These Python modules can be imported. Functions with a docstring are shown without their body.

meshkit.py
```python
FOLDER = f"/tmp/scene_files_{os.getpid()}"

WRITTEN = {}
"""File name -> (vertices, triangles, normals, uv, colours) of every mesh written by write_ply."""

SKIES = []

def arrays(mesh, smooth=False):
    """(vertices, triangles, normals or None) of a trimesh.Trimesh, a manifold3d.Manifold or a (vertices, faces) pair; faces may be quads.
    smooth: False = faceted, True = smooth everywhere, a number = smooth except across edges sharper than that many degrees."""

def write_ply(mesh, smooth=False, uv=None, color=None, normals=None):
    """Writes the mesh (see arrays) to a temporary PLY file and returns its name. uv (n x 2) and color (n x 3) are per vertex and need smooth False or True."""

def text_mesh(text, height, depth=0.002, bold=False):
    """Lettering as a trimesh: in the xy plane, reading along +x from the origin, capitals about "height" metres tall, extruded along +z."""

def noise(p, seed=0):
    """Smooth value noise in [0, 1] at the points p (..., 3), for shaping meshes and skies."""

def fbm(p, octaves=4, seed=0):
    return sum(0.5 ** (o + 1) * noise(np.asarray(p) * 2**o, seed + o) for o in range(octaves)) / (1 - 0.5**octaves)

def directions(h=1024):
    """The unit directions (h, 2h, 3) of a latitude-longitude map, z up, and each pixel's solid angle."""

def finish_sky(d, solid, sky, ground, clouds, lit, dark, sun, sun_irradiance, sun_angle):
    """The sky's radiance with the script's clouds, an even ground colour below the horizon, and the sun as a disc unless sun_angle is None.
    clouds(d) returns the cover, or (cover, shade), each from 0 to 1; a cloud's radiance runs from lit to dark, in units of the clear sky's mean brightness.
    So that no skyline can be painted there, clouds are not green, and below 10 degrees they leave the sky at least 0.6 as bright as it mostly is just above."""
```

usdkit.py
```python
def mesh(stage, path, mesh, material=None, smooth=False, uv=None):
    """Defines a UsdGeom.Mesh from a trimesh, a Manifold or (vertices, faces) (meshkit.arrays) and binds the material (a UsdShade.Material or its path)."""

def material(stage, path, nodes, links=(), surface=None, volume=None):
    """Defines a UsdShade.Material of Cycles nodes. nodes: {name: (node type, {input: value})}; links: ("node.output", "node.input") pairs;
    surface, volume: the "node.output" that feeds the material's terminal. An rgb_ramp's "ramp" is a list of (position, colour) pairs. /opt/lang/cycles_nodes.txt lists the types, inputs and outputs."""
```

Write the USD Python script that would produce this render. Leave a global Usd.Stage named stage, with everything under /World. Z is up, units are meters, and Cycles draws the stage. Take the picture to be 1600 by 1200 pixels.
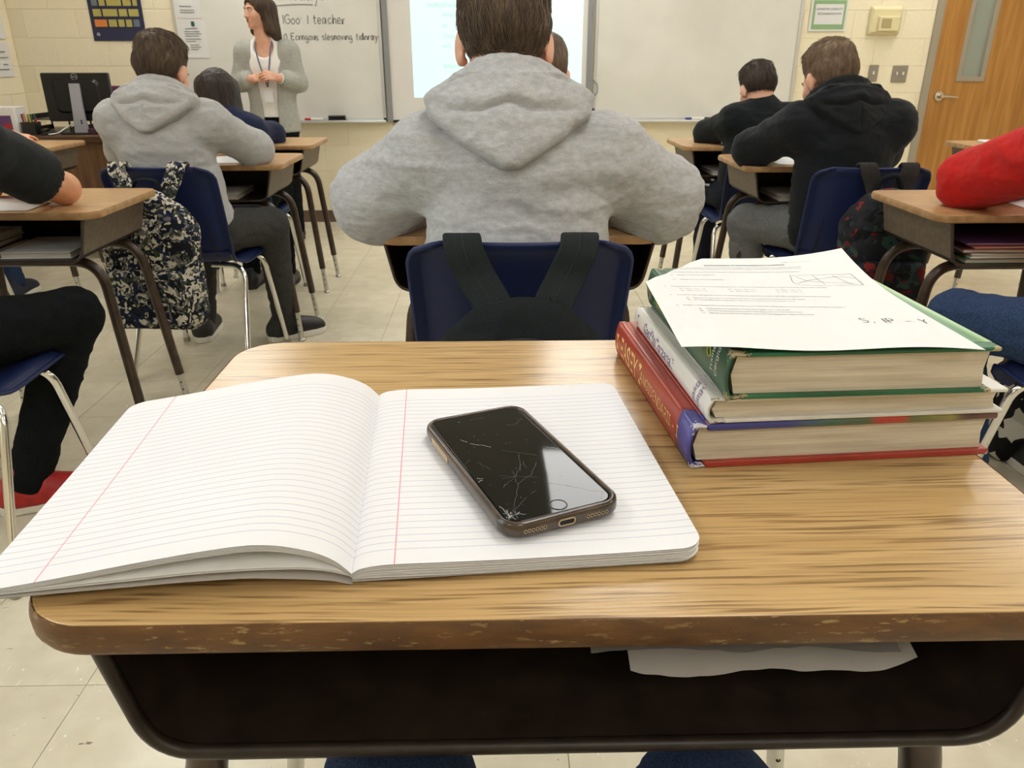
import math, random
import numpy as np, trimesh
from shapely.geometry import Polygon
import usdkit, meshkit
from pxr import Usd, UsdGeom, UsdShade, Gf, Sdf, Vt, UsdLux

stage = Usd.Stage.CreateInMemory()
UsdGeom.Xform.Define(stage, '/World')
UsdGeom.Scope.Define(stage, '/World/Looks')
PI = math.pi

# ------------------------------------------------------------------ camera, light level
CAM_POS, CAM_PITCH, CAM_YAW, CAM_F = (0.0, 0.0, 1.15), math.radians(22.86), math.radians(1.3), 1200.0
EXPOSURE = 0.22
TROFFER_RADIANCE = 7.6
TROFFER_COLOUR = (1.0, 0.978, 0.935)

def _camera():
    p, y = CAM_PITCH, CAM_YAW
    fw = np.array([math.sin(y) * math.cos(p), math.cos(y) * math.cos(p), -math.sin(p)])
    rt = np.array([math.cos(y), -math.sin(y), 0.0])
    up = np.cross(rt, fw)
    c = UsdGeom.Camera.Define(stage, '/World/camera')
    m = Gf.Matrix4d(*rt, 0, *up, 0, *(-fw), 0, *CAM_POS, 1)
    c.AddTransformOp().Set(m)
    c.CreateHorizontalApertureAttr(36.0)
    c.CreateVerticalApertureAttr(27.0)
    c.CreateFocalLengthAttr(36.0 * CAM_F / 1600.0)
    c.CreateFStopAttr(22.0)
    c.CreateFocusDistanceAttr(0.75)
    c.CreateExposureAttr(EXPOSURE)
    c.CreateClippingRangeAttr((0.05, 100.0))
    return np.array(CAM_POS), fw, rt, up
_C, _FW, _RT, _UP = _camera()

day = UsdLux.RectLight.Define(stage, '/World/window_daylight')      # sky light through the window in the left wall
day.CreateWidthAttr(2.4); day.CreateHeightAttr(1.4); day.CreateColorAttr(Gf.Vec3f(0.80, 0.90, 1.0)); day.CreateIntensityAttr(5.0)
day.AddTransformOp().Set(Gf.Matrix4d(0, 1, 0, 0, 0, 0, 1, 0, -1, 0, 0, 0, -3.75, 0.6, 1.62, 1).GetInverse() if False else Gf.Matrix4d(0, -1, 0, 0, 0, 0, 1, 0, -1, 0, 0, 0, -3.75, 0.6, 1.62, 1))

dome = UsdLux.DomeLight.Define(stage, '/World/ambient')      # faint daylight outside the closed room
dome.CreateColorAttr(Gf.Vec3f(0.8, 0.9, 1.0)); dome.CreateIntensityAttr(0.05)

# ------------------------------------------------------------------ helpers: scene tree
_used = {}
def numbered(parent, name):
    k = (parent, name)
    n = _used.get(k, 0)
    _used[k] = n + 1
    return f'{parent}/{name}' if n == 0 else f'{parent}/{name}_{n:03d}'

def path_of(parent):
    if parent is None:
        return '/World'
    return str(parent.GetPath()) if hasattr(parent, 'GetPath') else str(parent)

def obj(name, mesh, mat, parent=None, smooth=30, uv=None, kind=None, label=None):
    p = numbered(path_of(parent), name)
    m = usdkit.mesh(stage, p, mesh, mat, smooth=smooth, uv=uv).GetPrim()
    if kind:
        m.SetCustomDataByKey('kind', kind)
    if label:
        m.SetCustomDataByKey('label', label)
    return m

def tag(prim, label=None, cat=None, group=None, kind=None):
    for k, v in (('label', label), ('category', cat), ('group', group), ('kind', kind)):
        if v:
            prim.SetCustomDataByKey(k, v)
    return prim

def thing(name, label, cat, loc=(0, 0, 0), rotz=0.0, group=None, scale=None):
    x = UsdGeom.Xform.Define(stage, numbered('/World', name))
    x.AddTranslateOp().Set(Gf.Vec3d(*map(float, loc)))
    x.AddRotateZOp().Set(float(rotz))
    if scale:
        x.AddScaleOp().Set(Gf.Vec3f(*scale))
    return tag(x.GetPrim(), label, cat, group)

def copy_of(src, name, label, cat, loc, rotz=0.0, group=None, scale=None):
    r = thing(name, label, cat, loc, rotz, group, scale)
    r.GetReferences().AddInternalReference(src.GetPath())
    r.SetInstanceable(True)
    return r

# ------------------------------------------------------------------ helpers: shapes
V = lambda *a: np.array(a, float)
def nrm(v):
    v = np.asarray(v, float)
    return v / (np.linalg.norm(v) + 1e-12)

def join(*ms):
    out = []
    for m in ms:
        if isinstance(m, (list, tuple)) and not (len(m) == 2 and isinstance(m[0], np.ndarray)):
            out += [join(*m)]
        elif isinstance(m, tuple):
            f = np.asarray(m[1])
            if f.shape[1] == 4:
                f = np.vstack([f[:, [0, 1, 2]], f[:, [0, 2, 3]]])
            out.append(trimesh.Trimesh(m[0], f, process=False))
        else:
            out.append(m)
    return trimesh.util.concatenate(out)

def box(x0, x1, y0, y1, z0, z1, bev=0.0):
    """A box with chamfered edges."""
    if bev <= 0:
        m = trimesh.creation.box((x1 - x0, y1 - y0, z1 - z0))
        m.apply_translation(((x0 + x1) / 2, (y0 + y1) / 2, (z0 + z1) / 2))
        return m
    pts = []
    for sx in (0, 1):
        for sy in (0, 1):
            for sz in (0, 1):
                c = V(x1 if sx else x0, y1 if sy else y0, z1 if sz else z0)
                s = V(-1 if sx else 1, -1 if sy else 1, -1 if sz else 1) * bev
                for k in range(3):
                    q = c + s
                    q[k] = c[k]
                    pts.append(q)
    return trimesh.convex.convex_hull(np.array(pts))

def loft(loops, cap0=True, cap1=True, closed=True):
    """Joins loops of equal length; caps are fans."""
    L = [np.asarray(l, float) for l in loops]
    n, v, f = len(L[0]), [], []
    for l in L:
        v.append(l)
    v = np.vstack(v)
    idx = np.arange(n)
    nxt = (idx + 1) % n
    if not closed:
        idx, nxt = idx[:-1], nxt[:-1]
    for k in range(len(L) - 1):
        a, b = k * n, (k + 1) * n
        f += [np.stack([a + idx, a + nxt, b + nxt], 1), np.stack([a + idx, b + nxt, b + idx], 1)]
    base = len(v)
    if cap0:
        v = np.vstack([v, L[0].mean(0)])
        f.append(np.stack([np.full(n, base), np.roll(np.arange(n), -1), np.arange(n)], 1)); base += 1
    if cap1:
        v = np.vstack([v, L[-1].mean(0)])
        o = (len(L) - 1) * n
        f.append(np.stack([np.full(n, base), o + np.arange(n), o + np.roll(np.arange(n), -1)], 1))
    return trimesh.Trimesh(v, np.vstack(f), process=False)

def rrect(w, d, r, n=6, cx=0.0, cy=0.0):
    """Counter-clockwise rounded rectangle, (m, 2)."""
    r = max(min(r, w / 2 - 1e-5, d / 2 - 1e-5), 1e-5)
    out = []
    for (sx, sy, a0) in ((1, 1, 0), (-1, 1, 90), (-1, -1, 180), (1, -1, 270)):
        for k in range(n + 1):
            a = math.radians(a0 + 90 * k / n)
            out.append((cx + sx * (w / 2 - r) + r * math.cos(a), cy + sy * (d / 2 - r) + r * math.sin(a)))
    return np.array(out)

def slab(w, d, z0, z1, r, bev, n=8, nb=3, cx=0.0, cy=0.0):
    """Rounded-corner slab with rounded edges top and bottom."""
    loops = []
    prof = [(bev * (1 - math.sin(k / nb * PI / 2)), z0 + bev * (1 - math.cos(k / nb * PI / 2))) for k in range(nb + 1)]
    prof += [(bev * (1 - math.cos(k / nb * PI / 2)), z1 - bev * (1 - math.sin(k / nb * PI / 2))) for k in range(nb + 1)]
    for ins, z in prof:
        p = rrect(w - 2 * ins, d - 2 * ins, r - ins, n, cx, cy)
        loops.append(np.c_[p, np.full(len(p), z)])
    return loft(loops)

def round_path(pts, r, n=6):
    """Polyline with its corners rounded."""
    P = [np.asarray(p, float) for p in pts]
    out = [P[0]]
    for a, b, c in zip(P, P[1:], P[2:]):
        d1, d2 = np.linalg.norm(a - b), np.linalg.norm(c - b)
        k = min(r, d1 * 0.48, d2 * 0.48)
        s, e = b + (a - b) / d1 * k, b + (c - b) / d2 * k
        for t in np.linspace(0, 1, n + 1):
            out.append((1 - t) ** 2 * s + 2 * t * (1 - t) * b + t * t * e)
    out.append(P[-1])
    return np.array(out)

def frames(P):
    T = np.gradient(P, axis=0)
    T /= np.linalg.norm(T, axis=1, keepdims=True) + 1e-12
    a = np.cross(T[0], [0, 0, 1.0])
    if np.linalg.norm(a) < 0.1:
        a = np.cross(T[0], [0, 1.0, 0])
    a = nrm(a)
    A = []
    for t in T:
        a = nrm(a - t * (a @ t))
        A.append(a)
    A = np.array(A)
    return T, A, np.cross(T, A)

def tube(pts, r, sides=12, bend=0.0, nb=6, cap=True):
    P = round_path(pts, bend, nb) if bend > 0 else np.asarray(pts, float)
    T, A, B = frames(P)
    r = np.broadcast_to(r, (len(P),))
    ang = np.arange(sides) * 2 * PI / sides
    return loft([p + rr * (np.cos(ang)[:, None] * a + np.sin(ang)[:, None] * b) for p, a, b, rr in zip(P, A, B, r)], cap, cap)

def ribbon(pts, side, width, thick, taper=None):
    """Flat strap: the cross-section is WIDTH along SIDE and THICK across."""
    P = np.asarray(pts, float)
    T = np.gradient(P, axis=0); T /= np.linalg.norm(T, axis=1, keepdims=True) + 1e-12
    S = np.asarray(side, float)
    S = np.broadcast_to(S, P.shape)
    S = S - T * (S * T).sum(1, keepdims=True); S = S / (np.linalg.norm(S, axis=1, keepdims=True) + 1e-12)
    N = np.cross(T, S)
    w = np.broadcast_to(width, (len(P),)); t = np.broadcast_to(thick, (len(P),))
    c = rrect(1.0, 1.0, 0.5, 3)
    sec = np.array([(x, y) for x, y in c])
    loops = []
    for p, s, n_, ww, tt in zip(P, S, N, w, t):
        q = rrect(ww, tt, tt * 0.45, 3)
        loops.append(p + q[:, :1] * s + q[:, 1:] * n_)
    return loft(loops)

def catmull(pts, n=8):
    P = np.asarray(pts, float)
    P = np.vstack([2 * P[0] - P[1], P, 2 * P[-1] - P[-2]])
    out = []
    for i in range(1, len(P) - 2):
        p0, p1, p2, p3 = P[i - 1:i + 3]
        for t in np.linspace(0, 1, n, endpoint=False):
            out.append(0.5 * (2 * p1 + (p2 - p0) * t + (2 * p0 - 5 * p1 + 4 * p2 - p3) * t * t + (3 * p1 - p0 - 3 * p2 + p3) * t ** 3))
    out.append(P[-2])
    return np.array(out)

def sheet(fn, us, vs, thick=0.0003):
    """A thin closed sheet from fn(u, v) -> point; returns mesh and uv."""
    U, W = np.meshgrid(us, vs, indexing='ij')
    P = np.array([[fn(u, v) for v in vs] for u in us], float)
    nu, nv = U.shape
    du = np.gradient(P, axis=0); dv = np.gradient(P, axis=1)
    N = np.cross(du, dv); N /= np.linalg.norm(N, axis=2, keepdims=True) + 1e-12
    top, bot = P.reshape(-1, 3), (P - N * thick).reshape(-1, 3)
    i, j = np.meshgrid(np.arange(nu - 1), np.arange(nv - 1), indexing='ij')
    a = (i * nv + j).ravel(); b = a + nv; c = b + 1; d = a + 1
    f = [np.stack([a, b, c], 1), np.stack([a, c, d], 1)]
    o = nu * nv
    f += [np.stack([o + a, o + c, o + b], 1), np.stack([o + a, o + d, o + c], 1)]
    rim = [k * nv for k in range(nu)] + [(nu - 1) * nv + k for k in range(1, nv)] + [k * nv + nv - 1 for k in range(nu - 2, -1, -1)] + [k for k in range(nv - 2, 0, -1)]
    rim = np.array(rim); nx = np.roll(rim, -1)
    f += [np.stack([rim, o + rim, o + nx], 1), np.stack([rim, o + nx, nx], 1)]
    uv = np.c_[U.ravel(), W.ravel()]
    return trimesh.Trimesh(np.vstack([top, bot]), np.vstack(f), process=False), np.vstack([uv, uv])

def lathe(prof, n=20, c=(0, 0, 0)):
    ang = np.arange(n) * 2 * PI / n
    return loft([np.c_[r * np.cos(ang) + c[0], r * np.sin(ang) + c[1], np.full(n, z + c[2])] for r, z in prof])

def xf(m, rot=None, loc=(0, 0, 0)):
    """rot: rows are the images of the local axes."""
    m = m.copy()
    if rot is not None:
        m.vertices = m.vertices @ np.asarray(rot, float)
    m.vertices = m.vertices + np.asarray(loc, float)
    return m

def flat_text(s, h, bold=False):
    """Lettering without depth, from the origin along +x, in the xy plane."""
    m = meshkit.text_mesh(s, h, depth=0.001, bold=bold)
    keep = m.face_normals[:, 2] > 0.9
    f = m.faces[keep]
    u, inv = np.unique(f, return_inverse=True)
    v = m.vertices[u].copy(); v[:, 2] = 0
    return trimesh.Trimesh(v, inv.reshape(-1, 3), process=False)

# stroke letters for handwriting: polylines in a unit box (x 0..w, y 0..1, x-height 0.6)
STROKE = {
 '1': [[(.2, 0), (.2, 1)]], 'I': [[(.15, 0), (.2, .95)]], "'": [[(.1, .55), (.12, .62)]], ':': [[(.1, .1), (.12, .14)], [(.1, .5), (.12, .54)]],
 'G': [[(.75, .85), (.45, 1), (.1, .7), (.1, .3), (.4, 0), (.75, .2), (.75, .5), (.45, .5)]],
 'E': [[(.7, 1), (.1, .95), (.08, .5), (.08, 0), (.7, .05)], [(.08, .5), (.55, .55)]],
 'O': [[(.4, .9), (.1, .6), (.15, .1), (.45, 0), (.65, .4), (.55, .85), (.4, .9)]],
 'a': [[(.5, .55), (.2, .6), (.05, .25), (.2, 0), (.45, .2), (.5, .55), (.5, .1), (.62, 0)]],
 'c': [[(.5, .5), (.25, .6), (.05, .3), (.2, 0), (.5, .1)]],
 'd': [[(.5, .5), (.2, .6), (.05, .25), (.2, 0), (.45, .2), (.52, 1), (.5, .1), (.6, 0)]],
 'e': [[(.05, .3), (.5, .35), (.4, .58), (.2, .6), (.05, .3), (.2, 0), (.52, .1)]],
 'g': [[(.5, .5), (.2, .6), (.05, .3), (.2, .05), (.5, .3), (.5, -.3), (.2, -.4), (.05, -.2)]],
 'h': [[(.08, 1), (.08, 0), (.1, .4), (.35, .6), (.48, .4), (.5, 0)]],
 'i': [[(.1, .58), (.1, 0)], [(.1, .8), (.12, .84)]], 'l': [[(.1, 1), (.1, .1), (.2, 0)]],
 'm': [[(.05, .6), (.05, 0), (.1, .45), (.25, .6), (.32, 0), (.4, .5), (.55, .55), (.6, 0)]],
 'n': [[(.05, .6), (.05, 0), (.1, .4), (.35, .6), (.48, .4), (.5, 0)]],
 'o': [[(.3, .6), (.05, .35), (.12, .05), (.35, 0), (.52, .3), (.4, .58), (.3, .6)]],
 'r': [[(.05, .6), (.08, 0), (.12, .4), (.4, .6)]],
 's': [[(.45, .52), (.2, .6), (.08, .42), (.42, .2), (.3, 0), (.05, .08)]],
 't': [[(.2, .95), (.2, .1), (.4, 0)], [(.02, .62), (.42, .66)]],
 'u': [[(.05, .6), (.08, .1), (.3, 0), (.48, .2), (.5, .6), (.52, 0)]],
 'v': [[(.05, .6), (.25, 0), (.48, .6)]],
 'y': [[(.05, .6), (.25, .1)], [(.5, .6), (.2, -.35), (.05, -.4)]],
 'S': [[(.6, .9), (.3, 1), (.1, .75), (.55, .4), (.45, .05), (.05, .1)]],
 'P': [[(.1, 0), (.12, 1), (.5, .95), (.55, .6), (.14, .5)]], '-': [[(.1, .4), (.5, .42)]], 'Y': [[(.05, 1), (.3, .5), (.3, 0)], [(.6, 1), (.3, .5)]], ',': [[(.2, .1), (.12, -.1)]],
}
def handwriting(text, h, width, wob=0.0, seed=1):
    """Flat ribbons in the xy plane, one mesh."""
    rng = random.Random(seed)
    ms, x = [], 0.0
    for ch in text:
        if ch == ' ':
            x += 0.55 * h; continue
        st = STROKE.get(ch, STROKE['o'])
        w = max(q[0] for s in st for q in s)
        dy = rng.uniform(-wob, wob)
        for s in st:
            ms.append(flat_line([(x + a * h * 0.85, (b + dy) * h) for a, b in s], width))
        x += (w * 0.85 + 0.14) * h
    return join(*ms)

def flat_line(pts, width):
    """A polyline as a flat ribbon in the xy plane facing +z."""
    P = np.array(pts, float)
    if len(P) > 2:
        P = catmull(P, 4)
    T = np.gradient(P, axis=0); T /= np.linalg.norm(T, axis=1, keepdims=True) + 1e-12
    N = np.c_[-T[:, 1], T[:, 0]] * width / 2
    a, b = np.c_[P + N, np.zeros(len(P))], np.c_[P - N, np.zeros(len(P))]
    n = len(P); i = np.arange(n - 1)
    f = np.vstack([np.stack([n + i, n + i + 1, i + 1], 1), np.stack([n + i, i + 1, i], 1)])
    return trimesh.Trimesh(np.vstack([a, b]), f, process=False)

# ------------------------------------------------------------------ helpers: soft bodies as distance fields
def smin(a, b, k):
    if k <= 0:
        return np.minimum(a, b)
    h = np.clip(0.5 + 0.5 * (b - a) / k, 0, 1)
    return b + (a - b) * h - k * h * (1 - h)

class Field:
    """Distance field on a grid; every shape is evaluated inside its own bounds only."""
    def __init__(s, lo, hi, h):
        s.h = h; s.lo = np.asarray(lo, float) - 3 * h
        s.n = np.ceil((np.asarray(hi, float) + 3 * h - s.lo) / h).astype(int) + 1
        s.g = np.full(s.n, 1.0, np.float32)
    def _sub(s, lo, hi, m):
        a = np.clip(np.floor((np.asarray(lo) - m - s.lo) / s.h).astype(int), 0, s.n)
        b = np.clip(np.ceil((np.asarray(hi) + m - s.lo) / s.h).astype(int) + 1, 0, s.n)
        if (b <= a).any():
            return None, None
        ax = [(s.lo[k] + s.h * np.arange(a[k], b[k])).astype(np.float32) for k in range(3)]
        return tuple(slice(a[k], b[k]) for k in range(3)), (ax[0][:, None, None], ax[1][None, :, None], ax[2][None, None, :])
    def add(s, fn, lo, hi, k=0.02, cut=False):
        sl, X = s._sub(lo, hi, k + 3 * s.h)
        if sl is None:
            return
        d = fn(X)
        g = s.g[sl]
        s.g[sl] = -smin(-g, d, k) if cut else smin(g, d, k)
    def cone(s, a, b, ra, rb, k=0.02, cut=False):
        a, b = np.asarray(a, float), np.asarray(b, float)
        ab = b - a; L = ab @ ab + 1e-12
        def fn(X):
            p = [X[i] - a[i] for i in range(3)]
            t = np.clip((p[0] * ab[0] + p[1] * ab[1] + p[2] * ab[2]) / L, 0, 1)
            return np.sqrt(sum((p[i] - t * ab[i]) ** 2 for i in range(3))) - (ra + (rb - ra) * t)
        r = max(ra, rb)
        s.add(fn, np.minimum(a, b) - r, np.maximum(a, b) + r, k, cut)
    def ball(s, c, r, k=0.02, cut=False):
        s.cone(c, np.asarray(c) + 1e-5, r, r, k, cut)
    def ell(s, c, r, R=None, k=0.02, cut=False):
        """Ellipsoid; the rows of R are its axes."""
        c, r = np.asarray(c, float), np.asarray(r, float)
        R = np.eye(3) if R is None else np.asarray(R)
        def fn(X):
            p = [X[i] - c[i] for i in range(3)]
            q = [(p[0] * R[j, 0] + p[1] * R[j, 1] + p[2] * R[j, 2]) for j in range(3)]
            k0 = np.sqrt(sum((q[j] / r[j]) ** 2 for j in range(3)))
            k1 = np.sqrt(sum((q[j] / r[j] ** 2) ** 2 for j in range(3))) + 1e-9
            return np.where(k0 < 1e-3, -r.min(), k0 * (k0 - 1) / k1)
        e = np.sqrt(((R * r[:, None]) ** 2).sum(0))
        s.add(fn, c - e, c + e, k, cut)
    def oval(s, a, b, right, wa, da, wb, db, k=0.03):
        """Capsule of oval section from a to b: half-width w along RIGHT, half-depth d."""
        a, b = np.asarray(a, float), np.asarray(b, float)
        ax = b - a; L = np.linalg.norm(ax); ax = ax / L
        rt = nrm(np.asarray(right, float) - ax * (np.asarray(right, float) @ ax)); dp = np.cross(ax, rt)
        def fn(X):
            p = [X[i] - a[i] for i in range(3)]
            dot = lambda v: p[0] * v[0] + p[1] * v[1] + p[2] * v[2]
            z = dot(ax); t = np.clip(z / L, 0, 1); w = z - t * L
            A, D = wa + (wb - wa) * t, da + (db - da) * t
            u, v = dot(rt), dot(dp)
            k0 = np.sqrt((u / A) ** 2 + (v / D) ** 2 + (w / D) ** 2)
            k1 = np.sqrt((u / A ** 2) ** 2 + (v / D ** 2) ** 2 + (w / D ** 2) ** 2) + 1e-9
            return np.where(k0 < 1e-3, -D, k0 * (k0 - 1) / k1)
        r = max(wa, da, wb, db)
        s.add(fn, np.minimum(a, b) - r, np.maximum(a, b) + r, k)
    def rbox(s, c, half, R=None, r=0.01, k=0.0, cut=False):
        c, half = np.asarray(c, float), np.asarray(half, float) - r
        R = np.eye(3) if R is None else np.asarray(R)
        def fn(X):
            p = [X[i] - c[i] for i in range(3)]
            q = [np.abs(p[0] * R[j, 0] + p[1] * R[j, 1] + p[2] * R[j, 2]) - half[j] for j in range(3)]
            o = np.sqrt(sum(np.maximum(x, 0) ** 2 for x in q))
            return o + np.minimum(np.maximum(np.maximum(q[0], q[1]), q[2]), 0) - r
        e = (np.abs(R) * (half + r)[:, None]).sum(0)
        s.add(fn, c - e, c + e, k, cut)
    def plane(s, n, d):
        """Keeps n.p < d."""
        n = np.asarray(n, float)
        ax = [(s.lo[k] + s.h * np.arange(s.n[k])).astype(np.float32) for k in range(3)]
        v = ax[0][:, None, None] * n[0] + ax[1][None, :, None] * n[1] + ax[2][None, None, :] * n[2] - d
        s.g = np.maximum(s.g, v).astype(np.float32)
    def mesh(s, smooth=1):
        """Surface nets."""
        g = s.g
        inside = g < 0
        n = g.shape
        c = np.zeros((n[0] - 1, n[1] - 1, n[2] - 1), np.uint8)
        for i, j, k in np.ndindex(2, 2, 2):
            c += inside[i:n[0] - 1 + i, j:n[1] - 1 + j, k:n[2] - 1 + k]
        cells = np.argwhere((c > 0) & (c < 8))
        ids = np.full(c.shape, -1, np.int64); ids[tuple(cells.T)] = np.arange(len(cells))
        acc, cnt = np.zeros((len(cells), 3)), np.zeros(len(cells))
        cor = [np.array(x) for x in np.ndindex(2, 2, 2)]
        val = {tuple(o): g[cells[:, 0] + o[0], cells[:, 1] + o[1], cells[:, 2] + o[2]] for o in cor}
        for a in cor:
            for ax in range(3):
                if a[ax] == 0:
                    b = a.copy(); b[ax] = 1
                    va, vb = val[tuple(a)], val[tuple(b)]
                    x = (va < 0) != (vb < 0)
                    t = np.where(x, va / (va - vb + 1e-20), 0)
                    acc += (a + t[:, None] * (b - a)) * x[:, None]; cnt += x
        v = s.lo + s.h * (cells + acc / np.maximum(cnt, 1)[:, None])
        F = []
        for ax in range(3):
            u, w = (ax + 1) % 3, (ax + 2) % 3
            sa = [slice(1, n[q] - 1) for q in range(3)]; sb = list(sa)
            sa[ax] = slice(0, n[ax] - 1); sb[ax] = slice(1, n[ax])
            A, B = inside[tuple(sa)], inside[tuple(sb)]
            e = np.argwhere(A != B)
            flip = A[tuple(e.T)]
            e = e + 1; e[:, ax] -= 1
            q = []
            for du, dw in ((-1, -1), (0, -1), (0, 0), (-1, 0)):
                o = e.copy(); o[:, u] += du; o[:, w] += dw
                q.append(ids[tuple(o.T)])
            q = np.stack(q, 1)
            q = np.where(flip[:, None], q, q[:, ::-1])
            F.append(q)
        F = np.vstack(F)
        tri = np.vstack([F[:, [0, 1, 2]], F[:, [0, 2, 3]]])
        m = trimesh.Trimesh(v, tri, process=False)
        if smooth and len(v):
            e = np.vstack([F[:, [0, 1]], F[:, [1, 2]], F[:, [2, 3]], F[:, [3, 0]]])
            for lam in (0.5, -0.52) * smooth:
                sm, ct = np.zeros_like(v), np.zeros(len(v))
                for a, b in ((0, 1), (1, 0)):
                    np.add.at(sm, e[:, a], m.vertices[e[:, b]]); np.add.at(ct, e[:, a], 1)
                m.vertices = m.vertices + lam * (sm / np.maximum(ct, 1)[:, None] - m.vertices)
        return m

def vnormals(m):
    return meshkit.arrays(m, True)[2]

def wrinkle(m, amp, scale, seed=0, aniso=(1, 1, 1), mask=None):
    """Soft folds: ridged noise pushes the surface along its normals."""
    p = np.asarray(m.vertices) * np.asarray(aniso) * scale
    f = meshkit.fbm(p, 3, seed)
    r = 1 - np.abs(2 * f - 1) * 2.2
    d = amp * np.clip(r, -1, 1)
    if mask is not None:
        d = d * mask(np.asarray(m.vertices))
    m.vertices = m.vertices + vnormals(m) * d[:, None]
    return m

# ------------------------------------------------------------------ materials
def lin(r, g, b):
    return tuple(((c / 255) / 12.92 if c / 255 <= 0.04045 else ((c / 255 + 0.055) / 1.055) ** 2.4) for c in (r, g, b))

def mat(name, nodes, links, surface='p.BSDF'):
    return usdkit.material(stage, f'/World/Looks/{name}', nodes, links, surface=surface)

def plain(name, c, rough=0.5, metal=0.0, spec=0.5, **kw):
    return mat(name, {'p': ('principled_bsdf', dict(base_color=c, roughness=rough, metallic=metal, specular_ior_level=spec, **kw))}, [])

def speckle(name, c1, c2, scale, rough=0.6, bump=0.0, stretch=(1, 1, 1), detail=3, lo=0.35, hi=0.65, metal=0.0, spec=0.5, coord='geometry.position', **kw):
    """Two colours mixed by (stretched) noise, with an optional bump."""
    n = {'m': ('mapping', {'scale': stretch}), 't': ('noise_texture', {'scale': scale, 'detail': detail}),
         'r': ('rgb_ramp', {'ramp': [(0, c1), (lo, c1), (hi, c2), (1, c2)]}), 'p': ('principled_bsdf', dict(roughness=rough, metallic=metal, specular_ior_level=spec, **kw))}
    if coord == 'geometry.position':
        n['geometry'] = ('geometry', {})
    else:
        n['tc'] = ('texture_coordinate', {}); coord = 'tc.' + coord
    l = [(coord, 'm.vector'), ('m.vector', 't.vector'), ('t.fac', 'r.fac'), ('r.color', 'p.base_color')]
    if bump:
        n['b'] = ('bump', {'strength': 1.0, 'distance': bump}); l += [('t.fac', 'b.height'), ('b.normal', 'p.normal')]
    return mat(name, n, l)

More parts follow.
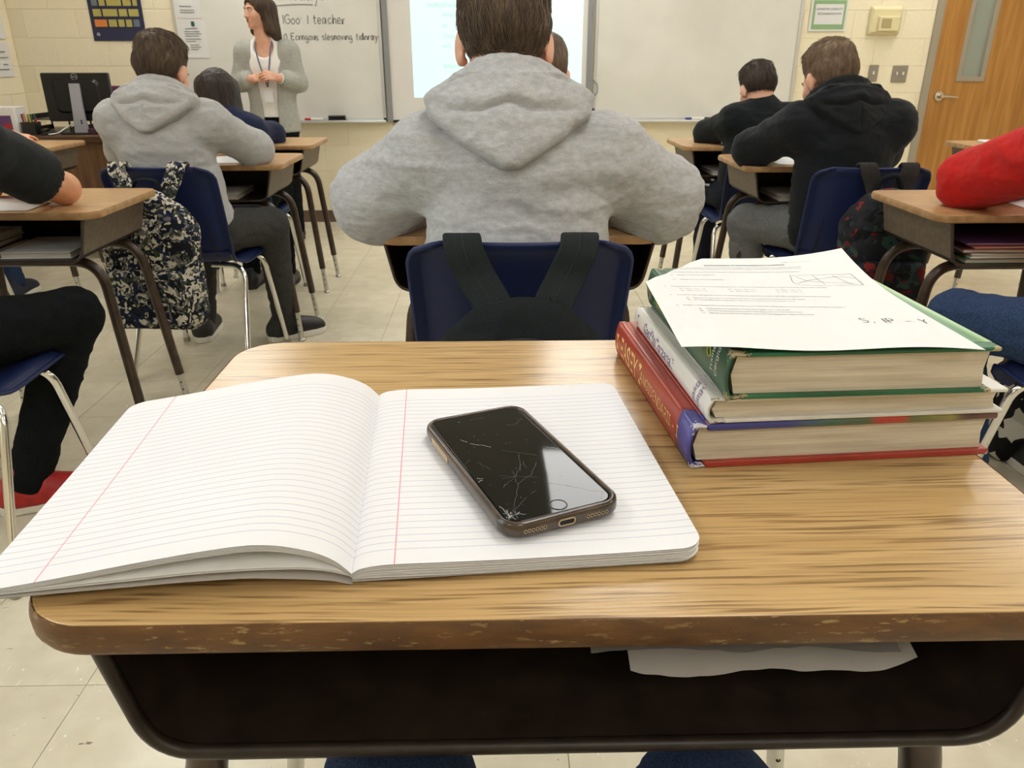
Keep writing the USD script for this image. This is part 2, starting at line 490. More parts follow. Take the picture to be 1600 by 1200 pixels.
M = {}
def oak(name, light, mid, dark, rough):
    """Oak laminate: long fine grain along x, darker pore lines that gather in bands, a few cathedral arches."""
    return mat(name, {
        'g': ('geometry', {}), 'wob': ('noise_texture', {'scale': 3.2, 'detail': 2}), 'wv': ('vector_math', {'math_type': 'multiply', 'vector2': (0.0, 0.02, 0.0)}), 'pos': ('vector_math', {'math_type': 'add'}),
        'm1': ('mapping', {'scale': (1.2, 34, 8)}), 'n1': ('noise_texture', {'scale': 1.6, 'detail': 4, 'roughness': 0.6}),
        'r1': ('rgb_ramp', {'ramp': [(0, mid), (0.36, mid), (0.64, light), (1, light)]}),
        'm2': ('mapping', {'scale': (11, 400, 30)}), 'n2': ('noise_texture', {'scale': 1.0, 'detail': 2.5, 'roughness': 0.5}),
        'r2': ('rgb_ramp', {'ramp': [(0, (0, 0, 0)), (0.48, (0, 0, 0)), (0.60, (1, 1, 1)), (1, (1, 1, 1))]}),
        'm3': ('mapping', {'scale': (0.8, 6.5, 3)}), 'n3': ('noise_texture', {'scale': 1.15, 'detail': 1.5, 'distortion': 0.3}),
        'w': ('math', {'math_type': 'multiply', 'value2': 190.0}), 's': ('math', {'math_type': 'sine'}), 'half': ('math', {'math_type': 'multiply_add', 'value2': 0.5, 'value3': 0.5}),
        'r3': ('rgb_ramp', {'ramp': [(0, (0.28, 0.28, 0.28)), (0.3, (0.36, 0.36, 0.36)), (0.85, (0.95, 0.95, 0.95)), (1, (1, 1, 1))]}),
        'k': ('mix', {'mix_type': 'multiply', 'fac': 1.0}), 'kk': ('mix', {'mix_type': 'multiply', 'fac': 1.0, 'color2': (0.78, 0.78, 0.78)}),
        'c': ('mix', {'color2': dark}), 'p': ('principled_bsdf', {'roughness': rough, 'specular_ior_level': 0.5}), 'b': ('bump', {'strength': 0.25, 'distance': 0.0004}),
    }, [('g.position', 'wob.vector'), ('wob.color', 'wv.vector1'), ('g.position', 'pos.vector1'), ('wv.vector', 'pos.vector2'),
        ('pos.vector', 'm1.vector'), ('m1.vector', 'n1.vector'), ('n1.fac', 'r1.fac'), ('pos.vector', 'm2.vector'), ('m2.vector', 'n2.vector'), ('n2.fac', 'r2.fac'),
        ('g.position', 'm3.vector'), ('m3.vector', 'n3.vector'), ('n3.fac', 'w.value1'), ('w.value', 's.value1'), ('s.value', 'half.value1'), ('half.value', 'r3.fac'),
        ('r2.color', 'k.color1'), ('r3.color', 'k.color2'), ('k.color', 'kk.color1'), ('kk.color', 'c.fac'), ('r1.color', 'c.color1'), ('c.color', 'p.base_color'), ('n2.fac', 'b.height'), ('b.normal', 'p.normal')])
M['oak'] = oak('oak_laminate', lin(194, 161, 111), lin(180, 146, 95), lin(112, 81, 48), 0.22)
M['oak_far'] = oak('oak_laminate_pale', lin(205, 168, 122), lin(188, 148, 100), lin(140, 100, 62), 0.3)
M['edge'] = mat('worn_edge', {
    'g': ('geometry', {}), 'm': ('mapping', {'scale': (9, 9, 34)}), 'n': ('noise_texture', {'scale': 2.6, 'detail': 5, 'roughness': 0.65}),
    'r': ('rgb_ramp', {'ramp': [(0, lin(58, 40, 22)), (0.4, lin(84, 56, 28)), (0.6, lin(104, 70, 34)), (1, lin(112, 78, 40))]}),
    'm2': ('mapping', {'scale': (22, 22, 120)}), 'n2': ('noise_texture', {'scale': 2.0, 'detail': 6, 'roughness': 0.7}),
    'r2': ('rgb_ramp', {'ramp': [(0, (0, 0, 0)), (0.585, (0, 0, 0)), (0.61, (1, 1, 1)), (1, (1, 1, 1))]}),
    'n3': ('noise_texture', {'scale': 7.0, 'detail': 1}), 'r3': ('rgb_ramp', {'ramp': [(0, (0, 0, 0)), (0.42, (0, 0, 0)), (0.58, (1, 1, 1)), (1, (1, 1, 1))]}),
    'k': ('mix', {'mix_type': 'multiply', 'fac': 1.0}), 'c': ('mix', {'color2': lin(150, 124, 78)}), 'p': ('principled_bsdf', {'roughness': 0.45})},
    [('g.position', 'm.vector'), ('m.vector', 'n.vector'), ('n.fac', 'r.fac'), ('g.position', 'm2.vector'), ('m2.vector', 'n2.vector'), ('n2.fac', 'r2.fac'),
     ('g.position', 'n3.vector'), ('n3.fac', 'r3.fac'), ('r2.color', 'k.color1'), ('r3.color', 'k.color2'), ('k.color', 'c.fac'), ('r.color', 'c.color1'), ('c.color', 'p.base_color')])
M['edge_far'] = speckle('tan_edge', lin(150, 112, 70), lin(176, 138, 94), 30, 0.45)
M['box_dark'] = speckle('dark_brown_metal', lin(34, 26, 20), lin(46, 36, 28), 40, 0.42, spec=0.4)
M['box_far'] = speckle('taupe_plastic', lin(86, 74, 60), lin(102, 88, 72), 60, 0.5)
M['frame'] = speckle('dark_brown_tube', lin(50, 37, 28), lin(68, 52, 40), 30, 0.33)
M['chrome'] = plain('chrome', (0.78, 0.77, 0.75), 0.12, 1.0)
M['steel'] = plain('zinc_tube', (0.62, 0.61, 0.58), 0.32, 1.0)
M['glide'] = plain('glide_plastic', lin(150, 146, 130), 0.4)
M['navy'] = mat('navy_plastic', {'g': ('geometry', {}), 'n': ('noise_texture', {'scale': 900, 'detail': 1}), 'b': ('bump', {'strength': 0.3, 'distance': 0.0004}),
    'p': ('principled_bsdf', {'base_color': lin(21, 34, 76), 'roughness': 0.5, 'specular_ior_level': 0.35})}, [('g.position', 'n.vector'), ('n.fac', 'b.height'), ('b.normal', 'p.normal')])
M['navy_deep'] = plain('navy_plastic_groove', lin(12, 18, 36), 0.6)

def knit(name, c1, c2, scale=420, rough=0.95, bump=0.0008):
    """Heathered jersey."""
    return mat(name, {'g': ('geometry', {}), 'm': ('mapping', {'scale': (1, 1, 2.3)}), 'n': ('noise_texture', {'scale': scale, 'detail': 3, 'roughness': 0.7}),
        'n2': ('noise_texture', {'scale': 60, 'detail': 3}), 'a': ('mix', {'fac': 0.4}),
        'r': ('rgb_ramp', {'ramp': [(0, c1), (0.36, c1), (0.64, c2), (1, c2)]}), 'b': ('bump', {'strength': 0.6, 'distance': bump}),
        'p': ('principled_bsdf', {'roughness': rough, 'specular_ior_level': 0.15, 'sheen_weight': 0.08, 'sheen_roughness': 0.5})},
        [('g.position', 'm.vector'), ('m.vector', 'n.vector'), ('m.vector', 'n2.vector'), ('n.color', 'a.color1'), ('n2.color', 'a.color2'), ('a.color', 'r.fac'), ('r.color', 'p.base_color'), ('n.fac', 'b.height'), ('b.normal', 'p.normal')])
M['grey_knit'] = knit('grey_marl_fleece', lin(146, 147, 150), lin(192, 192, 192))
M['grey_knit_b'] = knit('pale_grey_fleece', lin(160, 160, 160), lin(186, 186, 184))
M['cardigan'] = knit('cardigan_knit', lin(150, 150, 142), lin(182, 182, 174), 300)
M['black_knit'] = knit('black_fleece', lin(20, 23, 26), lin(32, 35, 38))
M['black_cotton'] = knit('black_cotton', lin(16, 20, 22), lin(27, 31, 33))
M['navy_knit'] = knit('navy_fleece', lin(22, 28, 52), lin(34, 42, 70))
M['red_knit'] = knit('red_fleece', lin(176, 20, 18), lin(200, 34, 28))
M['white_cotton'] = knit('white_cotton', lin(226, 222, 218), lin(240, 238, 234))
M['denim'] = speckle('blue_denim', lin(32, 46, 74), lin(56, 76, 110), 500, 0.9, 0.0006, (1, 1, 0.4), spec=0.15)
M['denim_dark'] = speckle('dark_denim', lin(28, 40, 62), lin(44, 60, 88), 500, 0.9, 0.0006, (1, 1, 0.4), spec=0.15)
M['grey_trouser'] = speckle('grey_sweatpants', lin(92, 94, 94), lin(116, 118, 118), 300, 0.95, 0.0004, spec=0.1)
M['char_trouser'] = speckle('charcoal_trousers', lin(52, 52, 50), lin(70, 70, 66), 300, 0.95, 0.0004, spec=0.1)
M['black_trouser'] = speckle('black_trousers', lin(13, 16, 17), lin(24, 27, 28), 300, 0.95, 0.0004, spec=0.1)
M['track'] = speckle('dark_track_pants', lin(20, 24, 34), lin(28, 32, 44), 300, 0.8, spec=0.2)
M['stripe'] = plain('white_stripe', lin(225, 225, 225), 0.8)
def skin(name, c1, c2):
    return mat(name, {'g': ('geometry', {}), 'n': ('noise_texture', {'scale': 22, 'detail': 3}), 'r': ('rgb_ramp', {'ramp': [(0, c1), (0.3, c1), (0.7, c2), (1, c2)]}),
        'p': ('principled_bsdf', {'roughness': 0.5, 'specular_ior_level': 0.35, 'subsurface_weight': 0.15, 'subsurface_scale': 0.006, 'subsurface_radius': (1, 0.35, 0.2)})},
        [('g.position', 'n.vector'), ('n.fac', 'r.fac'), ('r.color', 'p.base_color')])
M['skin'] = skin('fair_skin', lin(214, 158, 132), lin(228, 178, 152))
M['skin_tan'] = skin('tan_skin', lin(204, 146, 112), lin(222, 168, 134))
M['lip'] = plain('lip', lin(176, 98, 92), 0.45)
M['eye'] = plain('eye_white', lin(200, 192, 184), 0.3)
M['iris'] = plain('iris', lin(58, 44, 34), 0.15)
M['brow'] = plain('eyebrow', lin(66, 46, 34), 0.8)
def hair(name, c1, c2):
    return speckle(name, c1, c2, 90, 0.55, 0.0012, (1, 1, 0.16), 4, 0.3, 0.7, spec=0.35)
M['hair_brown'] = hair('brown_hair', lin(62, 49, 39), lin(110, 90, 71))
M['hair_dark'] = hair('dark_brown_hair', lin(40, 31, 25), lin(70, 56, 44))
M['hair_black'] = hair('black_brown_hair', lin(30, 24, 22), lin(58, 47, 41))
M['hair_fair'] = hair('light_brown_hair', lin(98, 79, 62), lin(142, 118, 94))
M['hair_long'] = hair('long_brown_hair', lin(40, 28, 21), lin(80, 59, 41))
M['sneaker_white'] = plain('white_rubber', lin(222, 218, 208), 0.6)
M['sneaker_red'] = speckle('red_leather', lin(150, 20, 22), lin(176, 32, 34), 40, 0.45)
M['sneaker_black'] = plain('black_leather', lin(24, 24, 26), 0.5)
M['sneaker_navy'] = plain('navy_canvas', lin(30, 34, 48), 0.8)
M['sole_dark'] = plain('dark_rubber', lin(34, 32, 32), 0.7)

# room surfaces
def tile_mat(name, k):
    a, b = lin(206 + k, 197 + k, 173 + k), lin(216 + k, 208 + k, 185 + k)
    return mat(name, {'g': ('geometry', {}), 'n': ('noise_texture', {'scale': 12, 'detail': 4}), 'r': ('rgb_ramp', {'ramp': [(0, a), (0.35, a), (0.65, b), (1, b)]}),
        'm2': ('mapping', {'scale': (26, 60, 1)}), 'n2': ('noise_texture', {'scale': 1.7, 'detail': 2, 'distortion': 0.8}),
        'r2': ('rgb_ramp', {'ramp': [(0, (1, 1, 1)), (0.24, (1, 1, 1)), (0.28, (0, 0, 0)), (1, (0, 0, 0))]}),
        'm3': ('mapping', {'scale': (60, 30, 1), 'location': (3.3, 1.7, 0)}), 'n3': ('noise_texture', {'scale': 1.4, 'detail': 2, 'distortion': 0.8}),
        'r3': ('rgb_ramp', {'ramp': [(0, (0, 0, 0)), (0.70, (0, 0, 0)), (0.74, (1, 1, 1)), (1, (1, 1, 1))]}),
        'c': ('mix', {'color2': lin(126, 116, 98)}), 'c2': ('mix', {'color2': lin(238, 234, 222)}),
        'n4': ('noise_texture', {'scale': 1.3, 'detail': 3}), 'rr': ('map_range', {'from_min': 0.3, 'from_max': 0.7, 'to_min': 0.2, 'to_max': 0.34}),
        'p': ('principled_bsdf', {'specular_ior_level': 0.5})},
        [('g.position', 'n.vector'), ('n.fac', 'r.fac'), ('g.position', 'm2.vector'), ('m2.vector', 'n2.vector'), ('n2.fac', 'r2.fac'), ('g.position', 'm3.vector'), ('m3.vector', 'n3.vector'), ('n3.fac', 'r3.fac'),
         ('r.color', 'c.color1'), ('r2.color', 'c.fac'), ('c.color', 'c2.color1'), ('r3.color', 'c2.fac'), ('c2.color', 'p.base_color'), ('g.position', 'n4.vector'), ('n4.fac', 'rr.value'), ('rr.result', 'p.roughness')])
M['tile'] = [tile_mat(f'vinyl_tile_{n}', k) for n, k in (('a', -2), ('b', 0), ('c', 2))]
M['grout'] = plain('tile_joint', lin(120, 112, 96), 0.8)
def paint(name, c1, c2):
    return speckle(name, c1, c2, 70, 0.45, 0.0005, detail=5, spec=0.35)
M['cmu'] = [paint(f'cream_block_paint_{n}', lin(236 + k, 225 + k, 196 + k), lin(239 + k, 229 + k, 201 + k)) for n, k in (('a', 0), ('b', 0.7), ('c', -0.7))]
M['cmu_joint'] = plain('cream_joint_paint', lin(232, 221, 191), 0.6)
M['wall_plain'] = plain('cream_wall_paint', lin(236, 226, 198), 0.7)
M['ceiling'] = speckle('ceiling_tile_white', lin(214, 212, 206), lin(226, 224, 218), 120, 0.95, 0.002, spec=0.1)
M['baseboard'] = plain('brown_vinyl_base', lin(96, 78, 60), 0.5)
M['whiteboard'] = speckle('whiteboard_enamel', lin(218, 216, 208), lin(226, 224, 217), 3.0, 0.25, spec=0.5)
M['alu'] = plain('satin_aluminium', (0.66, 0.67, 0.67), 0.4, 0.85)
M['alu_grey'] = plain('grey_frame', lin(142, 143, 143), 0.5, 0.2)
M['screen_border'] = plain('projection_surface_white', lin(222, 219, 214), 0.5)
M['screen'] = mat('projected_slide', {'e': ('emission', {'color': lin(205, 246, 243), 'strength': 0.50}), 'd': ('principled_bsdf', {'base_color': lin(205, 238, 236), 'roughness': 0.6}), 'a': ('add_closure', {})},
    [('e.emission', 'a.closure1'), ('d.BSDF', 'a.closure2')], 'a.closure')
M['slide_ink'] = plain('slide_text', lin(196, 226, 224), 0.6)
M['marker_ink'] = plain('grey_marker_ink', lin(146, 145, 140), 0.6)
M['ink'] = plain('print_black', lin(58, 58, 60), 0.8)
M['ink_soft'] = plain('print_grey', lin(104, 104, 106), 0.8)
M['paper'] = plain('white_paper', lin(222, 222, 221), 0.8, spec=0.2)
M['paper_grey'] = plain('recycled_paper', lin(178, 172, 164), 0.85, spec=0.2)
M['door_wood'] = speckle('door_veneer', lin(164, 112, 50), lin(186, 134, 68), 3.5, 0.38, 0, (9, 9, 0.6), 5)
M['door_frame'] = plain('taupe_door_frame', lin(158, 148, 130), 0.5)
M['door_glass'] = mat('door_glass', {'t': ('transparent_bsdf', {'color': (0.86, 0.9, 0.86)}), 'g': ('glossy_bsdf', {'roughness': 0.03}), 'd': ('diffuse_bsdf', {'color': lin(196, 204, 190)}), 'f': ('fresnel', {'IOR': 1.5}), 'm': ('mix_closure', {}), 'm2': ('mix_closure', {'fac': 0.45})},
    [('t.BSDF', 'm2.closure1'), ('d.BSDF', 'm2.closure2'), ('m2.closure', 'm.closure1'), ('g.BSDF', 'm.closure2'), ('f.fac', 'm.fac')], 'm.closure')
M['clear_pane'] = mat('clear_pane', {'t': ('transparent_bsdf', {'color': (0.95, 0.97, 0.96)}), 'g': ('glossy_bsdf', {'roughness': 0.02}), 'f': ('fresnel', {'IOR': 1.5}), 'm': ('mix_closure', {})},
    [('t.BSDF', 'm.closure1'), ('g.BSDF', 'm.closure2'), ('f.fac', 'm.fac')], 'm.closure')
M['brass_dull'] = plain('dull_nickel', (0.66, 0.62, 0.54), 0.28, 1.0)
M['plate'] = plain('grey_switch_plate', lin(142, 132, 118), 0.5)
M['beige'] = plain('beige_plastic', lin(222, 210, 166), 0.5)
M['beige_dark'] = plain('beige_display', lin(172, 160, 116), 0.45)
M['cert_green'] = plain('certificate_green', lin(140, 174, 126), 0.7)
M['poster'] = plain('poster_navy', lin(34, 38, 74), 0.5)
M['poster_y'] = plain('poster_yellow', lin(176, 166, 92), 0.55)
M['poster_g'] = plain('poster_blue_grey', lin(104, 118, 128), 0.55)
M['poster_o'] = plain('poster_orange', lin(214, 128, 60), 0.55)
M['teal'] = plain('teal_magnet', lin(24, 84, 84), 0.5)
M['black_plastic'] = plain('black_plastic', lin(18, 19, 22), 0.35)
M['black_matte'] = plain('black_matte', lin(22, 22, 24), 0.8)
M['silver_plastic'] = plain('silver_plastic', lin(160, 162, 170), 0.4, 0.3)
M['white_plastic'] = plain('white_plastic', lin(224, 222, 218), 0.45)
M['maroon'] = speckle('maroon_upholstery', lin(74, 44, 62), lin(92, 58, 76), 300, 0.9, spec=0.1)
M['walnut'] = speckle('dark_walnut', lin(70, 48, 34), lin(100, 70, 48), 3.0, 0.35, 0, (1.2, 9, 14), 5)
M['walnut_front'] = speckle('walnut_panel', lin(84, 58, 38), lin(116, 84, 56), 3.0, 0.4, 0, (12, 9, 1.0), 5)
M['lamp'] = mat('troffer_diffuser', {'e': ('emission', {'color': TROFFER_COLOUR, 'strength': TROFFER_RADIANCE})}, [], 'e.emission')
M['lamp_frame'] = plain('troffer_frame', lin(225, 225, 222), 0.5)
for n_, c_ in (('red', (176, 40, 38)), ('orange', (214, 128, 48)), ('green', (44, 108, 74)), ('yellow', (206, 176, 66)), ('violet', (96, 60, 110)), ('blue', (48, 66, 140)), ('white', (225, 222, 215)), ('maroon2', (92, 34, 44)), ('olive', (96, 104, 66)), ('teal2', (40, 92, 96))):
    M['c_' + n_] = plain('plain_' + n_, lin(*c_), 0.55)

# ================================================================== the room
X0, X1, Y0, Y1, H = -3.37, 4.75, -3.0, 5.99, 2.70
rng = random.Random(4)

def struct(name, mesh, m, parent=None, smooth=False):
    p = obj(name, mesh, m, parent, smooth)
    if parent is None:
        p.SetCustomDataByKey('kind', 'structure')
    return p
def sgroup(name):
    x = UsdGeom.Xform.Define(stage, numbered('/World', name)).GetPrim()
    x.SetCustomDataByKey('kind', 'structure')
    return x

# floor: a bed with vinyl tiles laid on it, each tile a piece
TILE, TX, TY = 0.316, 0.124, 1.20
floor = sgroup('floor')
obj('bed', box(X0, X1, Y0, Y1, -0.06, -0.0022), M['grout'], floor, False)
def in_view(x, y, z=0.0):
    d = np.array([x, y, z]) - _C
    z_ = d @ _FW
    return z_ > 0.2 and abs(d @ _RT / z_) < 0.72 and abs(d @ _UP / z_) < 0.55
tiles, rest_tiles = [], []
for i in range(int((X0 - TX) // TILE), int((X1 - TX) // TILE) + 1):
    for j in range(int((Y0 - TY) // TILE), int((Y1 - TY) // TILE) + 1):
        a0, a1 = max(TX + i * TILE, X0), min(TX + (i + 1) * TILE, X1)
        b0, b1 = max(TY + j * TILE, Y0), min(TY + (j + 1) * TILE, Y1)
        if a1 - a0 < 0.02 or b1 - b0 < 0.02:
            continue
        g, c = 0.0007, 0.0012
        v = [(x, y, z) for z, e in ((-0.003, g), (-0.0008, g), (0.0, g + c)) for x, y in ((a0 + e, b0 + e), (a1 - e, b0 + e), (a1 - e, b1 - e), (a0 + e, b1 - e))]
        f = [(4 * k + q, 4 * k + (q + 1) % 4, 4 * k + 4 + (q + 1) % 4, 4 * k + 4 + q) for k in range(2) for q in range(4)] + [(8, 9, 10, 11)]
        m = (np.array(v), np.array(f))
        vis = any(in_view(x, y) for x in (a0, a1, (a0 + a1) / 2) for y in (b0, b1, (b0 + b1) / 2))
        (tiles if vis else rest_tiles).append(((a0 + a1) / 2, (b0 + b1) / 2, m))
tiles.sort(key=lambda t: t[0] ** 2 + t[1] ** 2)
rest_tiles += tiles[298:]
for t in tiles[:298]:
    obj('tile', t[2], M['tile'][rng.randrange(3)], floor, False)
obj('tile', join(*[t[2] for t in rest_tiles]), M['tile'][1], floor, False, kind='stuff')

struct('ceiling', box(X0, X1, Y0, Y1, H, H + 0.1), M['ceiling'])
struct('wall_back', box(X0 - 0.1, X1 + 0.1, Y0 - 0.1, Y0, -0.06, H + 0.1), M['wall_plain'])
struct('wall_right', box(X1, X1 + 0.1, Y0 - 0.1, Y1 + 0.12, -0.06, H + 0.1), M['wall_plain'])

# painted block walls; the doorway is left open in the front wall
DX0, DX1, DH = 3.205, 4.17, 2.10
CH, CO, BW = 0.1825, 0.015, 0.365
def block(x0, x1, z0, z1, side):
    """One painted block with softened arrises, its face proud of the joints."""
    g, c, d = 0.0016, 0.0022, 0.0026
    m = []
    for e, k in ((g, 0.0), (g, d - 0.0014), (g + c, d)):
        for x, z in ((x0 + e, z0 + e), (x1 - e, z0 + e), (x1 - e, z1 - e), (x0 + e, z1 - e)):
            m.append((x, Y1 + 0.004 - k, z) if side == 'front' else (X0 - 0.004 + k, -x, z))
    f = [(4 * k + q, 4 * k + (q + 1) % 4, 4 * k + 4 + (q + 1) % 4, 4 * k + 4 + q) for k in range(2) for q in range(4)] + [(8, 9, 10, 11)]
    return np.array(m), np.array(f)

wall_front = sgroup('wall_front')
yj0, yj1 = Y1 + 0.004, Y1 + 0.12
obj('joint_bed', join(box(X0 - 0.1, DX0 - 0.05, yj0, yj1, -0.06, H + 0.1), box(DX1 + 0.05, X1 + 0.1, yj0, yj1, -0.06, H + 0.1), box(DX0 - 0.05, DX1 + 0.05, yj0, yj1, DH + 0.05, H + 0.1)), M['cmu_joint'], wall_front, False)
stuff_blocks = []
k = 0
z = CO - CH
while z < H:
    z0, z1 = max(z, 0.0), min(z + CH, H)
    x = X0 - (BW / 2 if k % 2 else 0.0) + 0.10
    while x < X1:
        a, b = max(x, X0), min(x + BW, X1)
        x += BW
        if z0 < DH + 0.05:
            if a < DX0 - 0.05 < b: b = DX0 - 0.05
            elif a < DX1 + 0.05 < b: a = DX1 + 0.05
            elif a >= DX0 - 0.05 and b <= DX1 + 0.05: continue
        if b - a < 0.03 or z1 - z0 < 0.01: continue
        m = block(a, b, z0, z1, 'front')
        if z0 < 1.6 and a < 3.25: obj('block', m, M['cmu'][rng.randrange(3)], wall_front, False)
        else: stuff_blocks.append(m)
    z += CH; k += 1
obj('block', join(*stuff_blocks), M['cmu'][0], wall_front, False, kind='stuff')
wall_left = sgroup('wall_left')
WY0, WY1, WZ0, WZ1 = -0.595, 1.80, CO + 5 * CH, CO + 12 * CH
jb0, jb1 = X0 - 0.12, X0 - 0.004
obj('joint_bed', join(box(jb0, jb1, Y0 - 0.1, WY0, -0.06, H + 0.1), box(jb0, jb1, WY1, Y1 + 0.12, -0.06, H + 0.1), box(jb0, jb1, WY0, WY1, -0.06, WZ0), box(jb0, jb1, WY0, WY1, WZ1, H + 0.1)), M['cmu_joint'], wall_left, False)
win = sgroup('window_1')
obj('window_frame', join(*[box(X0 - 0.08, X0 - 0.03, a, b, c_, d_, 0.004) for a, b, c_, d_ in ((WY0, WY0 + 0.04, WZ0, WZ1), (WY1 - 0.04, WY1, WZ0, WZ1), (WY0 + 0.04, WY1 - 0.04, WZ0, WZ0 + 0.04), (WY0 + 0.04, WY1 - 0.04, WZ1 - 0.04, WZ1), ((WY0 + WY1) / 2 - 0.02, (WY0 + WY1) / 2 + 0.02, WZ0 + 0.04, WZ1 - 0.04))]), M['alu'], win, False)
obj('sill', box(X0 - 0.1, X0 + 0.04, WY0, WY1, WZ0 - 0.03, WZ0 - 0.001, 0.004), M['whiteboard'], win, False)
for a, b in ((WY0 + 0.04, (WY0 + WY1) / 2 - 0.02), ((WY0 + WY1) / 2 + 0.02, WY1 - 0.04)):
    obj('pane', box(X0 - 0.058, X0 - 0.052, a, b, WZ0 + 0.04, WZ1 - 0.04), M['clear_pane'], win, False)
stuff_blocks = []
k = 0
z = CO - CH
while z < H:
    z0, z1 = max(z, 0.0), min(z + CH, H)
    y = Y1 + (BW / 2 if k % 2 else 0.0)
    while y > Y0:
        a, b = max(y - BW, Y0), min(y, Y1)
        y -= BW
        if z0 >= WZ0 - 0.01 and z1 <= WZ1 + 0.01:
            if a >= WY0 and b <= WY1: continue
            if a < WY1 < b: a = WY1
            elif a < WY0 < b: b = WY0
        if b - a < 0.03 or z1 - z0 < 0.01: continue
        m = block(-b, -a, z0, z1, 'left')
        if a > 4.3 and z0 < 1.6: obj('block', m, M['cmu'][rng.randrange(3)], wall_left, False)
        else: stuff_blocks.append(m)
    z += CH; k += 1
obj('block', join(*stuff_blocks), M['cmu'][0], wall_left, False, kind='stuff')

bb = [(0, 0), (0.011, 0), (0.0075, 0.012), (0.005, 0.03), (0.004, 0.083), (0.0, 0.088)]
def base_run(x0, x1):
    return loft([[(x, Y1 - a, b) for a, b in bb] for x in (x0, x1)])
bf = sgroup('baseboard_front')
obj('run', base_run(X0 + 0.001, DX0 - 0.06), M['baseboard'], bf, 20)
obj('run', base_run(DX1 + 0.06, X1 - 0.001), M['baseboard'], bf, 20)
struct('baseboard_left', loft([[(X0 + a, y, b) for a, b in bb] for y in (Y1 - 0.012, Y0)]), M['baseboard'], smooth=20)

# door with a narrow pane, in the right of the front wall
door = sgroup('door_1')
yd = Y1 - 0.012
fr = [box(DX0 - 0.052, DX0, yd - 0.012, Y1 + 0.12, 0, DH + 0.05, 0.004), box(DX1, DX1 + 0.052, yd - 0.012, Y1 + 0.12, 0, DH + 0.05, 0.004), box(DX0 - 0.001, DX1 + 0.001, yd - 0.012, Y1 + 0.12, DH, DH + 0.05, 0.004)]
obj('door_frame', join(*fr), M['door_frame'], door, False)
wx0, wx1, wz0, wz1 = 3.425, 3.575, 1.035, 1.95
dy0, dy1 = yd + 0.012, yd + 0.055
leaf = [box(DX0 + 0.003, wx0, dy0, dy1, 0.006, DH - 0.003), box(wx1, DX1 - 0.003, dy0, dy1, 0.006, DH - 0.003), box(wx0, wx1, dy0, dy1, 0.006, wz0), box(wx0, wx1, dy0, dy1, wz1, DH - 0.003)]
obj('door_leaf', join(*leaf), M['door_wood'], door, False)
e = 0.03
obj('window_frame', join(box(wx0 - e, wx0 + 0.004, dy0 - 0.009, dy0 + 0.02, wz0 - e, wz1 + e, 0.003), box(wx1 - 0.004, wx1 + e, dy0 - 0.009, dy0 + 0.02, wz0 - e, wz1 + e, 0.003),
    box(wx0 + 0.004, wx1 - 0.004, dy0 - 0.009, dy0 + 0.02, wz0 - e, wz0 + 0.004, 0.003), box(wx0 + 0.004, wx1 - 0.004, dy0 - 0.009, dy0 + 0.02, wz1 - 0.004, wz1 + e, 0.003)), M['door_frame'], door, False)
obj('pane', box(wx0 - 0.002, wx1 + 0.002, dy0 + 0.018, dy0 + 0.024, wz0 - 0.002, wz1 + 0.002), M['door_glass'], door, False)
hx, hz = 3.292, 0.905
hd = obj('door_handle', join(xf(lathe([(0.0, 0), (0.034, 0.0), (0.036, 0.004), (0.033, 0.010), (0.018, 0.014), (0.014, 0.022), (0.014, 0.05), (0.010, 0.056), (0, 0.057)], 24), [(1, 0, 0), (0, 0, 1), (0, -1, 0)], (hx, dy0, hz)),
    tube([(hx, dy0 - 0.045, hz), (hx + 0.05, dy0 - 0.05, hz), (hx + 0.115, dy0 - 0.044, hz - 0.006), (hx + 0.13, dy0 - 0.03, hz - 0.008)], [0.011, 0.010, 0.008, 0.007], 10)), M['brass_dull'], door, 40)
obj('corridor_wall', box(DX0 - 0.4, DX1 + 0.4, Y1 + 1.2, Y1 + 1.25, -0.06, H), M['wall_plain'], door, False)

# ------------------------------------------------------------------ things on the front wall
YB = Y1 - 0.002                                               # wall face
def on_wall(m, x, z, y=None):
    """xy drawing -> vertical plane facing the room."""
    return xf(m, [(1, 0, 0), (0, 0, 1), (0, -1, 0)], (x, YB - 0.02 if y is None else y, z))

def board(x0, x1, z0, z1, label):
    t = thing('whiteboard', label, 'whiteboard', ((x0 + x1) / 2, YB, z0))
    cx = (x0 + x1) / 2
    w, h = x1 - x0, z1 - z0
    obj('writing_surface', box(-w / 2, w / 2, -0.014, -0.001, 0, h), M['whiteboard'], t, False)
    for a, b, c, d in ((-w / 2 - 0.012, -w / 2 + 0.012, 0, h), (w / 2 - 0.012, w / 2 + 0.012, 0, h), (-w / 2 - 0.012, w / 2 + 0.012, h - 0.012, h + 0.012)):
        obj('frame_rail', box(a, b, -0.022, -0.0005, c, d, 0.003), M['alu'], t, False)
    prof = [(-0.0005, -0.012), (-0.075, -0.012), (-0.082, -0.004), (-0.080, 0.006), (-0.070, 0.0), (-0.022, 0.004), (-0.022, 0.018), (-0.0005, 0.018)]
    obj('marker_tray', loft([[(x, a, b) for a, b in prof] for x in (-w / 2 - 0.012, w / 2 + 0.012)]), M['alu'], t, False)
    return t, cx
bl, blc = board(-2.215, -0.795, 0.742, 1.96, 'white dry-erase board with grey handwriting behind the standing teacher')
br, brc = board(0.735, 2.185, 0.742, 1.96, 'blank smudged white dry-erase board right of the projected slide')
def write(t, text, x, z, h, cx, seed):
    for w_i, word in enumerate(text.split(' ')):
        m = handwriting(word, h, 0.0075, 0.04, seed + w_i)
        obj('writing', on_wall(m, x - cx, z - 0.742, -0.0150), M['marker_ink'], t, False)
        x += m.bounds[1][0] + 0.55 * h
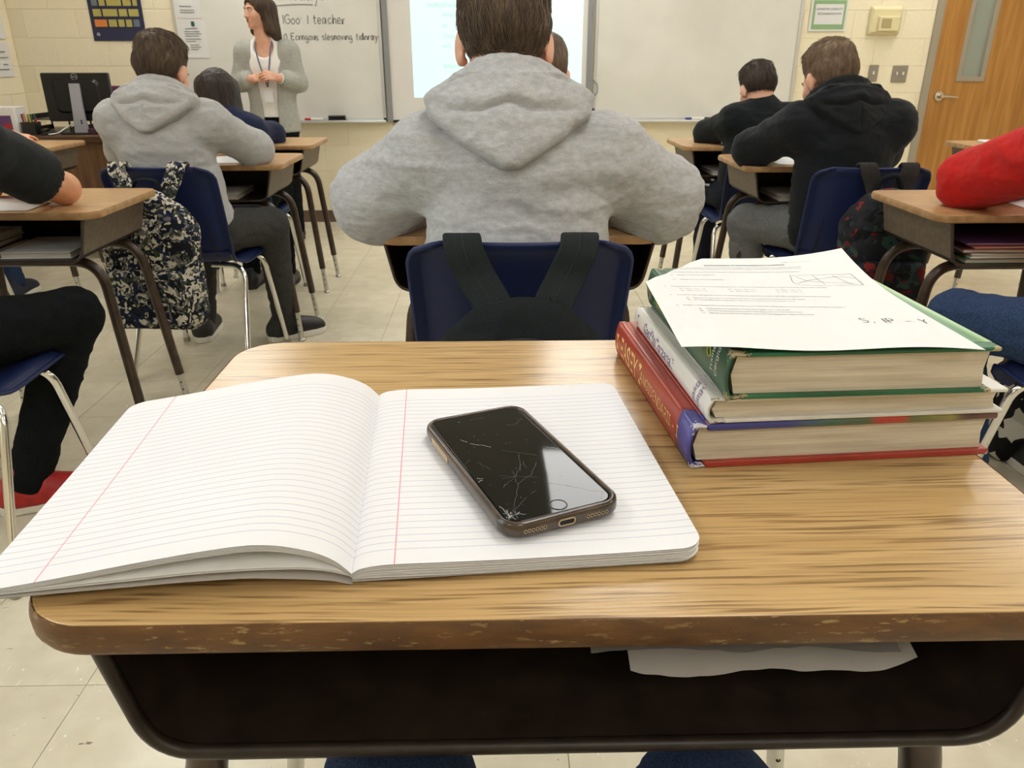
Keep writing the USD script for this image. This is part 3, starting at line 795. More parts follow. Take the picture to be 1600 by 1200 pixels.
write(bl, "1Goo' I teacher", -1.475, 1.385, 0.058, blc, 3)
write(bl, "O Ecrngous slesnoving tidnrays", -1.475, 1.283, 0.043, blc, 8)
write(bl, "In todays", -1.52, 1.535, 0.075, blc, 5)
obj('writing', on_wall(flat_line([(-0.1, -0.004), (0.05, 0.003), (0.15, 0.001)], 0.009), -1.40 - blc, 1.503 - 0.742, -0.0150), M['marker_ink'], bl, False)

sb = thing('projection_screen', 'projected pale cyan slide on white panel with grey side rails', 'screen', (-0.03, YB, 0.735))
obj('panel', box(-0.705, 0.70, -0.03, -0.001, 0.01, 1.24), M['screen_border'], sb, False)
for a, b in ((-0.745, -0.705), (0.70, 0.74)):
    obj('side_rail', box(a, b, -0.045, -0.001, 0, 1.26, 0.005), M['alu_grey'], sb, False)
obj('bottom_rail', box(-0.705, 0.70, -0.04, -0.001, -0.006, 0.012, 0.003), M['black_matte'], sb, False)
sl = obj('slide', box(-0.545, 0.665, -0.0312, -0.03, 0.165, 1.15), M['screen'], sb, False)
for i, (tx, tz, s_) in enumerate(((-0.43, 0.758, 'Isatbold and all'), (-0.325, 0.695, 'notes'), (-0.322, 0.628, 'or'), (-0.322, 0.56, 'Tosu'), (-0.322, 0.497, 'ast'), (-0.322, 0.365, 'Empire'))):
    obj('lettering', on_wall(flat_text(s_, 0.026), tx, tz, -0.0317), M['slide_ink'], sl, False)
cb = obj('cable', tube(catmull([(0.722, YB - 0.04, 1.02), (0.748, YB - 0.05, 0.99), (0.752, YB - 0.05, 0.94), (0.73, YB - 0.04, 0.905)], 6), 0.005, 8), M['alu_grey'], None, True)
tag(cb, 'short grey cable loop beside the right rail of the projected slide', 'cable')

# eraser and markers in the trays
er = thing('eraser', 'black felt eraser lying in the left whiteboard tray', 'eraser', (-1.14, YB - 0.05, 0.7465))
obj('handle', box(-0.062, 0.062, -0.022, 0.022, 0.014, 0.034, 0.006), M['black_plastic'], er, False)
obj('felt', box(-0.060, 0.060, -0.021, 0.021, 0.0, 0.0145, 0.002), M['black_matte'], er, False)
def marker(x, y, rz, body, cap, label):
    t = thing('marker', label, 'marker', (x, y, 0.7495), rz, None)
    xm = [(0, 0, 1), (0, 1, 0), (1, 0, 0)]
    rot = [(0, 0, 1), (0, 1, 0), (-1, 0, 0)]
    obj('barrel', xf(lathe([(0, -0.065), (0.007, -0.065), (0.008, -0.06), (0.008, 0.02), (0, 0.02)], 14), [(0, 1, 0), (0, 0, 1), (1, 0, 0)], (0, 0, 0.005)), body, t, 40)
    obj('cap', xf(lathe([(0, 0.02), (0.0085, 0.02), (0.0085, 0.055), (0.006, 0.066), (0, 0.066)], 14), [(0, 1, 0), (0, 0, 1), (1, 0, 0)], (0, 0, 0.005)), cap, t, 40)
marker(-1.31, YB - 0.05, 180, M['c_white'], M['c_red'], 'white marker with red cap in the left whiteboard tray')
marker(1.475, YB - 0.055, 180, M['c_white'], M['c_blue'], 'white marker with blue cap in the tray of the blank whiteboard')
marker(1.535, YB - 0.033, 0, M['c_white'], M['black_plastic'], 'white marker with black cap behind the blue-capped one in the right tray')

def leaf(name, label, cat, x0, x1, z0, z1, y, m=None, tilt=0.0, curl=0.0):
    t = thing(name, label, cat, ((x0 + x1) / 2, y, (z0 + z1) / 2), 0)
    w, h = x1 - x0, z1 - z0
    s_, _ = sheet(lambda u, v: (u * math.cos(tilt) - v * math.sin(tilt), -0.001 - curl * (max(0, -v / h) ** 2), v * math.cos(tilt) + u * math.sin(tilt)), np.linspace(-w / 2, w / 2, 5), np.linspace(-h / 2, h / 2, 9), -0.0006)
    obj('sheet', s_, m or M['paper'], t, 30)
    return t, w, h
def printed(t, w, h, lines, y=-0.003, m=None, x_off=0.0, size=0.007):
    ms = []
    for (a, b, ln) in lines:
        ms.append(on_wall(box(a * w, (a + ln) * w, 0, size, 0, 0.0002), -w / 2, -h / 2 + b * h, y))
    obj('print', join(*ms), m or M['ink_soft'], t, False)
p, w, h = leaf('notice', 'white printed notice held by a teal magnet at the edge of the left whiteboard', 'notice', -2.185, -2.01, 1.165, 1.405, YB - 0.015, curl=0.008)
printed(p, w, h, [(0.18, 0.78, 0.5), (0.14, 0.70, 0.6), (0.14, 0.64, 0.66), (0.14, 0.58, 0.55), (0.14, 0.50, 0.62), (0.14, 0.44, 0.4), (0.3, 0.34, 0.35), (0.3, 0.28, 0.42), (0.3, 0.22, 0.3)], -0.0042, None, 0, 0.004)
mg = obj('magnet', on_wall(slab(0.022, 0.03, 0, 0.008, 0.004, 0.002), -2.095, 1.385, YB - 0.0165), M['teal'], None, 40)
tag(mg, 'small teal magnet pinning the printed notice to the whiteboard', 'magnet')
p, w, h = leaf('notice', 'white printed notice above the teal magnet, cut off by the top of the photo', 'notice', -2.195, -2.03, 1.42, 1.66, YB - 0.015)
printed(p, w, h, [(0.15, 0.2, 0.6), (0.15, 0.14, 0.6), (0.15, 0.3, 0.5)], -0.0042, None, 0, 0.004)

po = thing('poster', 'navy poster with rows of yellow and grey boxes', 'poster', (-2.62, YB, 1.62))
s_, _ = sheet(lambda u, v: (u, -0.002 - 0.004 * math.sin(3 * u), v), np.linspace(-0.185, 0.185, 9), np.linspace(-0.345, 0.34, 9), -0.001)
obj('sheet', s_, M['poster'], po, 30)
prng = random.Random(7)
for r_ in range(8):
    x = -0.155
    while x < 0.13:
        w = prng.choice((0.04, 0.055, 0.085, 0.1))
        w = min(w, 0.158 - x)
        c_ = M['poster_o'] if (r_ == 0 and x < -0.15) else (M['poster_y'] if prng.random() < 0.62 else M['poster_g'])
        obj('panel', box(x, x + w, -0.0085, -0.0065, -0.255 + r_ * 0.066, -0.255 + r_ * 0.066 + 0.046), c_, po, False)
        x += w + 0.012
obj('emblem', on_wall(flat_line([(0, 0), (0.01, 0.012), (0.02, 0), (0.01, -0.004), (0, 0)], 0.004), -0.155, -0.305, -0.0075), M['paper'], po, False)

def left_notice(label, y0, y1, z0, z1, marks):
    t = thing('notice', label, 'notice', (X0, (y0 + y1) / 2, (z0 + z1) / 2))
    w, h = y1 - y0, z1 - z0
    s_, _ = sheet(lambda u, v: (0.003 + 0.006 * abs(v / h), -u, v), np.linspace(-w / 2, w / 2, 5), np.linspace(-h / 2, h / 2, 7), 0.0006)
    obj('sheet', s_, M['paper'], t, 30)
    ms = [box(0.0108, 0.0112, -w / 2 + a * w, -w / 2 + (a + l) * w, -h / 2 + b * h, -h / 2 + b * h + 0.005) for a, b, l in marks]
    obj('print', join(*ms), M['ink_soft'], t, False)
left_notice('white sheet on the left wall, the upper of two, near the corner', 5.55, 5.90, 1.285, 1.60, [(0.2, 0.2, 0.6), (0.2, 0.4, 0.6), (0.2, 0.6, 0.6)])
left_notice('white sheet with a small table on the left wall, the lower of two', 5.52, 5.90, 1.045, 1.262, [(0.45, 0.72, 0.4), (0.45, 0.55, 0.45), (0.45, 0.35, 0.15), (0.7, 0.35, 0.15), (0.45, 0.2, 0.4)])

ct = thing('certificate', 'green bordered certificate on the wall right of the blank whiteboard', 'certificate', (2.385, YB, 1.445))
obj('backing', box(-0.135, 0.13, -0.004, -0.0005, -0.105, 0.11, 0.001), M['paper'], ct, False)
obj('border', box(-0.118, 0.116, -0.0055, -0.004, -0.092, 0.095), M['cert_green'], ct, False)
obj('text_panel', box(-0.102, 0.10, -0.0066, -0.0055, -0.06, 0.07), M['paper'], ct, False)
for i, s_ in enumerate(('DIGNIFIED CONDUCT', 'RECOMMENDATION')):
    m = flat_text(s_, 0.0125)
    obj('lettering', on_wall(m, -m.bounds[1][0] / 2, 0.032 - 0.03 * i, -0.0072), M['ink'], ct, False)

th = thing('thermostat', 'beige wall thermostat box with a small display', 'thermostat', (2.79, YB, 1.40))
obj('housing', loft([np.c_[rrect(w, h_, 0.008, 4)[:, 0], np.full(20, y), rrect(w, h_, 0.008, 4)[:, 1] + dz] for y, w, h_, dz in ((0, 0.225, 0.185, 0.01), (-0.02, 0.222, 0.18, 0.01), (-0.035, 0.20, 0.15, 0.01), (-0.036, 0.19, 0.14, 0.008))][::-1]), M['beige'], th, 30)
obj('cover', loft([np.c_[rrect(w, h_, 0.006, 4, 0.012)[:, 0], np.full(20, y), rrect(w, h_, 0.006, 4)[:, 1] - 0.012] for y, w, h_ in ((-0.034, 0.15, 0.10), (-0.058, 0.146, 0.097), (-0.064, 0.135, 0.088))][::-1]), M['beige'], th, 30)
obj('display', box(-0.045, 0.025, -0.0665, -0.062, -0.04, 0.02, 0.001), M['beige_dark'], th, False)
def plate(x, z, w, n, label):
    t = thing('switch_plate', label, 'switch', (x, YB, z))
    obj('cover_plate', box(-w / 2, w / 2, -0.006, -0.0005, -0.057, 0.057, 0.003), M['plate'], t, False)
    for k in range(n):
        obj('toggle', box(-0.005 + (k - (n - 1) / 2) * 0.046, 0.005 + (k - (n - 1) / 2) * 0.046, -0.016, -0.005, -0.008, 0.014, 0.002), M['white_plastic'], t, False)
plate(2.772, 1.062, 0.07, 1, 'single grey switch plate above the black hood')
plate(2.968, 1.058, 0.112, 2, 'double grey switch plate beside the door frame')

# ceiling lights (out of frame above; one shows in the phone's glass)
first = None
for gx in (-1.85, 0.57, 2.98):
    for gy in (-1.5, 0.9, 3.35, 5.2):
        lab_ = 'fluorescent ceiling light panel, %s row, %s' % ({-1.85: 'left', 0.57: 'middle', 2.98: 'right'}[gx], {-1.5: 'at the back of the room', 0.9: 'over the nearest desk', 3.35: 'over the seated group', 5.2: 'closest to the whiteboards'}[gy])
        if first is None:
            first = t = thing('ceiling_light', lab_, 'ceiling light', (gx, gy, H), 0, 'fluorescent ceiling light panels')
            obj('light_frame', join(box(-0.32, -0.295, -0.62, 0.62, -0.02, -0.001, 0.003), box(0.295, 0.32, -0.62, 0.62, -0.02, -0.001, 0.003), box(-0.296, 0.296, -0.62, -0.595, -0.02, -0.001, 0.003), box(-0.296, 0.296, 0.595, 0.62, -0.02, -0.001, 0.003)), M['lamp_frame'], t, False)
            obj('diffuser', box(-0.2955, 0.2955, -0.5955, 0.5955, -0.010, -0.006), M['lamp'], t, False)
        else:
            copy_of(first, 'ceiling_light', lab_, 'ceiling light', (gx, gy, H), 0, 'fluorescent ceiling light panels')

# ================================================================== furniture
from shapely.geometry import LineString

def make_desk(name, label, w, d, h, bh, group=None, near=False, loc=(0, 0, 0), rotz=0.0, leg_cut=0.13, ov=0.047):
    """Open-front student desk; the student's side is -y."""
    t = thing(name, label, 'desk', loc, rotz, group)
    th_ = 0.022
    R = 0.048
    top, edge = (M['oak'], M['edge']) if near else (M['oak_far'], M['edge_far'])
    # laminate face, inset in a moulded edge
    obj('tabletop', slab(w - 0.004, d - 0.004, h - 0.006, h, R - 0.002, 0.0012, 10, 2), top, t, 30)
    loops = []
    for ins, z in ((0.0025, h - 0.0008), (0.0012, h - 0.0004), (0.0, h - 0.003), (-0.0012, h - 0.008), (-0.001, h - th_ + 0.006), (0.001, h - th_ + 0.002), (0.006, h - th_), (0.05, h - th_)):
        p = rrect(w - 2 * ins, d - 2 * ins, max(R - ins, 0.004), 10); loops.append(np.c_[p, np.full(len(p), z)])
    obj('edge_moulding', loft(loops[::-1], True, False), edge, t, 35)
    zt, zb = h - th_ - 0.0008, h - th_ - bh
    bw, bn, rc = w / 2 - ov, w / 2 - ov - (0.019 if near else 0.025), (0.030 if near else 0.035)
    yf, yb = -d / 2 + (0.012 if near else 0.02), d / 2 - 0.03
    def upath(b0, b1, z0, z1, r):
        return round_path([(-b0, z1), (-b1, z0), (b1, z0), (b0, z1)], r, 8)
    U = upath(bw, bn, zb, zt, rc)
    def ext(path, wdt, y0, y1):
        m = trimesh.creation.extrude_polygon(LineString(path).buffer(wdt / 2, cap_style=2, join_style=1), y1 - y0, engine='earcut')
        v = m.vertices.copy(); m.vertices = np.c_[v[:, 0], y1 - v[:, 2], v[:, 1]]
        m.invert() if m.volume < 0 else None
        return m
    bk = trimesh.creation.extrude_polygon(Polygon(U), 0.004, engine='earcut'); v = bk.vertices.copy(); bk.vertices = np.c_[v[:, 0], yb - v[:, 2], v[:, 1]]
    obj('book_box', join(ext(U, 0.004, yf, yb), bk), M['box_dark'], t, 30)
    obj('rim_bead', tube([(a, yf, b) for a, b in U], 0.0048 if near else 0.004, 8), M['box_dark'] if near else M['frame'], t, True)
    if not near:
        for s in (-1, 1):
            P = [(s * (bw + 0.003), zt), (s * (bn + 0.0055), zb + 0.02)]
            obj('side_panel', ext(P, 0.003, yf + 0.003, yb + 0.001), M['box_far'], t, False)
    # tube frames: across under the box, then down
    r = 0.0155
    lx = w / 2 - 0.055
    for y, fy in ((yf + 0.085, yf + 0.06), (yb - 0.05, yb - 0.02)):
        zc = zb - r - 0.002
        P = round_path([(-lx - 0.035, fy, leg_cut), (-lx + 0.012, y, zc), (lx - 0.012, y, zc), (lx + 0.035, fy, leg_cut)], 0.085, 10)
        obj('leg_frame', tube(P, r, 14), M['frame'], t, True)
        for s in (-1, 1):
            a = V(s * (lx + 0.035), fy, leg_cut); b = V(s * (lx - 0.012), y, zc)
            dr = nrm(a - b); f_ = a + dr * ((leg_cut - 0.012) / -dr[2])
            li = obj('leg_insert', tube([a - dr * 0.03, f_], 0.0118, 12), M['steel'], t, True)
            obj('glide', lathe([(0, 0.0), (0.013, 0.0), (0.016, 0.004), (0.014, 0.010), (0.008, 0.016), (0, 0.016)], 14, (f_[0], f_[1], 0.0)), M['steel'], li, 40)
            hs = [xf(lathe([(0, 0), (0.0035, 0), (0.0035, 0.0006), (0, 0.0006)], 8), [(1, 0, 0), (0, 0, 1), (0, -1, 0)], a + dr * q + V(0, -0.0112, 0)) for q in np.arange(0.03, max(leg_cut - 0.03, 0.05), 0.028)]
            if near or True:
                obj('peg_hole', join(*hs), M['black_matte'], li, False, kind='stuff')
    return t

chair_prof = catmull([(0.405, 0.385), (0.405, 0.425), (0.375, 0.449), (0.28, 0.447), (0.16, 0.440), (0.07, 0.443), (0.018, 0.462), (-0.012, 0.510), (-0.034, 0.585), (-0.062, 0.68), (-0.088, 0.765), (-0.104, 0.805)], 4)
def make_chair(name, label, w=0.42, sh=0.45, loc=(0, 0, 0), rotz=0.0, group=None, back=1.0):
    """Moulded plastic shell on chrome legs, facing +y; the seat meets the back at y = 0."""
    t = thing(name, label, 'chair', loc, rotz, group)
    P = chair_prof.copy(); P[:, 1] += sh - 0.45
    up_ = P[:, 1] > sh + 0.02
    P[up_, 1] = sh + 0.02 + (P[up_, 1] - sh - 0.02) * back
    L = np.r_[0, np.cumsum(np.linalg.norm(np.diff(P, axis=0), axis=1))]; L /= L[-1]
    def half(v):
        base = np.interp(v, [0, 0.12, 0.38, 0.52, 0.62, 1.0], [0.46, 0.49, 0.47, 0.45, 0.475, 0.50]) * w
        for e_, r_ in ((v, 0.075), (1 - v, 0.06)):
            if e_ < r_:
                base -= 0.05 * (1 - math.sqrt(max(0, 1 - (1 - e_ / r_) ** 2)))
        return base
    def fn(u, v):
        y, z = np.interp(v, L, P[:, 0]), np.interp(v, L, P[:, 1])
        a = abs(u)
        seat = max(0.0, min(1.0, (0.50 - v) / 0.1)); bk = 1 - seat
        z += seat * (0.012 * a ** 2 - 0.030 * max(0, a - 0.86) / 0.14) - seat * 0.012 * (1 - a * a)
        y += bk * (0.030 * a ** 2 - 0.022 * max(0, a - 0.9) / 0.1)
        if v > 0.965:
            y -= (v - 0.965) / 0.035 * 0.012
        return (u * half(v), y, z)
    us = np.r_[-1, -0.965, -0.93, -0.88, np.linspace(-0.8, 0.8, 13), 0.88, 0.93, 0.965, 1]
    vs = np.r_[0, 0.02, 0.045, 0.08, np.linspace(0.12, 0.88, 30), 0.92, 0.95, 0.97, 0.985, 1]
    s_, _ = sheet(fn, us, vs, -0.006)
    sh_ = obj('seat_shell', s_, M['navy'], t, 50)
    rim = [fn(-1, v) for v in vs] + [fn(u, 1) for u in us[1:]] + [fn(1, v) for v in vs[::-1][1:]] + [fn(u, 0) for u in us[::-1][1:-1]]
    rim = np.array(rim + [rim[0]])
    obj('rim', tube(rim, 0.0055, 8, cap=False), M['navy'], sh_, True)
    for s in (-1, 1):
        pts = []
        x = s * 0.31 * w
        for v in np.linspace(0.56, 0.76, 10):
            q = np.array(fn(x / half(v), v)); k = (v - 0.56) / 0.2
            pts.append(q + V(0, -0.0085, 0))
        obj('back_groove', ribbon(pts, (1, 0, 0), np.linspace(0.013, 0.001, 10), 0.005), M['navy_deep'], sh_, True)
    zl = sh + 0.075
    ql = [np.array(fn(u, 0.585)) + V(0, -0.010, 0) for u in np.linspace(-0.97, 0.97, 13)]
    obj('back_ledge', tube(ql, 0.005, 8), M['navy'], sh_, True)
    zu = sh - 0.030
    for s in (-1, 1):
        for y0, yf in ((0.29, 0.37), (0.085, -0.095)):
            pts = round_path([(s * 0.07, y0, zu), (s * (w / 2 - 0.01), y0, zu), (s * (w / 2 + 0.022), yf, 0.012)], 0.075, 9)
            lg = obj('leg', tube(pts, 0.011, 12), M['chrome'], t, True)
            obj('glide', lathe([(0, 0), (0.013, 0), (0.015, 0.005), (0.013, 0.02), (0.0105, 0.022), (0, 0.022)], 12, pts[-1] - V(0, 0, 0.012)), M['glide'], lg, 40)
        obj('side_brace', tube([(s * 0.10, 0.285, zu), (s * 0.10, 0.09, zu)], 0.009, 10), M['chrome'], t, True)
    return t

DESKS = {}
near_desk = make_desk('student_desk', 'large oak-topped student desk with worn brown edge nearest the viewer', 0.665, 0.470, 0.86, 0.086, None, True, (0.0525, 0.580, 0), 0, 0.40)
make_desk('student_desk', 'open student desk under the elbows of the person in the centre grey hood', 0.650, 0.46, 0.780, 0.110, None, False, (0.058, 1.975, 0), 0, 0.13, 0.014)
DG = 'student desks in the side rows'
L1 = make_desk('student_desk', 'tan-topped desk under the bare forearm at the left edge', 0.60, 0.445, 0.765, 0.120, None, False, (-1.397, 2.370, 0), 0)
for lab, x, y in (
        ('tan-topped desk of the person in the grey hood beside the camouflage backpack', -1.152, 3.395),
        ('tan-topped desk of the long-haired person in navy, nearest the standing teacher', -1.195, 4.165),
        ('tan-topped desk in front of the dark teacher desk at the far left', -2.425, 4.03),
        ('tan-topped desk under the red sleeve at the right edge', 1.500, 2.272),
        ('tan-topped desk of the person in the black hood on the right', 1.287, 3.300),
        ('tan-topped desk at the front under the elbow of the black pullover', 1.222, 4.070),
        ('tan-topped desk holding a white sheet in front of the wooden door', 2.630, 3.90)):
    DESKS[lab] = copy_of(L1, 'student_desk', lab, 'desk', (x, y, 0))

centre_chair = make_chair('student_chair', 'navy plastic chair with a black backpack on its back, in front of the nearest desk', 0.425, 0.49, (0.0475, 1.505, 0), 0, None, 0.98)
CH = make_chair('student_chair', 'navy plastic chair carrying the camouflage backpack', 0.41, 0.45, (-1.17, 2.867, 0), -4)
for lab, x, y, rz in (
        ('navy plastic chair at the left edge under the person in black trousers', -1.345, 1.575, 0),
        ('navy plastic chair carrying the plaid backpack', 1.318, 2.80, -2),
        ('navy plastic chair behind the black pullover at the front right', 1.26, 3.62, 0),
        ('navy plastic chair under the person in the red top at the right edge', 1.455, 1.41, -4),
        ('navy plastic chair of the long-haired person in navy near the teacher', -1.27, 3.78, 0),
        ('navy plastic chair at the far left behind the front desk', -2.70, 3.50, 0),
        ('navy plastic chair hidden beyond the person in the centre grey hood', 0.13, 2.50, 0)):
    copy_of(CH, 'student_chair', lab, 'chair', (x, y, 0), rz)

# ================================================================== on the nearest desk
ZT = 0.86

# ---- open notebook
def ruled(name, width, margin, header, foot):
    """Paper with faint ruled lines and a margin line from the sheet's own (u, v) in metres."""
    return mat(name, {'tc': ('texture_coordinate', {}), 's': ('separate_xyz', {}),
        'd': ('math', {'math_type': 'divide', 'value2': 0.0076}), 'f': ('math', {'math_type': 'fraction'}), 'c': ('math', {'math_type': 'less_than', 'value2': 0.085}),
        'h0': ('math', {'math_type': 'greater_than', 'value2': foot}), 'h1': ('math', {'math_type': 'less_than', 'value2': header}), 'k': ('math', {'math_type': 'multiply'}), 'k2': ('math', {'math_type': 'multiply'}),
        'a': ('math', {'math_type': 'compare', 'value2': margin, 'value3': 0.00042}),
        'n': ('noise_texture', {'scale': 9, 'detail': 2}), 'r': ('rgb_ramp', {'ramp': [(0, lin(222, 222, 225)), (1, lin(229, 229, 231))]}),
        'm1': ('mix', {'color2': lin(186, 189, 206)}), 'm2': ('mix', {'color2': lin(220, 158, 168)}),
        'p': ('principled_bsdf', {'roughness': 0.75, 'specular_ior_level': 0.2})},
        [('tc.UV', 's.vector'), ('s.y', 'd.value1'), ('d.value', 'f.value1'), ('f.value', 'c.value1'), ('s.y', 'h0.value1'), ('s.y', 'h1.value1'), ('h0.value', 'k.value1'), ('h1.value', 'k.value2'),
         ('k.value', 'k2.value1'), ('c.value', 'k2.value2'), ('s.x', 'a.value1'), ('tc.UV', 'n.vector'), ('n.fac', 'r.fac'), ('r.color', 'm1.color1'), ('k2.value', 'm1.fac'), ('m1.color', 'm2.color1'), ('a.value', 'm2.fac'), ('m2.color', 'p.base_color')])
NBL, NBW = 0.268, 0.2165
M['ruled_left'] = ruled('ruled_paper_left', NBW, -0.1785, 0.245, 0.012)
M['ruled_right'] = ruled('ruled_paper_right', NBW, 0.0255, 0.245, 0.012)
M['leaf_edge'] = plain('leaf_paper', lin(246, 245, 243), 0.8, spec=0.2)
M['cover_card'] = plain('notebook_card_cover', lin(198, 192, 184), 0.7)

nb = thing('notebook', 'open lined notebook with blank pages lying on the nearest desk', 'notebook', (-0.087, 0.380, ZT), 4.335)
topL = catmull([(0, 0.0078), (0.005, 0.0138), (0.0107, 0.0191), (0.021, 0.0248), (0.0313, 0.0282), (0.0418, 0.0308), (0.0525, 0.0318), (0.0634, 0.0316), (0.0888, 0.0287), (0.1252, 0.0233), (0.1617, 0.0172), (0.1974, 0.0120), (NBW, 0.0096)], 4)
lowL = catmull([(0, 0.0072), (0.0107, 0.0112), (0.0253, 0.0142), (0.0437, 0.0154), (0.0618, 0.0158), (0.0908, 0.0153), (0.127, 0.0132), (0.1625, 0.0112), (0.1978, 0.0092), (NBW - 0.002, 0.0082)], 4)
topR = catmull([(0, 0.0078), (0.0043, 0.0105), (0.0119, 0.0122), (0.027, 0.0129), (0.0575, 0.0122), (0.0961, 0.0114), (0.1352, 0.0112), (0.1749, 0.0113), (0.2, 0.0118), (NBW, 0.0126)], 4)
lowR = catmull([(0, 0.0035), (0.0572, 0.0022), (0.1356, 0.0018), (0.1757, 0.0018), (0.2082, 0.0020), (NBW, 0.0026)], 4)
def nb_page(name, prof, sgn, m, dz=0.0, cut=0.0, wig=0.0, thick=0.00035, base=None, k=0.0, ruled_=False):
    """One leaf: the profile runs out from the spine; corners rounded."""
    W = NBW - cut
    def z(u):
        a = np.interp(u, prof[:, 0], prof[:, 1])
        return a if base is None else (1 - k) * a + k * np.interp(u, base[:, 0], base[:, 1])
    us = np.r_[0, 0.002, 0.004, 0.007, 0.011, 0.016, np.linspace(0.022, W - 0.016, 22), W - 0.013, W - 0.009, W - 0.005, W - 0.002, W - 0.0006, W]
    ts = np.linspace(0, 1, 19)
    def c(u):
        q = u - (W - 0.014)
        return 0.0 if q <= 0 else 0.014 - math.sqrt(max(0.014 ** 2 - q * q, 0))
    def fn(u, t_):
        v = c(u) + t_ * (NBL - 2 * c(u))
        w_ = wig * math.sin(v * 23 + u * 9) * min(1, u / 0.1)
        return (sgn * u, v, z(u) + dz + w_ - (0.0012 * (v / NBL) if sgn > 0 else 0.0012 * v / NBL))
    s_, uv = sheet(fn, us if sgn > 0 else us, ts, (thick if sgn > 0 else -thick))
    uv = np.c_[uv[:, 0] * sgn, [c(a) + b * (NBL - 2 * c(a)) for a, b in uv]]
    return obj(name, s_, m, nb, True, uv=uv)
nb_page('left_page', topL, -1, M['ruled_left'], 0, 0, 0.0003)
for i in range(1, 6):
    nb_page('leaf', topL, -1, M['leaf_edge'], -0.0005 * i, 0.0012 * i if i % 2 else 0.0006, 0.0003, base=lowL, k=0.02 * i)
nb_page('leaf', lowL, -1, M['leaf_edge'], 0.0, 0.003, 0.0003)
nb_page('leaf', lowL, -1, M['leaf_edge'], -0.0012, 0.004, 0.0002)
nb_page('right_page', topR, 1, M['ruled_right'], 0, 0.0, 0.00025)
for i in range(1, 8):
    nb_page('leaf', topR, 1, M['leaf_edge'], -0.0002 * (i % 3), 0.0008 * (i % 3), 0.0002 + 0.0001 * (i % 2), base=lowR, k=i / 8.0)
covL = lowL.copy(); covL[:, 1] = np.maximum(0.0008, lowL[:, 1] * 0.80 - 0.0016) * np.interp(covL[:, 0], [0, 0.01, 0.06, 0.2], [0.1, 0.5, 0.85, 1.0])
covR = lowR.copy(); covR[:, 1] = 0.0022
nb_page('cover', covL, -1, M['cover_card'], 0, 0.004, 0, 0.0006)
nb_page('cover', covR, 1, M['cover_card'], 0.0002, 0.002, 0, 0.0006)

# ---- phone in a smoky case
PZ = ZT + 0.0134
ph = thing('phone', 'black phone with cracked glass in a smoky brown case on the notebook', 'phone', (0.0123, 0.4945, PZ), 22.4)
M['case'] = mat('smoky_case', {'g': ('geometry', {}), 'n': ('noise_texture', {'scale': 60, 'detail': 3}), 'r': ('rgb_ramp', {'ramp': [(0, lin(40, 31, 24)), (0.4, lin(52, 41, 31)), (0.7, lin(78, 62, 46)), (1, lin(88, 71, 52))]}),
    'p': ('principled_bsdf', {'roughness': 0.22, 'specular_ior_level': 0.5, 'coat_weight': 0.3, 'coat_roughness': 0.1})}, [('g.position', 'n.vector'), ('n.fac', 'r.fac'), ('r.color', 'p.base_color')])
M['phone_glass'] = plain('phone_glass', (0.004, 0.004, 0.004), 0.04, spec=0.26)
M['glass_rim'] = plain('phone_rim', lin(70, 70, 72), 0.2, 0.6)
M['crack'] = plain('crack_white', lin(196, 200, 200), 0.5)
M['crack_soft'] = plain('crack_grey', lin(88, 92, 92), 0.4)
M['gold'] = plain('port_metal', lin(190, 164, 128), 0.35, 0.7)
PW, PL, PT = 0.086, 0.1690, 0.0112
def ring(w, l, r, z):
    p = rrect(w, l, r, 10); return np.c_[p, np.full(len(p), z)]
prof = [(0.0045, 0.0), (0.002, 0.0006), (0.0006, 0.002), (0.0, 0.004), (0.0, 0.0075), (0.0005, 0.0098), (0.0018, 0.0111), (0.0032, 0.0113), (0.0040, 0.0106), (0.0043, 0.0092)]
obj('case', loft([ring(PW - 2 * i, PL - 2 * i, 0.0145 - i, z) for i, z in prof]), M['case'], ph, 60)
SW, SL = 0.0758, 0.1592
gl = obj('screen_glass', loft([ring(SW, SL, 0.0095, 0.0088), ring(SW, SL, 0.0095, 0.0097), ring(SW - 0.0009, SL - 0.0009, 0.0091, 0.0102), ring(SW - 0.0022, SL - 0.0022, 0.0086, 0.0103)]), M['phone_glass'], ph, 60)
obj('bezel_rim', loft([ring(SW + 0.0014, SL + 0.0014, 0.0101, 0.0090), ring(SW + 0.0014, SL + 0.0014, 0.0101, 0.0098), ring(SW + 0.0004, SL + 0.0004, 0.0097, 0.0099), ring(SW + 0.0001, SL + 0.0001, 0.0096, 0.0092)], False, False), M['glass_rim'], ph, 60)
ZG = 0.01034
hb = obj('home_button', lathe([(0, 0), (0.0052, 0), (0.0052, 0.0001), (0, 0.0001)], 32, (0.0003, -0.0712, 0.0103)), M['phone_glass'], ph, False)
obj('button_ring', trimesh.creation.torus(0.0058, 0.00042, 36, 8).apply_translation((0.0003, -0.0712, 0.01035)), M['glass_rim'], hb, True)
obj('earpiece', slab(0.012, 0.0014, 0.0103, 0.01036, 0.0006, 0.00001, cx=-0.001, cy=0.0712), M['black_matte'], gl, False)
obj('front_camera', lathe([(0, 0), (0.0013, 0), (0.0013, 0.0001), (0, 0.0001)], 14, (-0.0165, 0.0708, 0.0103)), M['glass_rim'], gl, False)
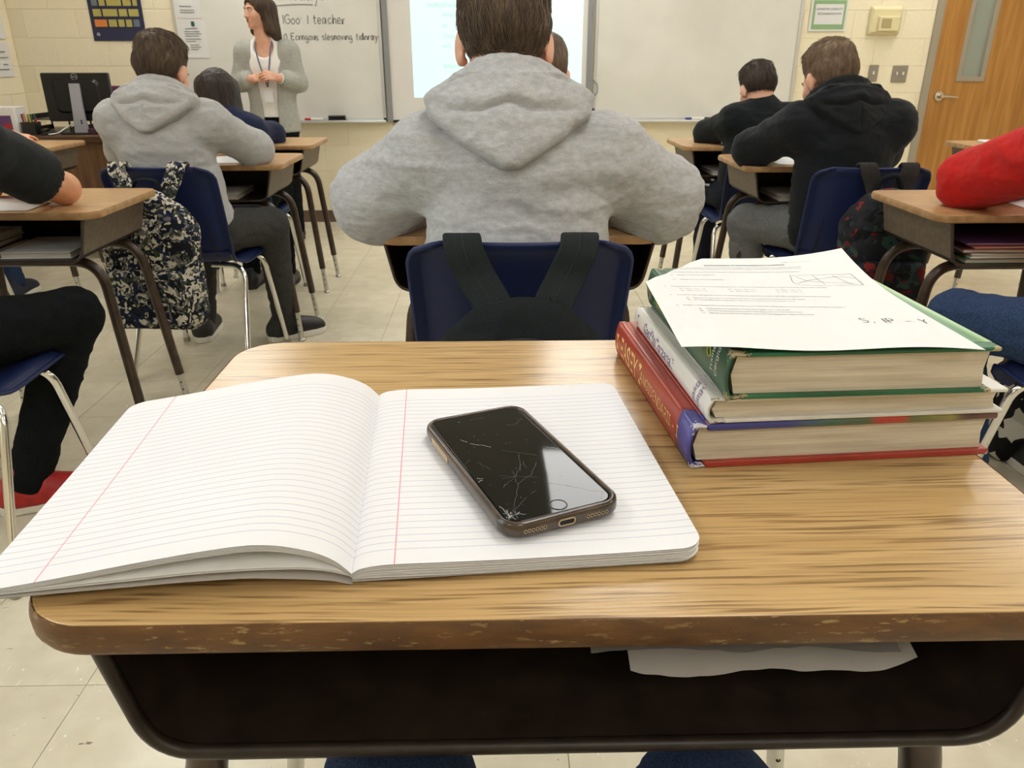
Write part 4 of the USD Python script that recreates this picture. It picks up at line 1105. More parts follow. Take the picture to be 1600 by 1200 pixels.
CR = [[(-0.0263, 0.0411), (-0.0226, 0.0357)], [(-0.0215, 0.0327), (-0.0092, 0.0211)], [(-0.0033, 0.0137), (0.0054, 0.0051), (0.0167, -0.0046)], [(0.0054, 0.0027), (-0.0039, -0.0205)], [(-0.0116, -0.0257), (-0.0131, -0.0375), (-0.021, -0.0518), (-0.0292, -0.0668), (-0.0358, -0.0763)],
  [(-0.0098, -0.0265), (-0.0196, -0.0211)], [(-0.0098, -0.0265), (-0.0202, -0.0261)], [(-0.0098, -0.0265), (-0.0093, -0.0181)], [(-0.0098, -0.0265), (0.0012, -0.0116)], [(-0.0098, -0.0265), (-0.0009, -0.0304), (0.0027, -0.0341)], [(-0.0127, -0.0283), (-0.0237, -0.0369)],
  [(-0.0131, -0.0375), (-0.0044, -0.031), (0.0008, -0.029), (0.0117, -0.014)], [(0.0038, -0.0082), (0.0019, -0.0186)], [(-0.0292, -0.0668), (-0.0147, -0.0546)], [(-0.0099, -0.0519), (-0.0049, -0.0491)], [(-0.0336, -0.0702), (-0.0355, -0.0576)], [(-0.0336, -0.0702), (-0.0331, -0.0633)],
  [(-0.0336, -0.0702), (-0.0366, -0.0664)], [(-0.0336, -0.0702), (-0.0277, -0.0711), (-0.0236, -0.0729)], [(-0.0336, -0.0702), (-0.0319, -0.0762)], [(-0.0336, -0.0702), (-0.0362, -0.0748)], [(-0.0331, -0.0633), (-0.0303, -0.0636), (-0.0286, -0.0689)], [(-0.0357, -0.0182), (-0.0317, -0.02)],
  [(-0.0366, -0.0234), (-0.0329, -0.0216)], [(-0.0362, 0.0032), (-0.0305, 0.0091)], [(-0.0274, 0.0032), (-0.022, -0.0103)], [(0.0291, 0.0043), (0.0357, -0.001)], [(0.0214, 0.0004), (0.0285, -0.0015)], [(0.0047, -0.0412), (0.0165, -0.0515), (0.0222, -0.057), (0.0307, -0.0667)],
  [(0.0167, -0.0512), (0.0191, -0.0548)], [(0.0308, -0.0648), (0.0352, -0.068), (0.0297, -0.076)], [(0.0169, 0.0499), (0.0246, 0.0507), (0.0324, 0.0572)], [(0.0235, 0.0457), (0.0215, 0.0493)], [(0.0246, -0.0784), (0.0267, -0.0775)]]
crng = random.Random(11)
def jag(l, n=5, a=0.0006):
    out = []
    for p, q in zip(l, l[1:]):
        for k in range(n):
            t_ = k / n
            j = 0 if k == 0 else a
            out.append((p[0] + (q[0] - p[0]) * t_ + crng.uniform(-j, j), p[1] + (q[1] - p[1]) * t_ + crng.uniform(-j, j)))
    return out + [l[-1]]
bright = {0, 1, 15, 16, 17, 18, 19, 20, 22, 23, 26}
cr1, cr2 = [], []
for i, l in enumerate(CR):
    (cr1 if i in bright else cr2).append(xf(flat_line(jag(l), 0.00022 if i in bright else 0.00014), None, (0, 0, ZG)))
for k in range(26):                                           # shattered corner
    a = crng.uniform(0, 2 * PI); r0 = crng.uniform(0.0006, 0.004)
    p = (-0.0325 + r0 * math.cos(a), -0.0700 + r0 * 1.3 * math.sin(a)); b = crng.uniform(0, 2 * PI); q = crng.uniform(0.0008, 0.003)
    x2, y2 = max(p[0] + q * math.cos(b), -0.0362), max(p[1] + q * math.sin(b), -0.0770)
    (cr1 if k % 2 else cr2).append(xf(flat_line([(max(p[0], -0.0362), max(p[1], -0.077)), (x2, y2)], 0.0003), None, (0, 0, ZG)))
for k in range(30):
    p = (crng.uniform(-0.035, 0.035), crng.uniform(-0.07, 0.075))
    cr2.append(xf(flat_line([p, (p[0] + crng.uniform(-0.0006, 0.0006), p[1] + 0.0005)], 0.0005), None, (0, 0, ZG)))
obj('crack', join(*cr1), M['crack'], gl, False, kind='stuff')
obj('crack', join(*cr2), M['crack_soft'], gl, False, kind='stuff')
yb_ = -PL / 2
def end_ring(w, h_, t_, y, m, name, parent, cx=0.0, cz=0.0055):
    o = rrect(w, h_, h_ * 0.45, 6, cx, cz); i_ = rrect(w - 2 * t_, h_ - 2 * t_, (h_ - 2 * t_) * 0.45, 6, cx, cz)
    return obj(name, loft([np.c_[o[:, 0], np.full(len(o), y + 0.0004), o[:, 1]], np.c_[o[:, 0], np.full(len(o), y - 0.0004), o[:, 1]], np.c_[i_[:, 0], np.full(len(o), y - 0.0004), i_[:, 1]], np.c_[i_[:, 0], np.full(len(o), y + 0.0003), i_[:, 1]]], False, True), m, parent, 40)
pt = end_ring(0.0125, 0.0052, 0.0009, yb_, M['gold'], 'charging_port', ph)
obj('port_opening', np_m := loft([np.c_[q[:, 0], np.full(len(q), y), q[:, 1]] for y, q in ((yb_ - 0.0003, rrect(0.0106, 0.0034, 0.0015, 6, 0, 0.0055)), (yb_ - 0.00045, rrect(0.0098, 0.003, 0.0013, 6, 0, 0.0055)))][::-1]), M['black_matte'], pt, False)
for s in (-1, 1):
    for k in range(6):
        x = s * (0.0155 + 0.0027 * k)
        g_ = end_ring(0.0021, 0.0026, 0.0004, yb_, M['gold'], 'speaker_hole', ph, x, 0.0056)
        obj('opening', xf(lathe([(0, 0), (0.00075, 0), (0.00075, 0.0002), (0, 0.0002)], 8), [(1, 0, 0), (0, 0, 1), (0, -1, 0)], (x, yb_ - 0.0003, 0.0056)), M['black_matte'], g_, False)
obj('button_slot', slab(0.0008, 0.036, 0.0032, 0.0082, 0.0003, 0.0003, cx=-PW / 2 - 0.0001, cy=0.040), M['gold'], ph, 30)

# ---- three textbooks
def wear_mat(name, c1, c2, worn, rough=0.35, reach=0.012):
    """Cover cloth; worn where the stored distance to a corner is small."""
    return mat(name, {'tc': ('texture_coordinate', {}), 's': ('separate_xyz', {}), 'g': ('geometry', {}), 'n': ('noise_texture', {'scale': 160, 'detail': 4, 'roughness': 0.7}), 'n2': ('noise_texture', {'scale': 14, 'detail': 4}),
        'r': ('rgb_ramp', {'ramp': [(0, c1), (0.35, c1), (0.65, c2), (1, c2)]}), 'ma': ('math', {'math_type': 'multiply_add', 'value2': reach * 3.2, 'value3': -reach * 1.15}), 'lt': ('math', {'math_type': 'less_than'}),
        'c': ('mix', {'color2': worn}), 'rr': ('map_range', {'to_min': rough, 'to_max': 0.8}), 'p': ('principled_bsdf', {})},
        [('tc.UV', 's.vector'), ('g.position', 'n.vector'), ('g.position', 'n2.vector'), ('n2.fac', 'r.fac'), ('n.fac', 'ma.value1'), ('s.x', 'lt.value1'), ('ma.value', 'lt.value2'),
         ('lt.value', 'c.fac'), ('r.color', 'c.color1'), ('c.color', 'p.base_color'), ('lt.value', 'rr.value'), ('rr.result', 'p.roughness')])
M['pages'] = mat('page_block', {'tc': ('texture_coordinate', {}), 'm': ('mapping', {'scale': (3, 3, 900)}), 'n': ('noise_texture', {'scale': 1.4, 'detail': 3}), 'm2': ('mapping', {'scale': (14, 14, 160)}), 'n2': ('noise_texture', {'scale': 1.0, 'detail': 3}), 'a': ('mix', {'fac': 0.55}),
    'r': ('rgb_ramp', {'ramp': [(0, lin(138, 126, 110)), (0.38, lin(184, 172, 152)), (0.6, lin(216, 206, 188)), (1, lin(228, 219, 204))]}), 'b': ('bump', {'strength': 0.5, 'distance': 0.0006}), 'p': ('principled_bsdf', {'roughness': 0.85, 'specular_ior_level': 0.15})},
    [('tc.object', 'm.vector'), ('m.vector', 'n.vector'), ('tc.object', 'm2.vector'), ('m2.vector', 'n2.vector'), ('n.color', 'a.color1'), ('n2.color', 'a.color2'), ('a.color', 'r.fac'), ('r.color', 'p.base_color'), ('n.fac', 'b.height'), ('b.normal', 'p.normal')])
M['bk_red'] = wear_mat('red_cover', lin(146, 48, 40), lin(168, 62, 50), lin(206, 178, 150), 0.3, 0.006)
M['bk_red_spine'] = wear_mat('red_spine', lin(150, 54, 42), lin(166, 64, 50), lin(206, 178, 150), 0.32, 0.005)
M['bk_blue'] = wear_mat('violet_blue_spine_end', lin(58, 60, 128), lin(84, 82, 152), lin(206, 204, 214), 0.3, 0.012)
M['bk_white'] = wear_mat('grey_white_cover', lin(206, 203, 196), lin(220, 217, 210), lin(150, 138, 112), 0.35, 0.004)
M['bk_white_joint'] = plain('grey_hinge', lin(158, 160, 150), 0.45)
M['bk_green'] = wear_mat('green_cover', lin(22, 84, 56), lin(38, 106, 72), lin(168, 156, 120), 0.3, 0.014)
M['bk_green_spine'] = wear_mat('green_spine', lin(22, 74, 54), lin(58, 88, 62), lin(168, 156, 120), 0.4, 0.012)
M['bk_art'] = mat('picture_cover_edge', {'tc': ('texture_coordinate', {}), 's': ('separate_xyz', {}), 'm': ('math', {'math_type': 'divide', 'value2': 0.245}), 'n': ('noise_texture', {'scale': 40, 'detail': 3}), 'ma': ('math', {'math_type': 'multiply_add', 'value2': 0.10, 'value3': -0.05}), 'ad': ('math', {'math_type': 'add'}),
    'r': ('rgb_ramp', {'ramp': [(0, lin(60, 62, 130)), (0.3, lin(62, 68, 130)), (0.42, lin(70, 100, 92)), (0.55, lin(84, 100, 72)), (0.59, lin(176, 60, 50)), (0.68, lin(176, 66, 54)), (0.71, lin(98, 104, 62)), (0.84, lin(140, 132, 74)), (0.9, lin(84, 56, 52)), (1, lin(120, 78, 66))]}), 'p': ('principled_bsdf', {'roughness': 0.3})},
    [('tc.object', 's.vector'), ('s.x', 'm.value1'), ('tc.object', 'n.vector'), ('n.fac', 'ma.value1'), ('ma.value', 'ad.value1'), ('m.value', 'ad.value2'), ('ad.value', 'r.fac'), ('r.color', 'p.base_color')])
M['gilt'] = plain('gilt_lettering', lin(226, 188, 120), 0.4)
M['violet_ink'] = plain('violet_lettering', lin(112, 92, 140), 0.5)
M['lime_ink'] = plain('lime_lettering', lin(170, 176, 60), 0.5)
M['white_ink'] = plain('white_lettering', lin(226, 228, 222), 0.5)

def corner_uv(mesh, corners):
    v = np.asarray(mesh.vertices)
    d = np.min([np.linalg.norm(v - np.asarray(c), axis=1) for c in corners], axis=0)
    return np.c_[d, d]
def dense_box(x0, x1, y0, y1, z0, z1, bev, step=0.006):
    m = box(x0, x1, y0, y1, z0, z1, bev)
    for _ in range(7):
        e = m.edges_unique_length
        if e.max() < step * 4: break
        m = m.subdivide_to_size(step * 4, max_iter=12)
    # finer near the ends
    return m
def book(label, w, h, t_, loc, rot, cover, spine_m, corners_f, group=None, back=None, ct_=0.0032):
    b = thing('textbook', label, 'book', loc, rot, group)
    worn = [(0.004, 0, t_), (0.004, 0, 0), (w, 0, t_), (w, 0, 0), (0.0, 0, t_), (0, 0, 0), (0.004, h, t_), (w, h, t_)]
    for z0, z1, nm, cm in ((0, ct_, 'back_board', back or cover), (t_ - ct_, t_, 'front_board', cover)):
        m = dense_box(0.010, w, 0, h, z0, z1, 0.0008)
        obj(nm, m, cm, b, True if False else 'uv' and False, uv=None) if False else obj(nm, m, cm, b, False, uv=corner_uv(m, worn))
    def spine_part(y0, y1, m, name):
        n = 11
        ang = np.linspace(-1, 1, n)
        out = [(-0.0035 * (1 - a * a) - 0.0005, t_ / 2 + a * (t_ / 2)) for a in ang]
        xs = [(0.004, 0), (0.008, 0.0008), (0.0115, 0.0004)]
        o = [(0.0115, 0.0002), (0.0085, 0.0008), (0.004, 0.0)] + out + [(0.004, t_), (0.0085, t_ - 0.0008), (0.0115, t_ - 0.0002)]
        inn = [(0.0115, t_ - 0.0022), (0.0085, t_ - 0.0028), (0.0035, t_ - 0.0022)] + [(x + 0.0024, ct_ * 0.6 + (z - 0) * (t_ - 1.2 * ct_) / t_) for x, z in out[::-1]] + [(0.0035, 0.0022), (0.0085, 0.0028), (0.0115, 0.0022)]
        prof = np.array(o + inn)
        ys = np.linspace(y0, y1, max(2, int((y1 - y0) / 0.006)))
        mm = loft([np.c_[prof[:, 0], np.full(len(prof), y), prof[:, 1]] for y in ys], False, False)
        # end caps as strips between the outer and inner outline
        k = len(prof); half = len(o)
        caps = []
        for base, fl in ((0, False), ((len(ys) - 1) * k, True)):
            for i in range(min(half, len(inn)) - 1):
                a, c_, d, e = base + i, base + i + 1, base + k - 1 - i, base + k - 2 - i
                q = [(a, c_, e), (a, e, d)]
                caps += [(x[0], x[2], x[1]) for x in q] if not fl else q
        mm = trimesh.Trimesh(mm.vertices, np.vstack([mm.faces, np.array(caps)]), process=False)
        mm.fix_normals()
        return obj(name, mm, m, b, True, uv=corner_uv(mm, worn))
    bl_ = loft([[(x, y, z) for x, y, z in ((0.005, 0.0045, ct_), (w - 0.0055, 0.0045, ct_), (w - 0.0075, 0.0045, t_ / 2), (w - 0.0055, 0.0045, t_ - ct_), (0.005, 0.0045, t_ - ct_), (0.0015, 0.0045, t_ / 2))],
                [(x, y, z) for x, y, z in ((0.005, h - 0.0045, ct_), (w - 0.0055, h - 0.0045, ct_), (w - 0.0075, h - 0.0045, t_ / 2), (w - 0.0055, h - 0.0045, t_ - ct_), (0.005, h - 0.0045, t_ - ct_), (0.0015, h - 0.0045, t_ / 2))]])
    obj('page_block', bl_, M['pages'], b, 30)
    return b, spine_part
def spine_text(b, s_, h, y_start, z, m, t_, bold=True, x=-0.0043, stretch=1.0):
    q = flat_text(s_, h, bold); q.vertices[:, 0] *= stretch
    # follows the rounded spine: reading towards -y with the letters' tops up
    v = q.vertices
    zz = z + v[:, 1]
    a = (zz - t_ / 2) / (t_ / 2)
    q2 = trimesh.Trimesh(np.c_[-0.0035 * (1 - a * a) - 0.0005 - 0.00025, y_start - v[:, 0], zz], q.faces, process=False)
    obj('lettering', q2, m, b, False)
    return q.bounds[1][0]

RT, WT, GT = 0.0365, 0.0205, 0.0365
b1, sp = book('thick red textbook with a blue spine end at the bottom of the stack', 0.243, 0.252, RT, (0.1495, 0.5165, ZT), 4.2, M['bk_red'], None, None, ct_=0.0050)
sp(0.030, 0.252, M['bk_red_spine'], 'spine'); e_ = sp(0.0, 0.0302, M['bk_blue'], 'spine_end')
m_ = dense_box(0.0098, 0.2435, -0.0006, 0.010, RT - 0.0052, RT + 0.0003, 0.0015); obj('picture_edge', m_, M['bk_art'], b1, False)
m_ = dense_box(0.0098, 0.10, 0.0098, 0.02, RT - 0.0006, RT + 0.0003, 0.0002); obj('picture_edge', m_, M['bk_blue'], b1, False, uv=np.full((len(m_.vertices), 2), 1.0))
m_ = dense_box(0.018, 0.09, 0.10, 0.2, RT - 0.0006, RT + 0.0003, 0.0002); obj('cover_picture', m_, plain('plum_cover_art', lin(98, 46, 58), 0.3), b1, False)
spine_text(b1, 'I', 0.015, 0.246, 0.011, M['gilt'], RT)
spine_text(b1, 'EASEY I', 0.019, 0.228, 0.009, M['gilt'], RT, True, stretch=0.82)
spine_text(b1, 'ANGIDENDARII - I', 0.0100, 0.146, 0.0135, M['gilt'], RT, False, stretch=0.95)

b2, sp = book('thin grey-white textbook between the red and the green one', 0.233, 0.234, WT, (0.1615, 0.5185, ZT + RT + 0.0007), 3.6, M['bk_white'], None, None)
sp(0.0, 0.234, M['bk_white'], 'spine')
m_ = dense_box(0.0105, 0.0165, 0.004, 0.230, WT - 0.0006, WT + 0.0002, 0.0001); obj('hinge_strip', m_, M['bk_white_joint'], b2, False)
spine_text(b2, 'I', 0.009, 0.222, 0.007, M['violet_ink'], WT)
spine_text(b2, 'Gasfito', 0.0105, 0.194, 0.0062, M['violet_ink'], WT, False, stretch=0.9)
spine_text(b2, 'Torzanali', 0.0095, 0.150, 0.0065, M['violet_ink'], WT, False, stretch=1.0)
for i, s_ in enumerate(('aasgo', 'Gltgo')):
    q = flat_text(s_, 0.0062, False)
    v = q.vertices; zz = 0.0045 + v[:, 0] * 0.9
    a = (zz - WT / 2) / (WT / 2)
    obj('lettering', trimesh.Trimesh(np.c_[-0.0035 * (1 - a * a) - 0.0009, 0.030 - 0.011 * i + v[:, 1], zz], q.faces, process=False), M['violet_ink'], b2, False)

b3, sp = book('thick worn green textbook under the worksheet', 0.203, 0.248, GT, (0.1715, 0.5150, ZT + RT + WT + 0.0013), 2.6, M['bk_green'], None, None)
sp(0.0, 0.248, M['bk_green_spine'], 'spine')
spine_text(b3, 'AMERICUN', 0.019, 0.218, 0.009, M['lime_ink'], GT, True, stretch=0.75)
m_ = ribbon([(-0.0045, 0.234, 0.008), (-0.0048, 0.234, 0.018), (-0.0045, 0.234, 0.028)], (0, 1, 0), 0.0012, 0.0004); obj('rule', m_, M['lime_ink'], b3, False)
for i, s_ in enumerate(('Trxine', 'Cergio')):
    q = flat_text(s_, 0.0055, False); v = q.vertices; zz = 0.010 + v[:, 0]
    a = (zz - GT / 2) / (GT / 2)
    obj('lettering', trimesh.Trimesh(np.c_[-0.0035 * (1 - a * a) - 0.0009, 0.030 - 0.010 * i + v[:, 1], zz], q.faces, process=False), M['white_ink'], b3, False)
obj('emblem', trimesh.creation.torus(0.004, 0.0007, 24, 6).apply_transform(trimesh.transformations.rotation_matrix(PI / 2, [0, 1, 0])).apply_translation((-0.0042, 0.040, 0.024)), M['lime_ink'], b3, True)
m_ = dense_box(0.06, 0.2025, 0.012, 0.238, GT - 0.0004, GT + 0.0002, 0.0001)
obj('cover_picture', m_, mat('green_striped_art', {'tc': ('texture_coordinate', {}), 'w': ('wave_texture', {'scale': 18, 'distortion': 3, 'detail': 2}), 'r': ('rgb_ramp', {'ramp': [(0, lin(60, 120, 74)), (0.5, lin(92, 146, 92)), (1, lin(150, 184, 130))]}), 'p': ('principled_bsdf', {'roughness': 0.3})}, [('tc.object', 'w.vector'), ('w.fac', 'r.fac'), ('r.color', 'p.base_color')]), b3, False)

# ---- worksheet on the stack
WSZ = ZT + RT + WT + GT + 0.0024
ws = thing('worksheet', 'printed white worksheet with a small graph lying on the green textbook', 'worksheet', (0.1340, 0.5175, WSZ), -2.6)
SWD, SHT = 0.2165, 0.281
def ws_fn(u, v):
    """u across, v up the page from its lower edge."""
    z = 0.0016 * (1 + math.sin(u * 40 + 0.9)) * math.exp(-v / 0.05) + 0.0010 * (1 + math.sin(v * 20 + u * 8))
    z += 0.011 * max(0, (u - 0.12) / 0.0965) ** 2 * max(0, (v - 0.15) / 0.131) ** 2
    k = max(0.0, (v - 0.197) * 0.61 - (u - 0.004) * 0.79)         # distance past the fold at the upper left
    x_, y_ = u, v
    z -= 0.95 * k + 6 * k * k if k < 0.02 else 0.0214 + 1.0 * (k - 0.02)
    x_ += 0.45 * k; y_ -= 0.35 * k
    return (x_, y_, z)
s_, _ = sheet(ws_fn, np.linspace(0, SWD, 40), np.linspace(0, SHT, 50), 0.00025)
obj('sheet', s_, M['paper'], ws, True)
def on_sheet(m, lift=0.00035):
    v = np.array([V(*ws_fn(min(max(a * SWD / 0.2035, 0), SWD), min(max(b * SHT / 0.258, 0), SHT))) + V(0, 0, lift) for a, b, _ in m.vertices])
    return trimesh.Trimesh(v, m.faces, process=False)
def wline(s, u, vtop, h, m, bold=False):
    q = flat_text(s, h, bold)
    q.vertices[:, :2] += (u, 0.258 - vtop)
    obj('lettering', on_sheet(q), m, ws, False)
wline('Name: ______________', 0.018, 0.016, 0.0021, M['ink_soft'])
wline('Date: _______________', 0.140, 0.020, 0.0021, M['ink_soft'])
wline('Interpolation & Extrapolation: Functions', 0.064, 0.028, 0.0030, M['ink'], True)
wline('Complete the following problems using the data that has been given to you below. For every one of the', 0.017, 0.036, 0.00205, M['ink_soft'])
wline('questions write out all of the steps that you took and underline your final answer with the correct units.', 0.017, 0.041, 0.00205, M['ink_soft'])
wline('1.    In the coordinate plane below find the slope and the midpoint of the segments shown on the graph.', 0.014, 0.051, 0.0020, M['ink_soft'])
wline('a)     Slope of the line segment', 0.026, 0.061, 0.0021, M['ink_soft'])
wline('b)     Midpoint of the line segment', 0.026, 0.077, 0.0021, M['ink_soft'])
wline('2.     Evaluate each of the functions given for the value of the variable shown next to it and reduce the answer.', 0.014, 0.101, 0.0020, M['ink_soft'])
for r_, v_ in enumerate((0.109, 0.115)):
    for c_, u_ in enumerate((0.026, 0.068, 0.108)):
        wline('%s)   f(x) = %dx + %d' % ('adbecf'[2 * c_ + r_], 2 + c_, 3 + r_), u_, v_, 0.0021, M['ink_soft'])
wline('3.     Solve for the variable in each of the following equations. Show all your work and check the answer.', 0.014, 0.129, 0.0020, M['ink'])
for v_, s_ in ((0.138, 'a)    The sum of three numbers is forty two when the first one is doubled'), (0.144, 'b)    A rectangle has a length that is five more than the width of it')):
    wline(s_, 0.026, v_, 0.0021, M['ink_soft'])
wline('4.    A ball is dropped from the height of the roof. Use the table above to write an equation that models it.', 0.014, 0.160, 0.0020, M['ink'])
for v_, s_ in ((0.169, 'a)    Estimate the height of the ball after two seconds'), (0.175, 'b)    When does the ball reach the ground for the first time'), (0.181, 'c)    What does the constant term of the equation stand for here')):
    wline(s_, 0.030, v_, 0.0021, M['ink'])
gr = []
for l in ([(0.135, 0.062), (0.135, 0.092), (0.19, 0.092)], [(0.135, 0.062), (0.19, 0.062)], [(0.190, 0.062), (0.190, 0.092)], [(0.135, 0.086), (0.15, 0.076), (0.163, 0.072), (0.176, 0.068), (0.19, 0.074)], [(0.139, 0.066), (0.146, 0.08), (0.16, 0.084), (0.186, 0.088)], [(0.155, 0.062), (0.157, 0.09)], [(0.172, 0.064), (0.18, 0.09)]):
    gr.append(flat_line([(a, 0.258 - b) for a, b in l], 0.0004))
obj('graph', on_sheet(join(*gr)), M['ink_soft'], ws, False)
hw = handwriting('S, IP - Y:', 0.011, 0.0007, 0.05, 4); hw.vertices[:, :2] += (0.145, 0.258 - 0.200)
obj('handwriting', on_sheet(hw), M['ink'], ws, False)

# ---- crumpled papers under the desktop
def loose(label, x0, x1, y0, y1, zf, zb, m, seed, amp=0.004, dog=0.0):
    t = thing('loose_paper', label, 'paper', ((x0 + x1) / 2, (y0 + y1) / 2, zf))
    w, d = x1 - x0, y1 - y0
    def fn(u, v):
        n_ = meshkit.fbm(np.array([(u + 3) * 26, (v + 2) * 9, seed * 3.1]), 3, seed)
        k = max(0, 1 - v / 0.08)
        c = max(0, u - (w / 2 - 0.03)) / 0.03
        return (u, v - d / 2 + 0.003 * math.sin(u * 55 + seed) + 0.004 * (float(n_) - 0.5), (zb - zf) * min(1, v / 0.12) ** 0.8 + amp * (float(n_) - 0.5) * 2 * (0.35 + k) + dog * c * c * k)
    s_, _ = sheet(fn, np.linspace(-w / 2, w / 2, 60), np.linspace(0, d, 16), 0.0004)
    obj('sheet', s_, m, t, True)
loose('crumpled white papers hanging lowest in the open box of the nearest desk', 0.086, 0.274, 0.386, 0.62, 0.7835, 0.8080, M['paper_grey'], 2, 0.0040, 0.010)
loose('greyish paper above the crumpled white ones in the open desk box', 0.060, 0.262, 0.390, 0.62, 0.7960, 0.8190, plain('grey_cover_paper', lin(128, 124, 122), 0.85), 5, 0.0036, 0.0)
loose('tan paper sticking out furthest right in the open desk box', 0.150, 0.292, 0.394, 0.62, 0.8060, 0.8270, plain('tan_paper', lin(186, 164, 138), 0.85), 8, 0.0022, 0.0)

# ================================================================== people
def K(p, k=0.885, dy=0.0):
    """Moves a point measured further off along its line of sight from (0, 0, 1.15)."""
    return V(p[0] * k, p[1] * k + dy, 1.15 - k * (1.15 - p[2]))

def head_frame(f, tilt=(0, 0, 1)):
    f = nrm(f); r = nrm(np.cross(f, tilt)); u = np.cross(r, f)
    return np.array([r, f, u])

def add_head(F, c, R, s, k=0.0):
    """Skull, face and ears around the centre c; rows of R are right, forward, up."""
    L = lambda x, y, z: c + s * (x * R[0] + y * R[1] + z * R[2])
    F.ell(L(0, -0.012, 0.026), V(0.0745, 0.094, 0.088) * s, R, 0.02 * s)
    F.ell(L(0, 0.032, -0.03), V(0.056, 0.06, 0.074) * s, R, 0.03 * s)
    F.cone(L(0, 0.028, -0.068), L(0, 0.070, -0.094), 0.044 * s, 0.020 * s, 0.03 * s)
    for q in (-1, 1):
        F.ball(L(q * 0.036, 0.058, -0.026), 0.022 * s, 0.03 * s)
        F.ell(L(q * 0.031, 0.097, 0.003), V(0.0125, 0.011, 0.0075) * s, R, 0.010 * s, True)
    F.cone(L(-0.034, 0.080, 0.022), L(0.034, 0.080, 0.022), 0.009 * s, 0.009 * s, 0.016 * s)
    F.cone(L(0, 0.088, 0.010), L(0, 0.106, -0.030), 0.007 * s, 0.012 * s, 0.012 * s)
    for q in (-1, 1):
        F.ball(L(q * 0.011, 0.096, -0.033), 0.008 * s, 0.008 * s)
    F.cone(L(-0.018, 0.086, -0.056), L(0.018, 0.086, -0.056), 0.006 * s, 0.006 * s, 0.010 * s)
    F.cone(L(-0.014, 0.085, -0.066), L(0.014, 0.085, -0.066), 0.0065 * s, 0.0065 * s, 0.010 * s)
    for q in (-1, 1):
        E_ = np.array([nrm(R[0] * q * 0.9 - R[1] * 0.45), nrm(R[1] * 0.9 + R[0] * q * 0.45), R[2]])
        F.ell(L(q * 0.083, -0.004, -0.004), V(0.008, 0.019, 0.033) * s, E_, 0.008 * s)
        F.ball(L(q * 0.077, 0.004, -0.030), 0.008 * s, 0.01 * s)

def face_bits(p, c, R, s, brow, eye_open=True):
    L = lambda x, y, z: c + s * (x * R[0] + y * R[1] + z * R[2])
    for q in (-1, 1):
        e = obj('eye', trimesh.creation.icosphere(2, 0.0108 * s).apply_translation(L(q * 0.031, 0.0785, 0.003)), M['eye'], p, True)
        obj('iris', trimesh.creation.icosphere(2, 0.0072 * s).apply_translation(L(q * 0.031, 0.0822, 0.0025)), M['iris'], e, True)
        obj('eyebrow', tube([L(q * 0.016, 0.094, 0.022), L(q * 0.032, 0.091, 0.027), L(q * 0.046, 0.080, 0.023)], np.array([0.0035, 0.0035, 0.002]) * s, 6), brow, p, True)
    m = join(tube([L(-0.021, 0.086, -0.057), L(-0.007, 0.0935, -0.0545), L(0.007, 0.0935, -0.0545), L(0.021, 0.086, -0.057)], np.array([0.002, 0.005, 0.005, 0.002]) * s, 8),
             tube([L(-0.019, 0.086, -0.059), L(0, 0.093, -0.0645), L(0.019, 0.086, -0.059)], np.array([0.002, 0.0052, 0.002]) * s, 8))
    obj('lips', m, M['lip'], p, True)

def short_hair(c, R, s, h=0.005, thick=0.013, top=0.014, seed=1, fade=1.0):
    """Cap of short hair: thickest on the crown, fading out at the nape and over the ears."""
    F = Field(c - 0.15 * s, c + 0.16 * s, h)
    X = [(F.lo[k] + h * np.arange(F.n[k])) for k in range(3)]
    G = np.stack(np.meshgrid(*X, indexing='ij'), -1) - c
    x, y, z = (G @ R[0]) / s, (G @ R[1]) / s, (G @ R[2]) / s
    q = np.stack([x / 0.0755, (y + 0.012) / 0.095, (z - 0.026) / 0.089], -1)
    k0 = np.linalg.norm(q, axis=-1); k1 = np.linalg.norm(np.stack([q[..., 0] / 0.0755, q[..., 1] / 0.095, q[..., 2] / 0.089], -1), axis=-1) + 1e-9
    d = k0 * (k0 - 1) / k1
    hl = z - np.interp(y, [-0.11, -0.06, -0.015, 0.012, 0.03, 0.055, 0.075, 0.10], [-0.100, -0.090, -0.044, -0.004, 0.02, 0.048, 0.058, 0.062])
    t_ = -0.002 + np.clip(hl / (0.10 * fade), -0.4, 1) * thick + np.clip((z - 0.05) / 0.05, 0, 1) * top
    t_ = t_ + 0.004 * (meshkit.fbm(np.stack([x, y, z * 0.5], -1) * 60, 2, seed) - 0.5)
    F.g = ((d - t_) * s).astype(np.float32)
    # only the shell near the scalp and above the hairline
    F.g = np.maximum(F.g, (-(hl) * s * 0.8).astype(np.float32))
    return F.mesh()

def long_hair(c, R, s, h=0.006, drop=0.19, seed=2, face_open=0.035, side=1.0):
    F = Field(c - V(0.2, 0.2, 0.34) * s, c + 0.18 * s, h)
    L = lambda x, y, z: c + s * (x * R[0] + y * R[1] + z * R[2])
    F.ell(L(0, -0.016, 0.030), V(0.087, 0.106, 0.098) * s, R, 0.02)
    W = lambda x, y, dz: L(x, y, 0) + V(0, 0, dz * s)
    for q in (-1, 1):
        F.cone(L(q * 0.068, -0.02, 0.04), W(q * 0.088 * side, -0.02, -drop * 0.75), 0.034 * s, 0.034 * s, 0.03)
        F.cone(L(q * 0.05, -0.07, 0.02), W(q * 0.06 * side, -0.085, -drop), 0.045 * s, 0.042 * s, 0.03)
    F.cone(L(0, -0.085, 0.02), W(0, -0.10, -drop), 0.045 * s, 0.045 * s, 0.04)
    F.ell(L(0, 0.085, -0.050), V(0.068, 0.085, 0.112) * s, R, 0.012, True)
    m = F.mesh()
    return wrinkle(m, 0.004, 60, seed, (1, 1, 0.12))

